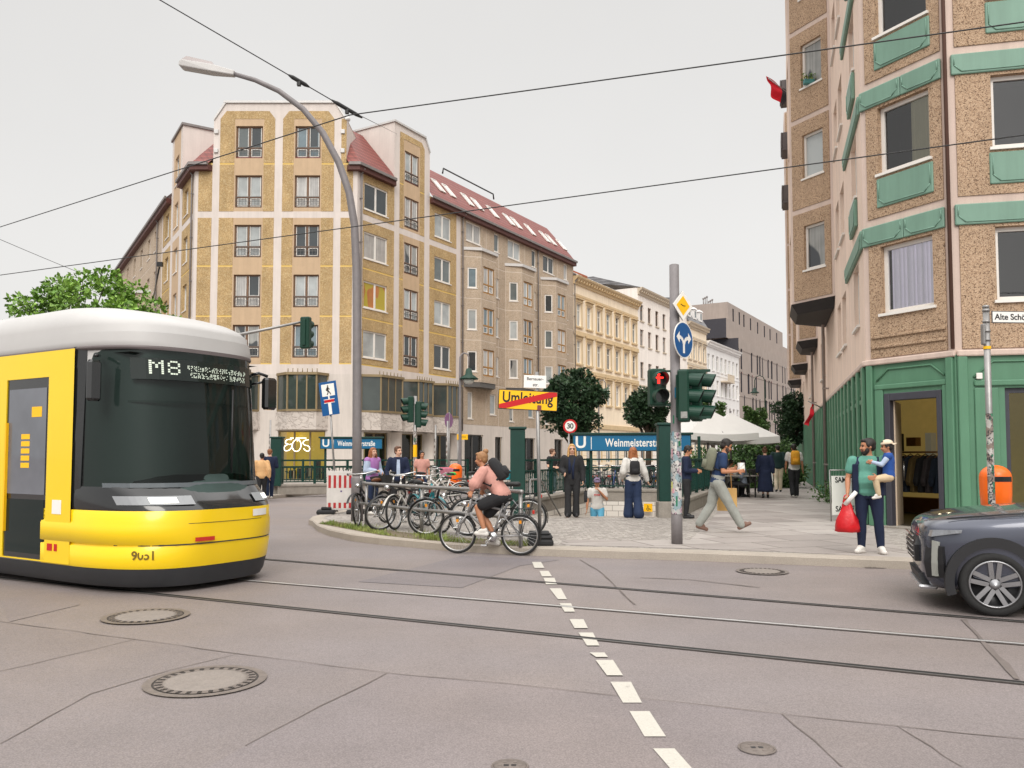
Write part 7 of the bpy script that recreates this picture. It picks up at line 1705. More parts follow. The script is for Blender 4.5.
for x, nm in ((FAX, 'front'), (RAX, 'rear')):
    for sd in (-1, 1):
        mb = MB(Matrix.Translation((x, 0, WR))); k = 24; pr_ = []
        for i in range(k + 1):
            a = R(-18 + 216*i/k); r0, r1 = .37, .455 + .02*max(0, math.sin(a)); pr_.append([(r0*math.cos(a), sd*.905, r0*math.sin(a)), (r1*math.cos(a), sd*.905, r1*math.sin(a)), (r1*math.cos(a), sd*.78, r1*math.sin(a)), (r0*math.cos(a), sd*.78, r0*math.sin(a))])
        mb.loft(pr_, 0); mb.build('arch_trim', M_clad, ca)
        mb = MB(Matrix.Translation((x, sd*.79, WR)) @ Matrix.Rotation(PI/2, 4, 'X') @ Matrix.Rotation(PI if sd > 0 else 0, 4, 'Y'))
        mb.lathe([(.20, -.10), (.30, -.105), (.325, -.08), (.33, 0), (.325, .08), (.30, .10), (.24, .104), (.235, .05)], 40); w_ = mb.build('wheel', M_tyre, ca)
        mb = MB(mb.M); mb.lathe([(.243, .10), (.225, .105), (.22, .06), (.05, .04), (.0, .04)], 40, 0, caps=False)
        rim = mb.build('rim', mat('rim_dark', (.03, .03, .032), .3, .5), w_)
        mb = MB(mb.M)
        for i in range(5):
            a = 2*PI*i/5 + .3
            for s2 in (-1, 1):
                b0, b1 = a + s2*.10, a + s2*.30; c = (a + s2*.22)
                mb.loft([[(.05*math.cos(a + s2*.05), .05*math.sin(a + s2*.05), .098), (.07*math.cos(a + s2*.75), .07*math.sin(a + s2*.75), .098), (.07*math.cos(a + s2*.75), .07*math.sin(a + s2*.75), .075), (.05*math.cos(a + s2*.05), .05*math.sin(a + s2*.05), .075)],
                         [(.225*math.cos(b0), .225*math.sin(b0), .112), (.225*math.cos(b1), .225*math.sin(b1), .112), (.225*math.cos(b1), .225*math.sin(b1), .085), (.225*math.cos(b0), .225*math.sin(b0), .085)]], 0)
        mb.lathe([(.245, .098), (.238, .115), (.226, .116), (.224, .098)], 40, 0, caps=False); mb.lathe([(.055, .09), (.05, .11), (.0, .112)], 16, 0); mb.build('spoke', mat('rim_alloy', (.30, .30, .31), .28, .8), w_)
# greenhouse
mb = MB()
gh = [(.60, 1.04, .74, 1.08), (.10, 1.05, .75, 1.36), (-.25, 1.08, .77, 1.54), (-.9, 1.09, .77, 1.58), (-1.55, 1.09, .74, 1.50), (-1.98, 1.09, .70, 1.12)]
mb.loft([[(x, -wb, zb), (x, wb, zb), (x, wb - (zt - zb)*.38, zt), (x, -(wb - (zt - zb)*.38), zt)][::-1] for x, zb, wb, zt in gh], 0, False); gl = mb.build('windscreen', M_cglass, ca)
mb = MB(); mb.loft([[(x, -(wb - (zt - zb)*.38) - .02, zt - .03), (x, (wb - (zt - zb)*.38) + .02, zt - .03), (x, (wb - (zt - zb)*.38) - .05, zt + .03), (x, -(wb - (zt - zb)*.38) + .05, zt + .03)][::-1] for x, zb, wb, zt in gh[2:5]], 0, True); mb.build('roof', M_car, ca)
for sd in (-1, 1):
    mb = MB(); P_ = [(x, sd*(wb - (zt - zb)*.38 + .008), zt + .005) for x, zb, wb, zt in gh]; mb.tube(P_, .04, 8, 0); mb.tube([(-.55, sd*.785, 1.08), (-.6, sd*.60, 1.56)], .035, 6); mb.build('window_pillar', M_car, ca)
    mb = MB(); mb.rbox(.15, .33, sd*.86, sd*1.05, 1.06, 1.20, .04); mb.build('wing_mirror', M_car, ca)
    # lights: slim upper lamp and slanted claw
    mb = MB(); mb.loft([[(2.13, sd*.54, .755), (2.12, sd*.55, .79), (1.95, sd*.5, .79), (1.95, sd*.5, .755)], [(2.06, sd*.755, .745), (2.04, sd*.75, .81), (1.85, sd*.70, .81), (1.85, sd*.70, .745)], [(1.84, sd*.875, .79), (1.84, sd*.872, .822), (1.70, sd*.78, .82), (1.70, sd*.78, .79)]], 0, False); h_ = mb.build('headlight', mat('headlight_glass', (.24, .25, .27), .06, .3, spec=.9, var=.35, scale=14), ca)
    mb = MB(); mb.loft([[(1.97, sd*.835, .66), (2.10, sd*.665, .68), (1.95, sd*.6, .68), (1.85, sd*.72, .66)], [(1.96, sd*.835, .50), (2.13, sd*.67, .50), (1.92, sd*.6, .5), (1.85, sd*.7, .5)], [(1.95, sd*.80, .36), (2.10, sd*.66, .34), (1.92, sd*.6, .34), (1.85, sd*.7, .36)]], 0); mb.build('fog_panel', M_clad, ca)
    mb = MB(); mb.loft([[(2.01, sd*.812, .70), (2.055, sd*.755, .71), (1.95, sd*.68, .71), (1.93, sd*.74, .70)], [(2.025, sd*.80, .50), (2.065, sd*.745, .50), (1.95, sd*.68, .5), (1.93, sd*.74, .5)], [(2.03, sd*.775, .37), (2.06, sd*.73, .37), (1.9, sd*.66, .37), (1.9, sd*.72, .37)]], 0); mb.build('daylight_lamp', mat('daylight_lamp', (.34, .35, .32), .2), ca)
mb = MB(); mb.loft([[(2.15, -.40, .73), (2.15, .40, .73), (2.0, .40, .73), (2.0, -.40, .73)], [(2.20, -.46, .64), (2.20, .46, .64), (2.0, .46, .64), (2.0, -.46, .64)], [(2.19, -.44, .48), (2.19, .44, .48), (2.0, .44, .48), (2.0, -.44, .48)]], 0); g_ = mb.build('grille', M_clad, ca)
mb = MB(); [mb.box(2.198, 2.21, -.40 + .0, .40, .52 + .05*k, .532 + .05*k) for k in range(5)]; mb.build('grille_bar', M_chrome, g_)
mb = MB(); mb.loft([[(2.17, -.5, .36), (2.17, .5, .36), (2.0, .5, .36), (2.0, -.5, .36)], [(2.14, -.55, .25), (2.14, .55, .25), (1.9, .55, .25), (1.9, -.55, .25)]], 0); mb.build('lower_intake', M_clad, ca)
mb = MB(); mb.rbox(1.98, 2.17, -.56, .56, .20, .245, .02); mb.build('skid_plate', mat('skid_silver', (.5, .5, .52), .35, .7), ca)
mb = MB(); [mb.rbox(-.92, .92, sd*.80, sd*.90, .20, .33, .03) for sd in (-1, 1)]; mb.build('sill', M_clad, ca)
mb = MB(); [mb.tube([(1.9, sd*.72, .915), (1.4, sd*.80, .968), (.85, sd*.815, 1.01)], .006, 5) for sd in (-1, 1)]; mb.build('bonnet_gap', M_black, ca)
for c_ in kids(ca):
    if c_.name.split('.')[0] in ('wheel', 'arch_trim', 'sill', 'skid_plate'): continue
    for q_ in [c_] + kids(c_):
        for v_ in q_.data.vertices:
            if v_.co.z > .45: v_.co.z = .45 + (v_.co.z - .45)*1.13
ca.scale = (S, S, S)
n_ = Vector((-CH.y, CH.x, 0)); near = -n_ if (-n_).y < 0 else n_
near = near if near.y < 0 else -near
pos = wc0 - CH*(FAX*S) - near*(.88*S); ca.location = (pos.x, pos.y, 0)
# ================================================================== people
M_skin = {}
for k_, c_ in dict(light=srgb(222, 176, 150, .95), tan=srgb(186, 130, 98, .95), brown=srgb(150, 100, 72, .95)).items(): M_skin[k_] = mat('skin_' + k_, c_, .5, var=.06, scale=12)
def cloth(n_, c, rough=.85): return mat('cloth_' + n_, c, rough, var=.2, scale=5, bscale=11, bmp=.8)
M_eye = mat('eye_dark', (.02, .015, .012), .2); M_lip = mat('lip', srgb(170, 100, 90), .5)
def hair_m(n_, c): return mat('hair_' + n_, c, .55, var=.25, scale=25, bscale=70, bmp=.5)
H_blonde, H_dark, H_brown, H_red = hair_m('blonde', srgb(204, 160, 100, .9)), hair_m('dark', (.018, .014, .012)), hair_m('brown', srgb(92, 62, 44)), hair_m('auburn', srgb(150, 92, 56))
M_shoe_w, M_shoe_b = mat('shoe_white', srgb(214, 210, 204), .6), mat('shoe_black', (.02, .02, .022), .5)
V = Vector
def pose_default():
    # x forward, y to the person's own left, z up; stature 1.75
    return dict(pelvis=V((0, 0, .93)), chest=V((0, 0, 1.24)), neck=V((0, 0, 1.47)), head=V((.025, 0, 1.62)),
                shl=V((0, .185, 1.41)), shr=V((0, -.185, 1.41)), ell=V((-.02, .235, 1.13)), elr=V((-.02, -.235, 1.13)), wrl=V((.05, .25, .89)), wrr=V((.05, -.25, .89)),
                hil=V((0, .092, .90)), hir=V((0, -.092, .90)), knl=V((.02, .10, .50)), knr=V((.02, -.10, .50)), anl=V((-.02, .105, .09)), anr=V((-.02, -.105, .09)),
                tol=V((.15, .125, .03)), tor=V((.15, -.125, .03)), turn=0.0, nod=0.0)
def limb(mb, pts, rs, n=12):
    for (a, b), (ra, rb) in zip(zip(pts, pts[1:]), zip(rs, rs[1:])): mb.capsule(a, b, ra, rb, n)
def torso(mb, P, g=0.0, waist=1.0, bust=0.0, low=0.0, top=True, belly=0.0):
    pe, ch, nk = P['pelvis'], P['chest'], P['neck']; lat0 = (P['hil'] - P['hir']).normalized(); lat1 = (P['shl'] - P['shr']).normalized()
    prof = [(-.09 - low, .13, .085), (-.02, .168, .115), (.10, .165, .112), (.28, .14*waist, .102 + belly*.8), (.45, .15*waist, .108 + belly*.6), (.62, .168, .118), (.78, .172, .112), (.90, .165, .092), (.97, .125, .075), (1.03, .07, .062)]
    rings = []
    for u, a, b in prof:
        c = pe.lerp(ch, min(u, .6)/.6) if u < .6 else ch.lerp(nk, (u - .6)/.4)
        k = max(0, min(1, u)); lat = lat0.lerp(lat1, k).normalized(); up = ((ch - pe) if u < .6 else (nk - ch)).normalized(); fwd = lat.cross(up).normalized(); lat_ = up.cross(fwd).normalized()
        off = fwd*(belly*.6 if .2 < u < .5 else 0)
        rings.append([tuple(c + off + lat_*(a + g)*math.cos(2*PI*j/20) + fwd*(b + g)*math.sin(2*PI*j/20)) for j in range(20)])
    mb.loft(rings, 0, True)
    if bust:
        up = (nk - ch).normalized(); fwd = lat1.cross(up).normalized()
        for s in (-1, 1): c = ch + fwd*.085 + lat1*s*.075 + up*.03; mb.ball(tuple(c), .07 + g + bust, .07 + g + bust, .075 + g, 12)
def hand(mb, wr, el, curl=.5, side=1, spread=1.0, palm=None):
    d = (wr - el).normalized(); up0 = V((0, 0, 1)) if abs(d.z) < .8 else V((1, 0, 0))
    lat = palm.normalized() if palm else d.cross(V((0, side, 0.0001))).normalized()
    lat = (lat - d*lat.dot(d)).normalized(); nrm = d.cross(lat).normalized()*side
    c = wr + d*.045
    for t_ in (-.026, -.009, .009, .026): mb.capsule(wr + d*.012 + lat*t_*.6, wr + d*.085 + lat*t_, .015, .0125, 8)
    for k, (t_, ln) in enumerate(((-.030, .062), (-.010, .074), (.010, .080), (.030, .070))):
        b0 = wr + d*.088 + lat*t_; a1 = curl*.9; d1 = (d*math.cos(a1) + nrm*math.sin(a1)).normalized(); b1 = b0 + d1*ln*.5; a2 = curl*1.9; d2 = (d*math.cos(a2) + nrm*math.sin(a2)).normalized(); b2 = b1 + d2*ln*.32; a3 = curl*2.5; b3 = b2 + (d*math.cos(a3) + nrm*math.sin(a3))*ln*.25
        mb.tube([b0, b1, b2, b3], [.0098, .0092, .0086, .007], 7)
    t0 = wr + d*.025 + lat*.028; t1 = t0 + (lat*.75 + d*.7 + nrm*.3).normalized()*.042; t2 = t1 + (lat*.15 + d*.8 + nrm*.5).normalized()*.032; mb.tube([t0, t1, t2], [.014, .0115, .008], 8)
def head_frame(P):
    h = P['head']; M = Matrix.Translation(h) @ Matrix.Rotation(P['turn'], 4, 'Z') @ Matrix.Rotation(P['nod'], 4, 'Y'); return M
def person(label, loc, rz, H, P, skin, pieces, group=None, vox=.011, curl=(.5, .5), fem=False, hairfn=None, beard=None, palms=(None, None), headscale=1.0, belly=0.0, glasses=False, bodyw=1.0):
    e = thing('person', label, 'person', tuple(loc), rz, group); k = H/1.75; e.scale = (k, k*bodyw, k)
    sk = M_skin[skin]; mb = MB(); torso(mb, P, 0, .93 if fem else 1.0, .0, belly=belly)
    a = .92 if fem else 1.0
    for s, sh, el, wr, hi, kn, an, to in ((1, 'shl', 'ell', 'wrl', 'hil', 'knl', 'anl', 'tol'), (-1, 'shr', 'elr', 'wrr', 'hir', 'knr', 'anr', 'tor')):
        limb(mb, [P[sh], P[sh].lerp(P[el], .4), P[el]], [.055*a, .047*a, .037*a]); limb(mb, [P[el], P[el].lerp(P[wr], .3), P[wr]], [.038*a, .040*a, .026*a])
        limb(mb, [P[hi], P[hi].lerp(P[kn], .45), P[kn]], [.088, .076, .054]); limb(mb, [P[kn], P[kn].lerp(P[an], .32), P[an]], [.053, .056, .036]); limb(mb, [P[an] - V((0, 0, .03)), P[to]], [.040, .028])
        hand(mb, P[wr], P[el], curl[0 if s > 0 else 1], s, palm=palms[0 if s > 0 else 1])
    hs = headscale; Mh = head_frame(P)
    mb.capsule(P['neck'] - V((0, 0, .06)), P['head'] - V((.01, 0, .05)), .060, .054, 14)
    o = mb.M; mb.M = Mh @ Matrix.Scale(hs, 4)
    mb.ball((-.008, 0, .035), .098, .078, .092, 18); mb.ball((.022, 0, -.03), .070, .062, .078, 16); mb.ball((.045, 0, -.082), .034, .036, .028, 12)
    mb.ball((.094, 0, -.008), .016, .013, .022, 8); mb.ball((.108, 0, -.022), .014, .016, .012, 8); mb.ball((.075, .032, -.02), .022, .022, .025, 8); mb.ball((.075, -.032, -.02), .022, .022, .025, 8)
    for s in (-1, 1): mb.ball((-.005, s*.080, -.005), .020, .009, .030, 8)
    mb.M = o
    mb.build('body', sk, e, remesh=vox, smooth_iter=3)
    f = MB(Mh @ Matrix.Scale(hs, 4))
    if not glasses:
        for s in (-1, 1): f.ball((.082, s*.031, .012), .010, .013, .008, 8, 0); f.tube([(.088, s*.016, .030), (.088, s*.034, .035), (.076, s*.050, .028)], .005, 5, 0)
    else:
        for s in (-1, 1): f.ball((.088, s*.033, .012), .012, .027, .021, 10, 0); f.tube([(.085, s*.058, .018), (.0, s*.084, .014)], .004, 5, 0)
        f.tube([(.097, -.01, .016), (.097, .01, .016)], .004, 5, 0)
    f.tube([(.092, -.022, -.056), (.099, 0, -.054), (.092, .022, -.056)], .006, 6, 1)
    f.build('sunglasses' if glasses else 'face', [M_eye, M_lip], e)
    if hairfn: hairfn(e, Mh @ Matrix.Scale(hs, 4), vox)
    if beard:
        b = MB(Mh @ Matrix.Scale(hs, 4)); b.ball((.048, 0, -.085), .045, .052, .045, 14); b.ball((.03, .045, -.05), .035, .026, .05, 10); b.ball((.03, -.045, -.05), .035, .026, .05, 10); b.ball((.085, 0, -.042), .02, .035, .009, 10); b.build('beard', beard, e, remesh=.009, smooth_iter=2)
    for fn in pieces: fn(e, P, vox)
    return e
# --- garments: each returns a function(parent, pose, voxel)
def top(m, sleeve=1.0, g=.014, waist=1.0, low=.02, name='shirt', loose=0.0, bust=0.0, belly=0.0):
    def f(e, P, vox):
        mb = MB(); torso(mb, P, g, waist, bust, low, belly=belly)
        for sh, el, wr in (('shl', 'ell', 'wrl'), ('shr', 'elr', 'wrr')):
            if sleeve <= 1: b = P[sh].lerp(P[el], sleeve*.62); limb(mb, [P[sh], b], [.060 + g, .056 + g + loose])
            else: limb(mb, [P[sh], P[el]], [.058 + g, .046 + g + loose]); limb(mb, [P[el], P[el].lerp(P[wr], min(1, sleeve - 1))], [.046 + g + loose, .034 + g*.7 + loose*.5])
        mb.build(name, m, e, remesh=vox, smooth_iter=3)
    return f
def trousers(m, g=.014, flare=0.0, length=1.0, name='trousers', wide=0.0):
    def f(e, P, vox):
        mb = MB(); pe = P['pelvis']; lat = (P['hil'] - P['hir']).normalized(); up = (P['chest'] - pe).normalized(); fwd = lat.cross(up).normalized()
        mb.loft([[tuple(pe + up*z + lat*(a + g)*math.cos(2*PI*j/18) + fwd*(b + g)*math.sin(2*PI*j/18)) for j in range(18)] for z, a, b in ((-.10, .13, .09), (-.03, .166, .112), (.05, .165, .110), (.13, .152, .106))], 0, True)
        for hi, kn, an in (('hil', 'knl', 'anl'), ('hir', 'knr', 'anr')):
            if length > .6:
                limb(mb, [P[hi], P[hi].lerp(P[kn], .5), P[kn]], [.094 + g, .080 + g + wide*.6, .058 + g + wide]); b = P[kn].lerp(P[an], min(1, (length - .5)*2)); limb(mb, [P[kn], P[kn].lerp(b, .4), b], [.058 + g + wide, .058 + g + wide, .042 + g + flare])
            else: limb(mb, [P[hi], P[hi].lerp(P[kn], length*2)], [.094 + g, .080 + g])
        mb.build(name, m, e, remesh=vox, smooth_iter=3)
    return f
def shoes(m, s=1.0):
    def f(e, P, vox):
        for an, to in (('anl', 'tol'), ('anr', 'tor')):
            mb = MB(); a, t_ = P[an], P[to]; d = (t_ - a); heel = a - V((0, 0, .055)) - V((d.x, d.y, 0)).normalized()*.03
            mb.capsule(heel, t_ + V((0, 0, .012)), .042*s, .036*s, 12); mb.capsule(a, a.lerp(t_, .5) + V((0, 0, .015)), .047*s, .04*s, 12); mb.build('shoe', m, e, remesh=.011, smooth_iter=2)
    return f
def dress(m, hem, r0=.17, r1=.30, g=.02, name='skirt', ztop=.05):
    def f(e, P, vox):
        mb = MB(); pe = P['pelvis']; n = 28; rings = []
        for i in range(9):
            u = i/8; z = pe.z + ztop - (pe.z + ztop - hem)*u; r_ = r0 + (r1 - r0)*u**.8
            rings.append([(pe.x + (r_*.85 + .012*math.sin(5*2*PI*j/n + 2*u)*u)*math.sin(2*PI*j/n), pe.y + (r_ + .014*math.sin(7*2*PI*j/n)*u)*math.cos(2*PI*j/n), z) for j in range(n)])
        mb.loft(rings, 0, True); mb.build(name, m, e)
    return f
def cap_hair(m, back=.0, length=0.0, width=.09, bun=False, top_=.0, fringe=True, name='hair'):
    def f(e, Mh, vox):
        mb = MB(Mh); mb.ball((-.022, 0, .052 + top_), .100, .086, .088, 18); mb.ball((-.055, 0, .0), .058, .074, .075, 14)
        if fringe: mb.ball((.045, 0, .098 + top_), .045, .06, .028, 12)
        for s in (-1, 1): mb.ball((.0, s*.074, .03), .045, .014, .045, 10)
        if length:
            for s in (-1, -.4, .4, 1): mb.capsule((-.05, s*.055, .03), (-.06 + back, s*(width), -.10 - length*.5), .045, .042, 10); mb.capsule((-.06 + back, s*width, -.10 - length*.5), (-.05 + back, s*width*.9, -.10 - length), .042, .025, 10)
            for s in (-1, 1): mb.capsule((.02, s*.078, .03), (.03, s*.088, -.08 - length*.6), .022, .024, 8)
        if bun: mb.ball((-.09, 0, .13), .05, .05, .045, 12)
        mb.build(name, m, e, remesh=.009, smooth_iter=2)
    return f
def cap_hat(m, hairm=None, back=False, brim=True):
    def f(e, Mh, vox):
        if hairm: cap_hair(hairm)(e, Mh, vox)
        mb = MB(Mh); k = 7; rings = []
        for i in range(k):
            a = PI/2*i/(k-1); rings.append([(-.012 + .114*math.cos(a)*math.cos(2*PI*j/20), .096*math.cos(a)*math.sin(2*PI*j/20), .055 + .088*math.sin(a)) for j in range(20)])
        rings[-1] = [(-.012 + .004*math.cos(2*PI*j/20), .004*math.sin(2*PI*j/20), .144) for j in range(20)]
        mb.loft(rings, 0, True)
        if brim:
            s = -1 if back else 1; mb.loft([[(s*.08 - .012, y, .055), (s*.08 - .012, y, .066)] + [] for y in (0,)] and [[(s*(.06 + .0) - .01, y*.088, .056), (s*(.10 + .075*(1 - y*y)) - .01, y*.075, .046 - .02*y*y), (s*(.10 + .075*(1 - y*y)) - .01, y*.075, .052 - .02*y*y), (s*.06 - .01, y*.088, .064)] for y in (-1, -.7, -.35, 0, .35, .7, 1)], 0, True)
        mb.build('cap', m, e)
    return f
def backpack(m, w_=.27, h=.40, d=.16, strapm=None, z=1.2, label=None):
    """worn on the back: a thing of its own, placed in the wearer's frame"""
    def f(e, P, vox):
        t_ = thing('backpack', label, 'backpack', tuple(e.location), e.rotation_euler.z); t_.scale = e.scale
        ch, nk = P['chest'], P['neck']; up = (nk - ch).normalized(); lat = (P['shl'] - P['shr']).normalized(); fwd = lat.cross(up).normalized(); lat = up.cross(fwd)
        c = ch + up*(.06 + (z - 1.2)) - fwd*(.115 + d/2)
        Mb = Matrix(((fwd.x, lat.x, up.x, c.x), (fwd.y, lat.y, up.y, c.y), (fwd.z, lat.z, up.z, c.z), (0, 0, 0, 1)))
        mb = MB(Mb); mb.loft([[(x*d/2*s_, y*w_/2*s2, zz*h/2) for x, y in ((1, -.9), (1, .9), (.6, 1), (-.6, 1), (-1, .7), (-1, -.7), (-.6, -1), (.6, -1))] for zz, s_, s2 in ((-1, .75, .85), (-.92, 1, 1), (.3, 1, 1), (.75, .9, .93), (.95, .65, .75), (1, .4, .5))], 0, True); mb.build('bag', m, t_)
        mb = MB(Mb); mb.loft([[(-d/2 - .05*s_, y, zz) for y, s_ in ((-w_*.34, 0), (-w_*.3, 1), (w_*.3, 1), (w_*.34, 0))] + [(-d/2 + .02, w_*.34, zz), (-d/2 + .02, -w_*.34, zz)] for zz in (-h*.42, -h*.05)], 0, True); mb.build('pocket', m, t_)
        for s in (-1, 1):
            mb = MB(); sh = P['shl'] if s > 0 else P['shr']; q = sh - lat*s*.075
            mb.tube([c + up*h*.4 + lat*s*.07 + fwd*d*.4, q + up*.075 - fwd*.03, q + up*.055 + fwd*.07, ch + fwd*.14 + lat*s*.125 + up*.03, ch + fwd*.04 + lat*s*.19 - up*.10, c - up*h*.38 + lat*s*w_*.45 + fwd*d*.4], .018, 8, flat=.5); mb.build('strap', strapm or m, t_)
    return f
def scarf(m):
    def f(e, P, vox):
        mb = MB(); n_ = P['neck']; mb.tube([n_ + V((.02, .09, -.02)), n_ + V((.10, .05, -.07)), n_ + V((.135, .02, -.25)), n_ + V((.14, .02, -.55))], [.03, .035, .04, .035], 8, flat=.5); mb.tube([n_ + V((.02, -.09, -.02)), n_ + V((.10, -.05, -.07)), n_ + V((.13, -.05, -.2)), n_ + V((.135, -.06, -.42))], [.03, .035, .04, .035], 8, flat=.5); mb.tube([n_ + V((.02, .09, -.02)), n_ + V((-.07, 0, .02)), n_ + V((.02, -.09, -.02))], .035, 8); mb.build('scarf', m, e)
    return f
C = dict(black=cloth('black', (.02, .02, .022)), navy=cloth('navy', srgb(24, 34, 60)), white=cloth('white', srgb(218, 214, 208, .85)), denim=cloth('denim', srgb(34, 48, 76)), mint=cloth('mint', srgb(92, 148, 132)), grey=cloth('grey', srgb(150, 152, 146)), pink=cloth('pink', srgb(204, 150, 138, .9)),
         tanj=cloth('tan', srgb(206, 164, 116)), blue=cloth('blue', srgb(34, 54, 88)), cobalt=cloth('cobalt', srgb(40, 78, 148)), ltblue=cloth('light_blue', srgb(170, 184, 206)), khaki=cloth('khaki', srgb(200, 178, 146)), dkgreen=cloth('dark_green', srgb(20, 46, 44)), cream=cloth('cream', srgb(214, 200, 176)), lilac=cloth('lilac', srgb(168, 116, 176)), greyb=cloth('grey_blue', srgb(110, 118, 130)), ochre=cloth('ochre', srgb(206, 146, 40)), beigecap=cloth('cap_beige', srgb(214, 196, 172)), violetcap=cloth('cap_violet', srgb(120, 104, 130)), skyb=cloth('sky_blue', srgb(90, 160, 190)), olive=cloth('olive', srgb(120, 122, 104)))
FACE_CAM = lambda x, y: math.atan2(-y, -x)
def at(px, Y, z=.12): q = AT(px, 460, Y); return (q.x, q.y, z)
def prop(name, label, cat, e): t_ = thing(name, label, cat, tuple(e.location), e.rotation_euler.z); t_.scale = e.scale; return t_
# --- man carrying a child, red bag in hand
P = pose_default(); P.update(elr=V((.0, -.27, 1.14)), wrr=V((.10, -.27, .92)), ell=V((.04, .27, 1.17)), wrl=V((.27, .13, 1.16)), shl=V((0, .20, 1.42)), shr=V((0, -.20, 1.41)), anl=V((-.02, .14, .09)), tol=V((.13, .19, .03)), anr=V((-.02, -.11, .09)), tor=V((.13, -.16, .03)), knl=V((.03, .12, .5)), turn=R(-62), nod=R(4))
loc = at(868, 11.7); rzm = FACE_CAM(loc[0], loc[1]) + R(-4)
man = person('bearded man in mint shirt and dark waistcoat holding a small child on his arm', loc, rzm, 1.63, P, 'tan', [top(C['mint'], .85, .018, 1.08, .05, belly=.04), trousers(C['navy'], .008), shoes(M_shoe_w, 1.08)], vox=.010, curl=(.6, 1.1), hairfn=cap_hair(H_dark), beard=H_dark, belly=.035, bodyw=1.08)
mb = MB()       # open waistcoat: two front panels and a back
Pm = P
for s in (-1, 1):
    sh = Pm['shl'] if s > 0 else Pm['shr']
    mb.loft([[(.09*a, s*w_, z) for a, w_ in ((1.5, .12), (1.0, .20), (-.4, .225), (-1.4, .15))] + [(.09*a, s*w_, z) for a, w_ in ((-1.3, .14), (-.3, .205), (.9, .185), (1.35, .115))] for z in (.88, 1.0, 1.2, 1.36)] , 0, True)
    mb.tube([(.10, s*.13, 1.36), (.03, s*.12, 1.46), (-.09, s*.12, 1.40)], .03, 8, flat=.6)
mb.loft([[(-.13, y, z) for y in (-.16, 0, .16)] + [(-.11, y, z) for y in (.16, 0, -.16)] for z in (.88, 1.1, 1.4)], 0, True)
mb.build('waistcoat', C['navy'], man, remesh=.012, smooth_iter=2)
b_ = prop('carrier_bag', 'full red plastic carrier bag hanging from the hand of the bearded man', 'bag', man); hnd = P['wrr'] + V((.03, -.01, -.10))
mb = MB(); n = 22; rings = []
for z, rx, ry, tw in ((-.50, .07, .12, 0), (-.485, .10, .155, .1), (-.42, .11, .165, .3), (-.32, .10, .145, .5), (-.2, .065, .10, .4), (-.08, .03, .05, .2), (0.0, .02, .03, 0)):
    rings.append([(hnd.x + (rx + .012*math.sin(5*2*PI*j/n + tw*9))*math.cos(2*PI*j/n), hnd.y + (ry + .018*math.sin(4*2*PI*j/n + tw*12))*math.sin(2*PI*j/n), hnd.z + z) for j in range(n)])
mb.loft(rings, 0, True); M_redbag = mat('red_plastic_bag', srgb(196, 26, 34), .35, var=.12, scale=14, bscale=20, bmp=.5); mb.build('bag', M_redbag, b_)
mb = MB(); [mb.tube([hnd + V((.0, s*.05, -.05)), hnd + V((0, s*.03, .05)), hnd + V((0, 0, .075))], .010, 6) for s in (-1, 1)]; mb.build('handle', M_redbag, b_)
p2 = prop('paper_roll', 'white rolled paper held together with the red carrier bag', 'paper', man); mb = MB(); mb.cyl(hnd + V((.02, -.02, -.08)), hnd + V((.05, .13, .12)), .035, .03, 12); mb.build('sheet', M_signwhite, p2)
# child on the arm
P = pose_default(); P.update(hil=V((0, .10, .90)), hir=V((0, -.10, .90)), knl=V((.30, .20, .86)), knr=V((.28, -.22, .80)), anl=V((.24, .19, .50)), anr=V((.26, -.24, .44)), tol=V((.36, .22, .40)), tor=V((.38, -.26, .34)), ell=V((.16, .24, 1.20)), wrl=V((.34, .18, 1.26)), elr=V((.15, -.24, 1.2)), wrr=V((.35, -.10, 1.24)), turn=R(8), nod=R(8))
kc = 1.02/1.75
mw = Matrix.Translation(loc) @ Matrix.Rotation(rzm, 4, 'Z'); cpos = mw @ V((.13, .27, 1.06))
person('small child in cobalt body warmer and pale cap carried by the bearded man', (cpos.x, cpos.y, cpos.z - .86*kc), rzm + R(-84), 1.02, P, 'tan', [top(C['ltblue'], 2, .012, 1.05), top(C['cobalt'], .12, .028, 1.05, 0, 'body_warmer'), trousers(C['khaki'], .016), shoes(M_shoe_w)], vox=.013, hairfn=cap_hat(C['beigecap'], H_dark, True), headscale=1.30)
# --- walking man
P = pose_default(); P.update(pelvis=V((0, 0, .92)), chest=V((.05, 0, 1.23)), neck=V((.10, 0, 1.45)), head=V((.17, 0, 1.58)), shl=V((.08, .185, 1.395)), shr=V((.08, -.185, 1.395)), ell=V((.06, .24, 1.12)), elr=V((.06, -.24, 1.12)), wrl=V((.32, .12, 1.17)), wrr=V((.34, -.16, 1.13)),
    knr=V((.20, -.09, .52)), anr=V((.40, -.10, .155)), tor=V((.55, -.11, .17)), knl=V((-.10, .09, .50)), anl=V((-.32, .09, .16)), tol=V((-.19, .10, .04)), nod=R(24))
loc = at(717, 14.9); wm_ = person('man in blue T-shirt and grey trousers striding past with bowed head and rucksack', loc, R(-4), 1.72, P, 'tan', [top(C['blue'], .95, .018, 1.0, .06), trousers(C['grey'], .018, .014, wide=.012), shoes(mat('shoe_brown', srgb(120, 92, 80), .6)), backpack(C['olive'], .28, .42, .15, C['black'], 1.22, 'grey green rucksack on the back of the striding man')], vox=.010, curl=(.9, .9), hairfn=cap_hair(H_dark, top_=.01), beard=hair_m('stubble', (.05, .035, .028)))
t_ = prop('crumpled_bag', 'crumpled white paper packet held by the striding man', 'paper packet', wm_); mb = MB(); c0 = (P['wrl'] + P['wrr'])/2 + V((.10, 0, .05)); rr = random.Random(1)
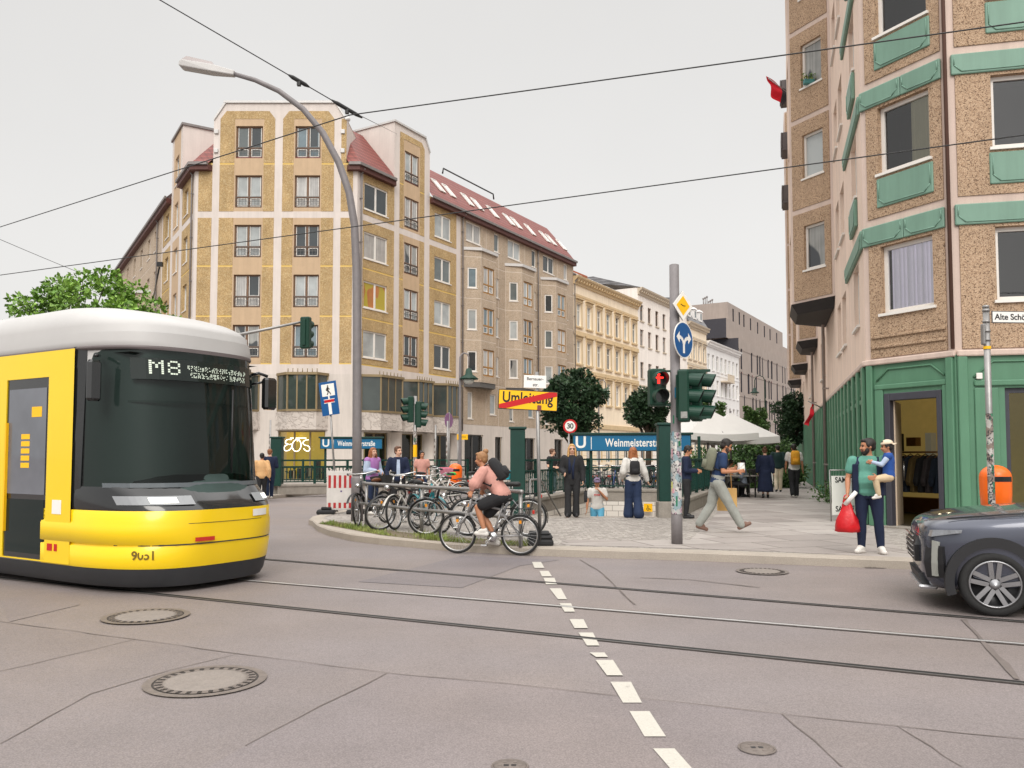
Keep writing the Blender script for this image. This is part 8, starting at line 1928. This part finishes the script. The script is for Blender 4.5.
mb.loft([[(c0.x + rr.uniform(.045, .075)*math.cos(2*PI*j/12), c0.y + rr.uniform(.05, .08)*math.sin(2*PI*j/12), c0.z + z) for j in range(12)] for z in (-.07, -.02, .03, .08)], 0, False); mb.build('packet', M_signwhite, t_)
t_ = prop('paper_bag', 'brown paper carrier bag hanging at the far side of the striding man', 'bag', wm_); mb = MB(); mb.loft([[(x, y, z) for x, y in ((.06, .26), (.40, .24), (.40, .40), (.06, .40))] for z in (.38, .80)]); mb.build('bag', mat('brown_paper', srgb(206, 166, 104), .8, var=.1), t_); mb = MB(); mb.tube([(.15, .33, .80), (.2, .26, 1.1), (.28, .2, 1.13), (.32, .33, .80)], .008, 5); mb.build('handle', MATS['brown_paper'], t_)
# --- woman in black
P = pose_default(); P.update(elr=V((-.02, -.25, 1.14)), wrr=V((.20, -.18, 1.06)), ell=V((-.02, .25, 1.13)), wrl=V((.04, .26, .88)), anl=V((-.02, .09, .09)), anr=V((.03, -.10, .09)), tol=V((.14, .11, .03)), tor=V((.19, -.12, .03)), turn=R(4))
loc = at(572, 18.6); wb_ = person('blonde woman in black suit and sunglasses walking away from the stairs with a handbag', loc, FACE_CAM(loc[0], loc[1]), 1.65, P, 'light', [top(C['black'], 2, .024, .95, .22, 'jacket', .01), top(C['white'], .1, .006, .9, -.02, 'blouse'), trousers(C['black'], .02, .03), shoes(M_shoe_b), scarf(C['navy'])], vox=.011, fem=True, hairfn=cap_hair(H_blonde, length=.16, width=.085), glasses=True, curl=(.8, .6))
t_ = prop('handbag', 'black shoulder handbag hanging beside the woman in the black suit', 'handbag', wb_); mb = MB(); h_ = P['wrl'] + V((.02, .06, -.35)); mb.loft([[(h_.x + x, h_.y + y, h_.z + z) for x, y in ((-.11*s, -.04), (.11*s, -.04), (.11*s, .04), (-.11*s, .04))] for z, s in ((-.16, .9), (-.1, 1), (.04, .95), (.1, .6))], 0, True); mb.build('bag', C['black'], t_, bevel=.01); mb = MB(); mb.tube([h_ + V((-.08, 0, .08)), P['wrl'] + V((0, .04, -.05)), h_ + V((.08, 0, .08))], .009, 6); mb.build('handle', C['black'], t_)
# --- woman in white blouse, from behind
P = pose_default(); P.update(ell=V((-.04, .26, 1.14)), wrl=V((.16, .24, .98)), elr=V((-.02, -.28, 1.13)), wrr=V((.02, -.36, .92)), knl=V((.10, .09, .5)), anl=V((.12, .09, .09)), tol=V((.27, .10, .03)), anr=V((-.14, -.10, .11)), tor=V((.0, -.11, .03)), knr=V((.0, -.10, .5)), turn=R(10))
loc = at(633, 18.4); person('woman with auburn hair, white blouse and wide dark jeans seen from behind at the stairs', loc, R(96), 1.58, P, 'light', [top(C['white'], 1.9, .026, .95, .03, 'blouse', .022), trousers(C['denim'], .022, .075, wide=.03), shoes(M_shoe_b), backpack(C['black'], .24, .34, .12, C['black'], 1.14, 'small black rucksack on the white blouse of the auburn haired woman')], vox=.011, fem=True, hairfn=cap_hair(H_red, length=.20, width=.075))
# --- boy coming up the stairs
P = pose_default(); P.update(elr=V((.02, -.25, 1.16)), wrr=V((.19, -.06, 1.38)), ell=V((0, .26, 1.14)), wrl=V((.06, .28, .90)), knl=V((.22, .10, .62)), anl=V((.16, .10, .26)), tol=V((.32, .11, .2)), nod=R(10))
P['wrl'], P['wrr'], P['ell'], P['elr'] = V((.19, .06, 1.40)), V((.05, -.28, .90)), V((.05, .26, 1.17)), V((-.01, -.26, 1.14))
loc = (AT(597, 460, 20.3).x, 20.3, -.62); person('boy in white printed T-shirt and violet cap coming up the station stairs', loc, FACE_CAM(2.1, 20.3), 1.58, P, 'tan', [top(C['white'], .95, .018, 1.0, .05), trousers(C['skyb'], .014), shoes(M_shoe_w)], vox=.012, hairfn=cap_hat(C['violetcap'], H_dark), curl=(.7, .4))
boy = bpy.data.objects[[o.name for o in bpy.data.objects if o.get('label', '').startswith('boy in white printed')][0]]
mb = MB(); [mb.rbox(.150, .158, -.085 + .035*k, -.06 + .035*k, 1.275, 1.315, .003) for k in range(5)]; mb.build('chest_print', M_red, boy)
# --- man with phone behind the signal pole
P = pose_default(); P.update(elr=V((.0, -.24, 1.14)), wrr=V((.24, -.10, 1.13)), ell=V((0, .24, 1.14)), wrl=V((.24, .06, 1.14)), nod=R(24), head=V((.05, 0, 1.61)))
loc = at(686, 18.3); ph_ = person('man in dark clothes looking at his phone, half hidden behind the signal pole', loc, R(-12), 1.62, P, 'tan', [top(C['navy'], 2, .02), trousers(C['black'], .014), shoes(M_shoe_b)], vox=.012, hairfn=cap_hair(H_dark), curl=(.8, .8))
t_ = prop('phone', 'dark phone in the hands of the man behind the signal pole', 'phone', ph_); mb = MB(Matrix.Translation((.34, -.02, 1.16)) @ Matrix.Rotation(R(-35), 4, 'Y')); mb.rbox(-.07, .07, -.036, .036, -.005, .005, .004); mb.build('case', M_black, t_)
# --- far pedestrians on the pavement
def walk(ph=1.0):
    P = pose_default(); P.update(knr=V((.16*ph, -.09, .51)), anr=V((.22*ph, -.09, .10)), tor=V((.37*ph, -.10, .05)), knl=V((-.02*ph, .09, .49)), anl=V((-.22*ph, .09, .13)), tol=V((-.09*ph, .10, .03)), elr=V((-.10*ph, -.24, 1.14)), wrr=V((-.06*ph, -.26, .90)), ell=V((.08*ph, .24, 1.14)), wrl=V((.18*ph, .25, .92))); return P
loc = at(765, 27); person('woman in long dark blue dress walking away beside the parasols', loc, R(80), 1.66, walk(.5), 'light', [top(C['navy'], 2, .03, 1.05, .05, 'coat', .015), dress(C['navy'], .22, .18, .27), shoes(M_shoe_b)], vox=.014, fem=True, hairfn=cap_hair(H_brown, bun=True))
loc = at(778, 31.5); wtm = person('man in dark green jacket and white trousers walking away down the pavement', loc, R(80), 1.80, walk(.6), 'light', [top(C['dkgreen'], 2, .035, 1.05, .05, 'jacket', .012), trousers(C['cream'], .016), shoes(M_shoe_b)], vox=.014, hairfn=cap_hair(H_dark))
t_ = prop('shopping_bag', 'white shopping bag carried by the man in the dark green jacket', 'bag', wtm); mb = MB(); mb.loft([[(x, y, z) for x, y in ((-.06, .2), (.06, .2), (.06, .46), (-.06, .46))] for z in (.30, .70)]); mb.build('bag', M_signwhite, t_); mb = MB(); mb.tube([(0, .25, .7), (.1, .28, .86), (0, .4, .7)], .008, 5); mb.build('handle', M_signwhite, t_)
loc = at(794, 27.4); person('man in white shirt and black trousers walking away with a mustard rucksack', loc, R(84), 1.78, walk(.6), 'tan', [top(C['white'], .95, .024, 1.05, .06), trousers(C['black'], .02, .02), shoes(M_shoe_w), backpack(C['ochre'], .28, .46, .17, C['black'], 1.2, 'mustard yellow rucksack on the back of the man in white')], vox=.014, hairfn=cap_hair(H_dark))
# --- two men at the far kerb, left
loc = at(262, 27.0, 0.0); person('dark haired man in tan jacket crossing at the far kerb beside the tram', loc, R(105), 1.60, walk(.7), 'tan', [top(C['tanj'], 2, .03, 1.05, .10, 'jacket', .012), trousers(C['black'], .02), shoes(M_shoe_b)], vox=.014, hairfn=cap_hair(H_dark))
P = walk(.4); P.update(turn=R(-30), wrr=V((.22, -.16, 1.12)), elr=V((0, -.24, 1.13))); loc = at(270, 27.8, 0.06); person('ginger haired man in dark jacket beside the green station pillar', loc, R(120), 1.68, P, 'light', [top(C['navy'], 2, .026, 1.05, .08, 'jacket'), trousers(C['denim'], .018), shoes(M_shoe_w)], vox=.014, hairfn=cap_hair(hair_m('ginger', srgb(130, 84, 54))))
# --- woman and man behind the bicycles
P = pose_default(); P.update(elr=V((.02, -.24, 1.15)), wrr=V((.22, -.12, 1.14)), ell=V((0, .25, 1.14)), wrl=V((.18, .16, 1.08)), turn=R(-10)); loc = at(372.5, 19.4); person('red haired woman in pale blue jacket and lilac top behind the bicycles', loc, R(-35), 1.58, P, 'light', [top(C['ltblue'], 2, .03, .98, .08, 'jacket', .012), top(C['lilac'], .1, .034, .9, .02, 'top'), trousers(C['denim'], .016), shoes(M_shoe_w)], vox=.012, fem=True, hairfn=cap_hair(H_red, length=.17, width=.085))
P = pose_default(); P.update(ell=V((.0, .26, 1.14)), wrl=V((.20, .14, 1.02)), elr=V((-.02, -.27, 1.13)), wrr=V((.08, -.26, .92)), turn=R(38)); loc = at(398, 19.0); person('man in navy jacket over pale shirt standing behind the bicycles', loc, FACE_CAM(-2.6, 19) + R(4), 1.60, P, 'light', [top(C['navy'], 2, .020, 1.0, .10, 'jacket', .006), top(C['ltblue'], .1, .010, 1, -.02, 'shirt'), trousers(C['black'], .016), shoes(M_shoe_b)], vox=.012, hairfn=cap_hair(H_brown, top_=.01))
nj = [o for o in bpy.data.objects if o.get('label', '').startswith('man in navy jacket')][0]
mb = MB(); mb.loft([[(.118, -.035, 1.42), (.118, .035, 1.42), (.13, .035, 1.42), (.13, -.035, 1.42)], [(.140, -.045, 1.2), (.140, .045, 1.2), (.150, .045, 1.2), (.150, -.045, 1.2)], [(.132, -.04, 1.0), (.132, .04, 1.0), (.142, .04, 1.0), (.142, -.04, 1.0)]], 0); mb.build('shirt_front', C['ltblue'], nj)
loc = at(422, 24.5); P = pose_default(); P.update(turn=R(20)); person('dark haired woman in pink top seated low behind the pink bicycle basket', loc, FACE_CAM(-2.7, 24), 1.52, P, 'tan', [top(C['pink'], .9, .02), trousers(C['denim'], .016), shoes(M_shoe_w)], vox=.015, fem=True, hairfn=cap_hair(H_dark, bun=True))
loc = at(552, 27.0); P = pose_default(); P.update(wrr=V((.22, -.12, 1.1)), elr=V((0, -.24, 1.13)), turn=R(30)); person('man with brown hair in dark top standing beyond the railings beside the detour pole', loc, R(-40), 1.62, P, 'light', [top(C['black'], .9, .02), trousers(C['greyb'], .016), shoes(M_shoe_w)], vox=.015, hairfn=cap_hair(H_brown))
# --- cyclist
cy0 = G(491, 554.6); crz = R(164)
cyc = bicycle('grey city bicycle being ridden past the guard rail', (cy0.x, cy0.y, 0), crz, mat('bike_paint_silver', srgb(150, 148, 148), .35, .3), 0, 'city', None, None, None, 0)
cyc.scale = (.95,)*3
for c_ in kids(cyc):
    if c_.name.startswith('kickstand'): bpy.data.objects.remove(c_)
P = pose_default(); P.update(pelvis=V((-.20, 0, .97)), chest=V((-.02, 0, 1.24)), neck=V((.11, 0, 1.42)), head=V((.17, 0, 1.56)), hil=V((-.19, .09, .95)), hir=V((-.19, -.09, .95)), knl=V((.20, .11, .78)), knr=V((.15, -.11, .60)), anl=V((.08, .10, .40)), anr=V((-.06, -.10, .24)), tol=V((.22, .11, .34)), tor=V((.10, -.11, .18)),
    shl=V((.08, .18, 1.37)), shr=V((.08, -.18, 1.37)), ell=V((.20, .25, 1.16)), elr=V((.20, -.25, 1.16)), wrl=V((.24, .28, 1.05)), wrr=V((.24, -.28, 1.05)), nod=R(6))
person('cyclist in loose pink shirt and black shorts riding past the parked bicycles', (cy0.x, cy0.y, 0), crz, 1.62, P, 'tan', [top(C['pink'], 1.5, .03, 1.05, .06, 'shirt', .03), trousers(C['black'], .022, 0, .38, 'shorts'), shoes(M_shoe_w, 1.1), backpack(C['black'], .26, .40, .14, C['black'], 1.22, 'black rucksack on the back of the cyclist')], vox=.011, curl=(1.2, 1.2), hairfn=cap_hair(hair_m('dark_blond', srgb(150, 110, 74)), bun=True))
# --- seated guests under the parasols
def seated():
    P = pose_default(); dz = V((0, 0, -.45)); up_ = ('pelvis', 'chest', 'neck', 'head', 'shl', 'shr', 'ell', 'elr', 'wrl', 'wrr', 'hil', 'hir')
    for k in up_: P[k] = P[k] + dz
    P.update(knl=V((.42, .12, .49)), knr=V((.42, -.12, .49)), anl=V((.40, .12, .09)), anr=V((.40, -.12, .09)), tol=V((.56, .13, .03)), tor=V((.56, -.13, .03)), ell=V((.10, .25, .72)), elr=V((.10, -.25, .72)), wrl=V((.34, .14, .76)), wrr=V((.34, -.14, .76))); return P
M_cafe = mat('cafe_chair_wood', (.03, .028, .026), .5, var=.2)
def chair(loc, rz, label):
    e = thing('cafe_chair', label, 'chair', loc, rz, 'chairs under the parasols'); mb = MB(); mb.rbox(-.2, .2, -.2, .2, .43, .46, .01); mb.build('seat', M_cafe, e); mb = MB(); [mb.rbox(-.21, -.18, y - .03, y + .03, .46, .86, .008) for y in (-.16, -.05, .05, .16)]; mb.rbox(-.215, -.175, -.2, .2, .84, .90, .01); mb.build('backrest', M_cafe, e)
    for x in (-.18, .18):
        for y in (-.18, .18): mb = MB(); mb.cyl((x, y, 0), (x, y, .43), .015, n=6); mb.build('leg', M_cafe, e)
    return e
def table(loc, rz, label):
    e = thing('cafe_table', label, 'table', loc, rz, 'tables under the parasols'); mb = MB(); mb.rbox(-.6, .6, -.35, .35, .70, .74, .01); mb.build('tabletop', mat('table_grey', srgb(150, 146, 140), .5), e)
    for x in (-.5, .5):
        for y in (-.28, .28): mb = MB(); mb.box(x - .02, x + .02, y - .02, y + .02, 0, .70); mb.build('leg', M_cafe, e)
t1 = at(737, 27.5); t2 = at(722, 29.5)
table(t1, R(10), 'dark cafe table with a green plant nearest the footpath under the parasol'); table(t2, R(-10), 'grey topped cafe table further back under the parasol')
for px, Y, rz, lab, shirt, hr in ((743, 27.4, 170, 'person in grey shirt sitting hunched at the nearest cafe table', 'greyb', H_dark), (730, 27.8, 10, 'person in white shirt sitting at the cafe table behind the striding man', 'white', H_dark), (714, 29.6, 0, 'person in navy top sitting at the back cafe table', 'navy', H_brown), (728, 30.2, 180, 'person in cream top sitting far under the parasol', 'cream', H_blonde)):
    l_ = at(px, Y); chair(l_, R(rz), 'dark slatted cafe chair under the white parasols'); person(lab, l_, R(rz), 1.68, seated(), 'tan', [top(C[shirt], 1.6, .024), trousers(C['black'], .016), shoes(M_shoe_b)], vox=.016, hairfn=cap_hair(hr))
for px, Y, rz in ((748, 29.4, 200), (736, 29.8, 40), (706, 28.6, 80), (752, 31, 90)): chair(at(px, Y), R(rz), 'dark slatted cafe chair under the white parasols')
e = thing('potted_plant', 'pale green plant bunch on the nearest cafe table', 'plant', (t1[0] - .1, t1[1] - .1, .12 + .742)); mb = MB(); mb.lathe([(.08, 0), (.10, .1), (.11, .11)], 14); mb.build('pot', M_signwhite, e)
mb = MB(); rr = random.Random(3)
for k in range(160): d = V((rr.gauss(0, 1), rr.gauss(0, 1), abs(rr.gauss(0, 1)))).normalized(); c0 = V((0, 0, .14)) + d*rr.uniform(.03, .17); n_ = d.cross(V((rr.random(), rr.random(), rr.random()))).normalized()*.03; mb.quad(tuple(c0 - n_), tuple(c0 + d*.03 - n_), tuple(c0 + d*.05 + n_), tuple(c0 + n_))
mb.build('foliage', mat('plant_pale', (.2, .26, .07), .6, var=.4), e)
# parasols
M_par = mat('parasol_white', srgb(232, 230, 226, .78), .8, var=.04, scale=2)
def parasol(loc, rz, W, zt, ze, label):
    e = thing('parasol', label, 'parasol', loc, rz, 'white parasols over the cafe tables'); h = W/2; mb = MB(); n = 8
    for s in range(4):
        Mx = Matrix.Rotation(s*PI/2, 4, 'Z'); mb.M = Mx; rows = []
        for i in range(n + 1):
            u = i/n; z = zt - (zt - ze)*u**.92; w_ = h*u; rows.append([(-w_ + 2*w_*j/n, -w_, z - .06*math.sin(PI*j/n)*u) for j in range(n + 1)])
        for r0, r1 in zip(rows, rows[1:]):
            for j in range(n): mb.add([r0[j], r1[j], r1[j+1], r0[j+1]], [(0, 1, 2, 3)], 0, True)
        b0 = rows[-1]
        for j in range(n): mb.add([b0[j], (b0[j][0]*1.01, b0[j][1]*1.01, b0[j][2] - .22), (b0[j+1][0]*1.01, b0[j+1][1]*1.01, b0[j+1][2] - .22), b0[j+1]], [(0, 1, 2, 3)], 0, True)
    mb.build('canopy', M_par, e); mb = MB(); mb.cyl((0, 0, 0), (0, 0, zt + .06), .035, n=10); mb.build('pole', M_wood if False else M_greypole, e)
    mb = MB(); [mb.tube([(0, 0, zt - .25), tuple(Matrix.Rotation(s*PI/4, 4, 'Z') @ V((h*(.93 if s % 2 == 0 else 1.3), 0, ze - .0)))], .012, 5) for s in range(8)]; mb.build('rib', M_greypole, e)
    mb = MB(); mb.rbox(-.35, .35, -.35, .35, 0, .08, .02); mb.build('base', M_stone, e)
parasol(at(708, 27.4), R(12), 2.4, 2.98, 2.13, 'white square parasol with a peaked top directly behind the signal heads'); parasol(at(731, 28.6), R(4), 2.5, 2.90, 2.05, 'white square parasol reaching over the footpath beside the woman in the blue dress')
# ================================================================== trees and low planting
def leaf_mat(name, c1, c2):
    m, t, p = start(name); v = coords(t); n = noise(t, v, 1.1, 4, .6); n2 = noise(t, v, 9, 2, .6)
    c = mixcol(t, ramp(t, n, .35, .65), c1, c2); c = mixcol(t, 1, c, ramp(t, n2, .3, .7, .5, 1.6), 'MULTIPLY'); t.link(c, p.inputs['Base Color']); p.inputs['Roughness'].default_value = .5; p.inputs['Specular IOR Level'].default_value = .35
    p.inputs['Subsurface Weight'].default_value = 0.0
    return m
L_dark = leaf_mat('leaf_dark', (.018, .042, .020), (.036, .075, .032)); L_bright = leaf_mat('leaf_bright', (.10, .21, .03), (.20, .34, .055)); L_mid = leaf_mat('leaf_mid', (.05, .11, .03), (.10, .18, .05))
M_bark = mat('bark', srgb(92, 80, 68, .8), .9, var=.25, scale=6, bscale=30, bmp=.6)
def leaf_mesh(pts, dirs, size, rng):
    n = len(pts); a = rng.normal(size=(n, 3)); a /= np.linalg.norm(a, axis=1)[:, None]; d = dirs + rng.normal(size=(n, 3))*.7; d /= np.linalg.norm(d, axis=1)[:, None]
    s = np.cross(d, a); s /= np.linalg.norm(s, axis=1)[:, None] + 1e-9; L = size*rng.uniform(.6, 1.4, n)[:, None]; w_ = L*.34
    nrm = np.cross(s, d)
    v = np.stack([pts, pts + d*L*.5 + s*w_ + nrm*L*.08, pts + d*L, pts + d*L*.5 - s*w_ + nrm*L*.08], 1).reshape(-1, 3)
    return v
def tree(name, label, loc, h, crown_c, crown_r, n, size, lm, seed, trunk_r=.14, clumps=26, group=None, squash=.8):
    e = thing(name, label, 'tree', tuple(loc), 0, group); rng = np.random.default_rng(seed); rr = random.Random(seed)
    cc = np.array(crown_c); cr = np.array(crown_r)
    mb = MB(); top = cc + np.array([0, 0, cr[2]*.3]); mb.tube([(0, 0, -.1), (.03, .02, h*.3), tuple(cc*.6 + np.array([.03, 0, 0])), tuple(top)], [trunk_r*1.25, trunk_r, trunk_r*.75, trunk_r*.2], 9)
    cent = []
    lobes = rng.normal(size=(5, 3)); lobes /= np.linalg.norm(lobes, axis=1)[:, None]
    for k in range(clumps):
        d = rng.normal(size=3)*.7 + lobes[k % 5]*1.0; d /= np.linalg.norm(d); q = rng.uniform(.35, 1.12)**.65; d[2] = d[2]*.9; cent.append(cc + d*cr*q*.88)
    for c in cent[::2]:
        b0 = Vector((0.02, 0.01, h*rr.uniform(.28, .6))); c_ = Vector(c); mb.tube([b0, b0.lerp(c_, .5) + Vector((0, 0, .12)), c_], [trunk_r*.45, trunk_r*.28, trunk_r*.08], 6)
    mb.build('trunk', M_bark, e)
    P_, D_ = [], []
    for c in cent:
        k = int(n/clumps*rng.uniform(.6, 1.4)); rad = cr.mean()*rng.uniform(.22, .46)*squash; d = rng.normal(size=(k, 3)); d /= np.linalg.norm(d, axis=1)[:, None]; r_ = rng.uniform(.35, 1, k)[:, None]**.6
        P_.append(c + d*r_*rad*np.array([1, 1, .75])); D_.append(d)
    v = leaf_mesh(np.concatenate(P_), np.concatenate(D_), size, rng); m_ = len(v)//4
    me = bpy.data.meshes.new('crown'); me.vertices.add(len(v)); me.vertices.foreach_set('co', v.astype(np.float32).ravel()); me.loops.add(m_*4); me.loops.foreach_set('vertex_index', np.arange(m_*4, dtype=np.int32)); me.polygons.add(m_); me.polygons.foreach_set('loop_start', np.arange(0, m_*4, 4, dtype=np.int32)); me.polygons.foreach_set('loop_total', np.full(m_, 4, dtype=np.int32)); me.update(); me.validate(); me.materials.append(lm)
    o = bpy.data.objects.new('crown', me); COL.objects.link(o); o.parent = e
    return e
def tree_at(px, y0, y1, wpx, Y, *a, **k):
    """crown spanning rows y0..y1 and wpx columns of the survey at depth Y"""
    b = AT(px, 460, Y); zt, zb = AT(px, y0, Y).z, AT(px, y1, Y).z; c = (zt + zb)/2 - .12; r_ = (zt - zb)/2; w_ = wpx*Y/820/2
    return tree(a[0], a[1], (b.x, b.y, .12), zt, (0, 0, c), (w_, w_, r_), *a[2:], **k)
tree_at(571, 358, 440, 66, 42, 'street_tree', 'dark dense street tree behind the yellow detour sign and the speed sign', 14000, .17, L_dark, 3, clumps=60)
tree_at(648, 384, 438, 46, 44, 'street_tree', 'dark rounded street tree behind the red pedestrian signal', 9000, .17, L_dark, 5, clumps=46)
tree_at(713, 393, 436, 34, 58, 'street_tree', 'pale green street tree rising behind the parasol peak', 6000, .20, L_mid, 7, clumps=26)
tree_at(753, 400, 446, 28, 62, 'street_tree', 'mid green slim tree in front of the modern office block', 5000, .2, L_mid, 9, clumps=24)
tree_at(794, 386, 456, 34, 47, 'street_tree', 'tall dark tree at the end of the footpath against the pebbledash block', 9000, .16, L_dark, 11, clumps=36)
tree('street_tree', 'bright green airy tree spreading above the tram roof', (-16.9, 30.5, .12), 9.0, (0.3, 0, 6.3), (3.5, 2.6, 2.3), 10500, .17, L_bright, 13, .16, 64, None, .5)
tree('street_tree', 'bright green smaller tree trailing past the tram roof beside the corner block', (-12.6, 31.5, .12), 7.0, (-.6, 0, 5.6), (2.0, 1.5, 1.3), 3800, .16, L_bright, 17, .10, 38, None, .5)
# hedge behind the cafe
def hedge(name, label, loc, ext, n, size, lm, seed):
    e = thing(name, label, 'bush', tuple(loc)); rng = np.random.default_rng(seed); c = rng.uniform(-1, 1, size=(40, 3))*np.array(ext); c[:, 2] = np.abs(c[:, 2]); P_, D_ = [], []
    for q in c: k = n//40; d = rng.normal(size=(k, 3)); d /= np.linalg.norm(d, axis=1)[:, None]; P_.append(q + d*rng.uniform(.2, 1, k)[:, None]*.45); D_.append(d)
    v = leaf_mesh(np.concatenate(P_), np.concatenate(D_), size, rng); v[:, 2] = np.maximum(v[:, 2], 0.02); m_ = len(v)//4
    me = bpy.data.meshes.new('foliage'); me.from_pydata(v.tolist(), [], [(4*i, 4*i+1, 4*i+2, 4*i+3) for i in range(m_)]); me.materials.append(lm); o = bpy.data.objects.new('foliage', me); COL.objects.link(o); o.parent = e
    mb = MB()
    for q in c[::6]: mb.tube([(q[0]*.6, q[1]*.6, 0), tuple(q)], [.02, .008], 5)
    mb.build('stem', M_bark, e)
q = AT(740, 460, 36); hedge('bush', 'dense green shrubbery behind the cafe tables', (q.x, q.y, .12), (2.6, .8, 1.9), 9000, .13, L_mid, 3)
q = AT(757, 460, 40); hedge('bush', 'dark shrubs further back between the parasol and the dark tree', (q.x, q.y, .12), (1.6, .8, 1.6), 6000, .13, L_dark, 4)
q = AT(822, 480, 23.5); hedge('bush', 'small pot plants at the foot of the green shopfront', (6.95 + 2.6, 24.2, .12), (.2, .8, .3), 1200, .08, L_mid, 5)
# grass along the kerb under the guard rail
rng = np.random.default_rng(5); mbv, mbf = [], []
A_ = [G(x, y, .12) for x, y in ((318, 524), (345, 529), (380, 535.5), (420, 540), (460, 543.5), (525, 547))]
pts = []
for a, b in zip(A_, A_[1:]):
    L_ = (b - a).length; d = (b - a)/L_; nn = Vector((-d.y, d.x, 0))
    for k in range(int(L_*1000)):
        u = rng.uniform(0, L_); w_ = abs(rng.normal())*.26 + .02
        if w_ > .95: continue
        p_ = a + d*u + nn*w_
        if math.sin(p_.x*4.1) + math.sin(p_.x*9.7 + p_.y*6)*.7 + rng.normal()*.5 < -.35: continue
        pts.append(p_)
for p_ in pts:
    a = rng.uniform(0, 2*PI); h_ = rng.uniform(.025, .10)*(1.25 if math.sin(p_.x*3.3) > .3 else .75); d = Vector((math.cos(a), math.sin(a), 0)); s = Vector((-d.y, d.x, 0))*.006; o_ = len(mbv)
    mbv += [tuple(p_ - s), tuple(p_ + s), tuple(p_ + d*h_*.45 + Vector((0, 0, h_)))]; mbf.append((o_, o_+1, o_+2))
me = bpy.data.meshes.new('grass'); me.from_pydata(mbv, [], mbf); me.materials.append(leaf_mat('grass_blade', (.12, .19, .03), (.26, .28, .08))); o = bpy.data.objects.new('grass', me); COL.objects.link(o); tag(o, 'short patchy grass growing along the kerb under the guard rail', 'grass', None, 'stuff')
sp_ = [tuple(q.to_2d()) for q in A_] + [tuple((q + Vector((.12, .75, 0))).to_2d()) for q in reversed(A_)]
sheet('verge_soil', sp_, .1285, mat('soil', srgb(140, 126, 104, .6), .95, var=.25, scale=5, bscale=60, fine=.3, bmp=.6, world=True))
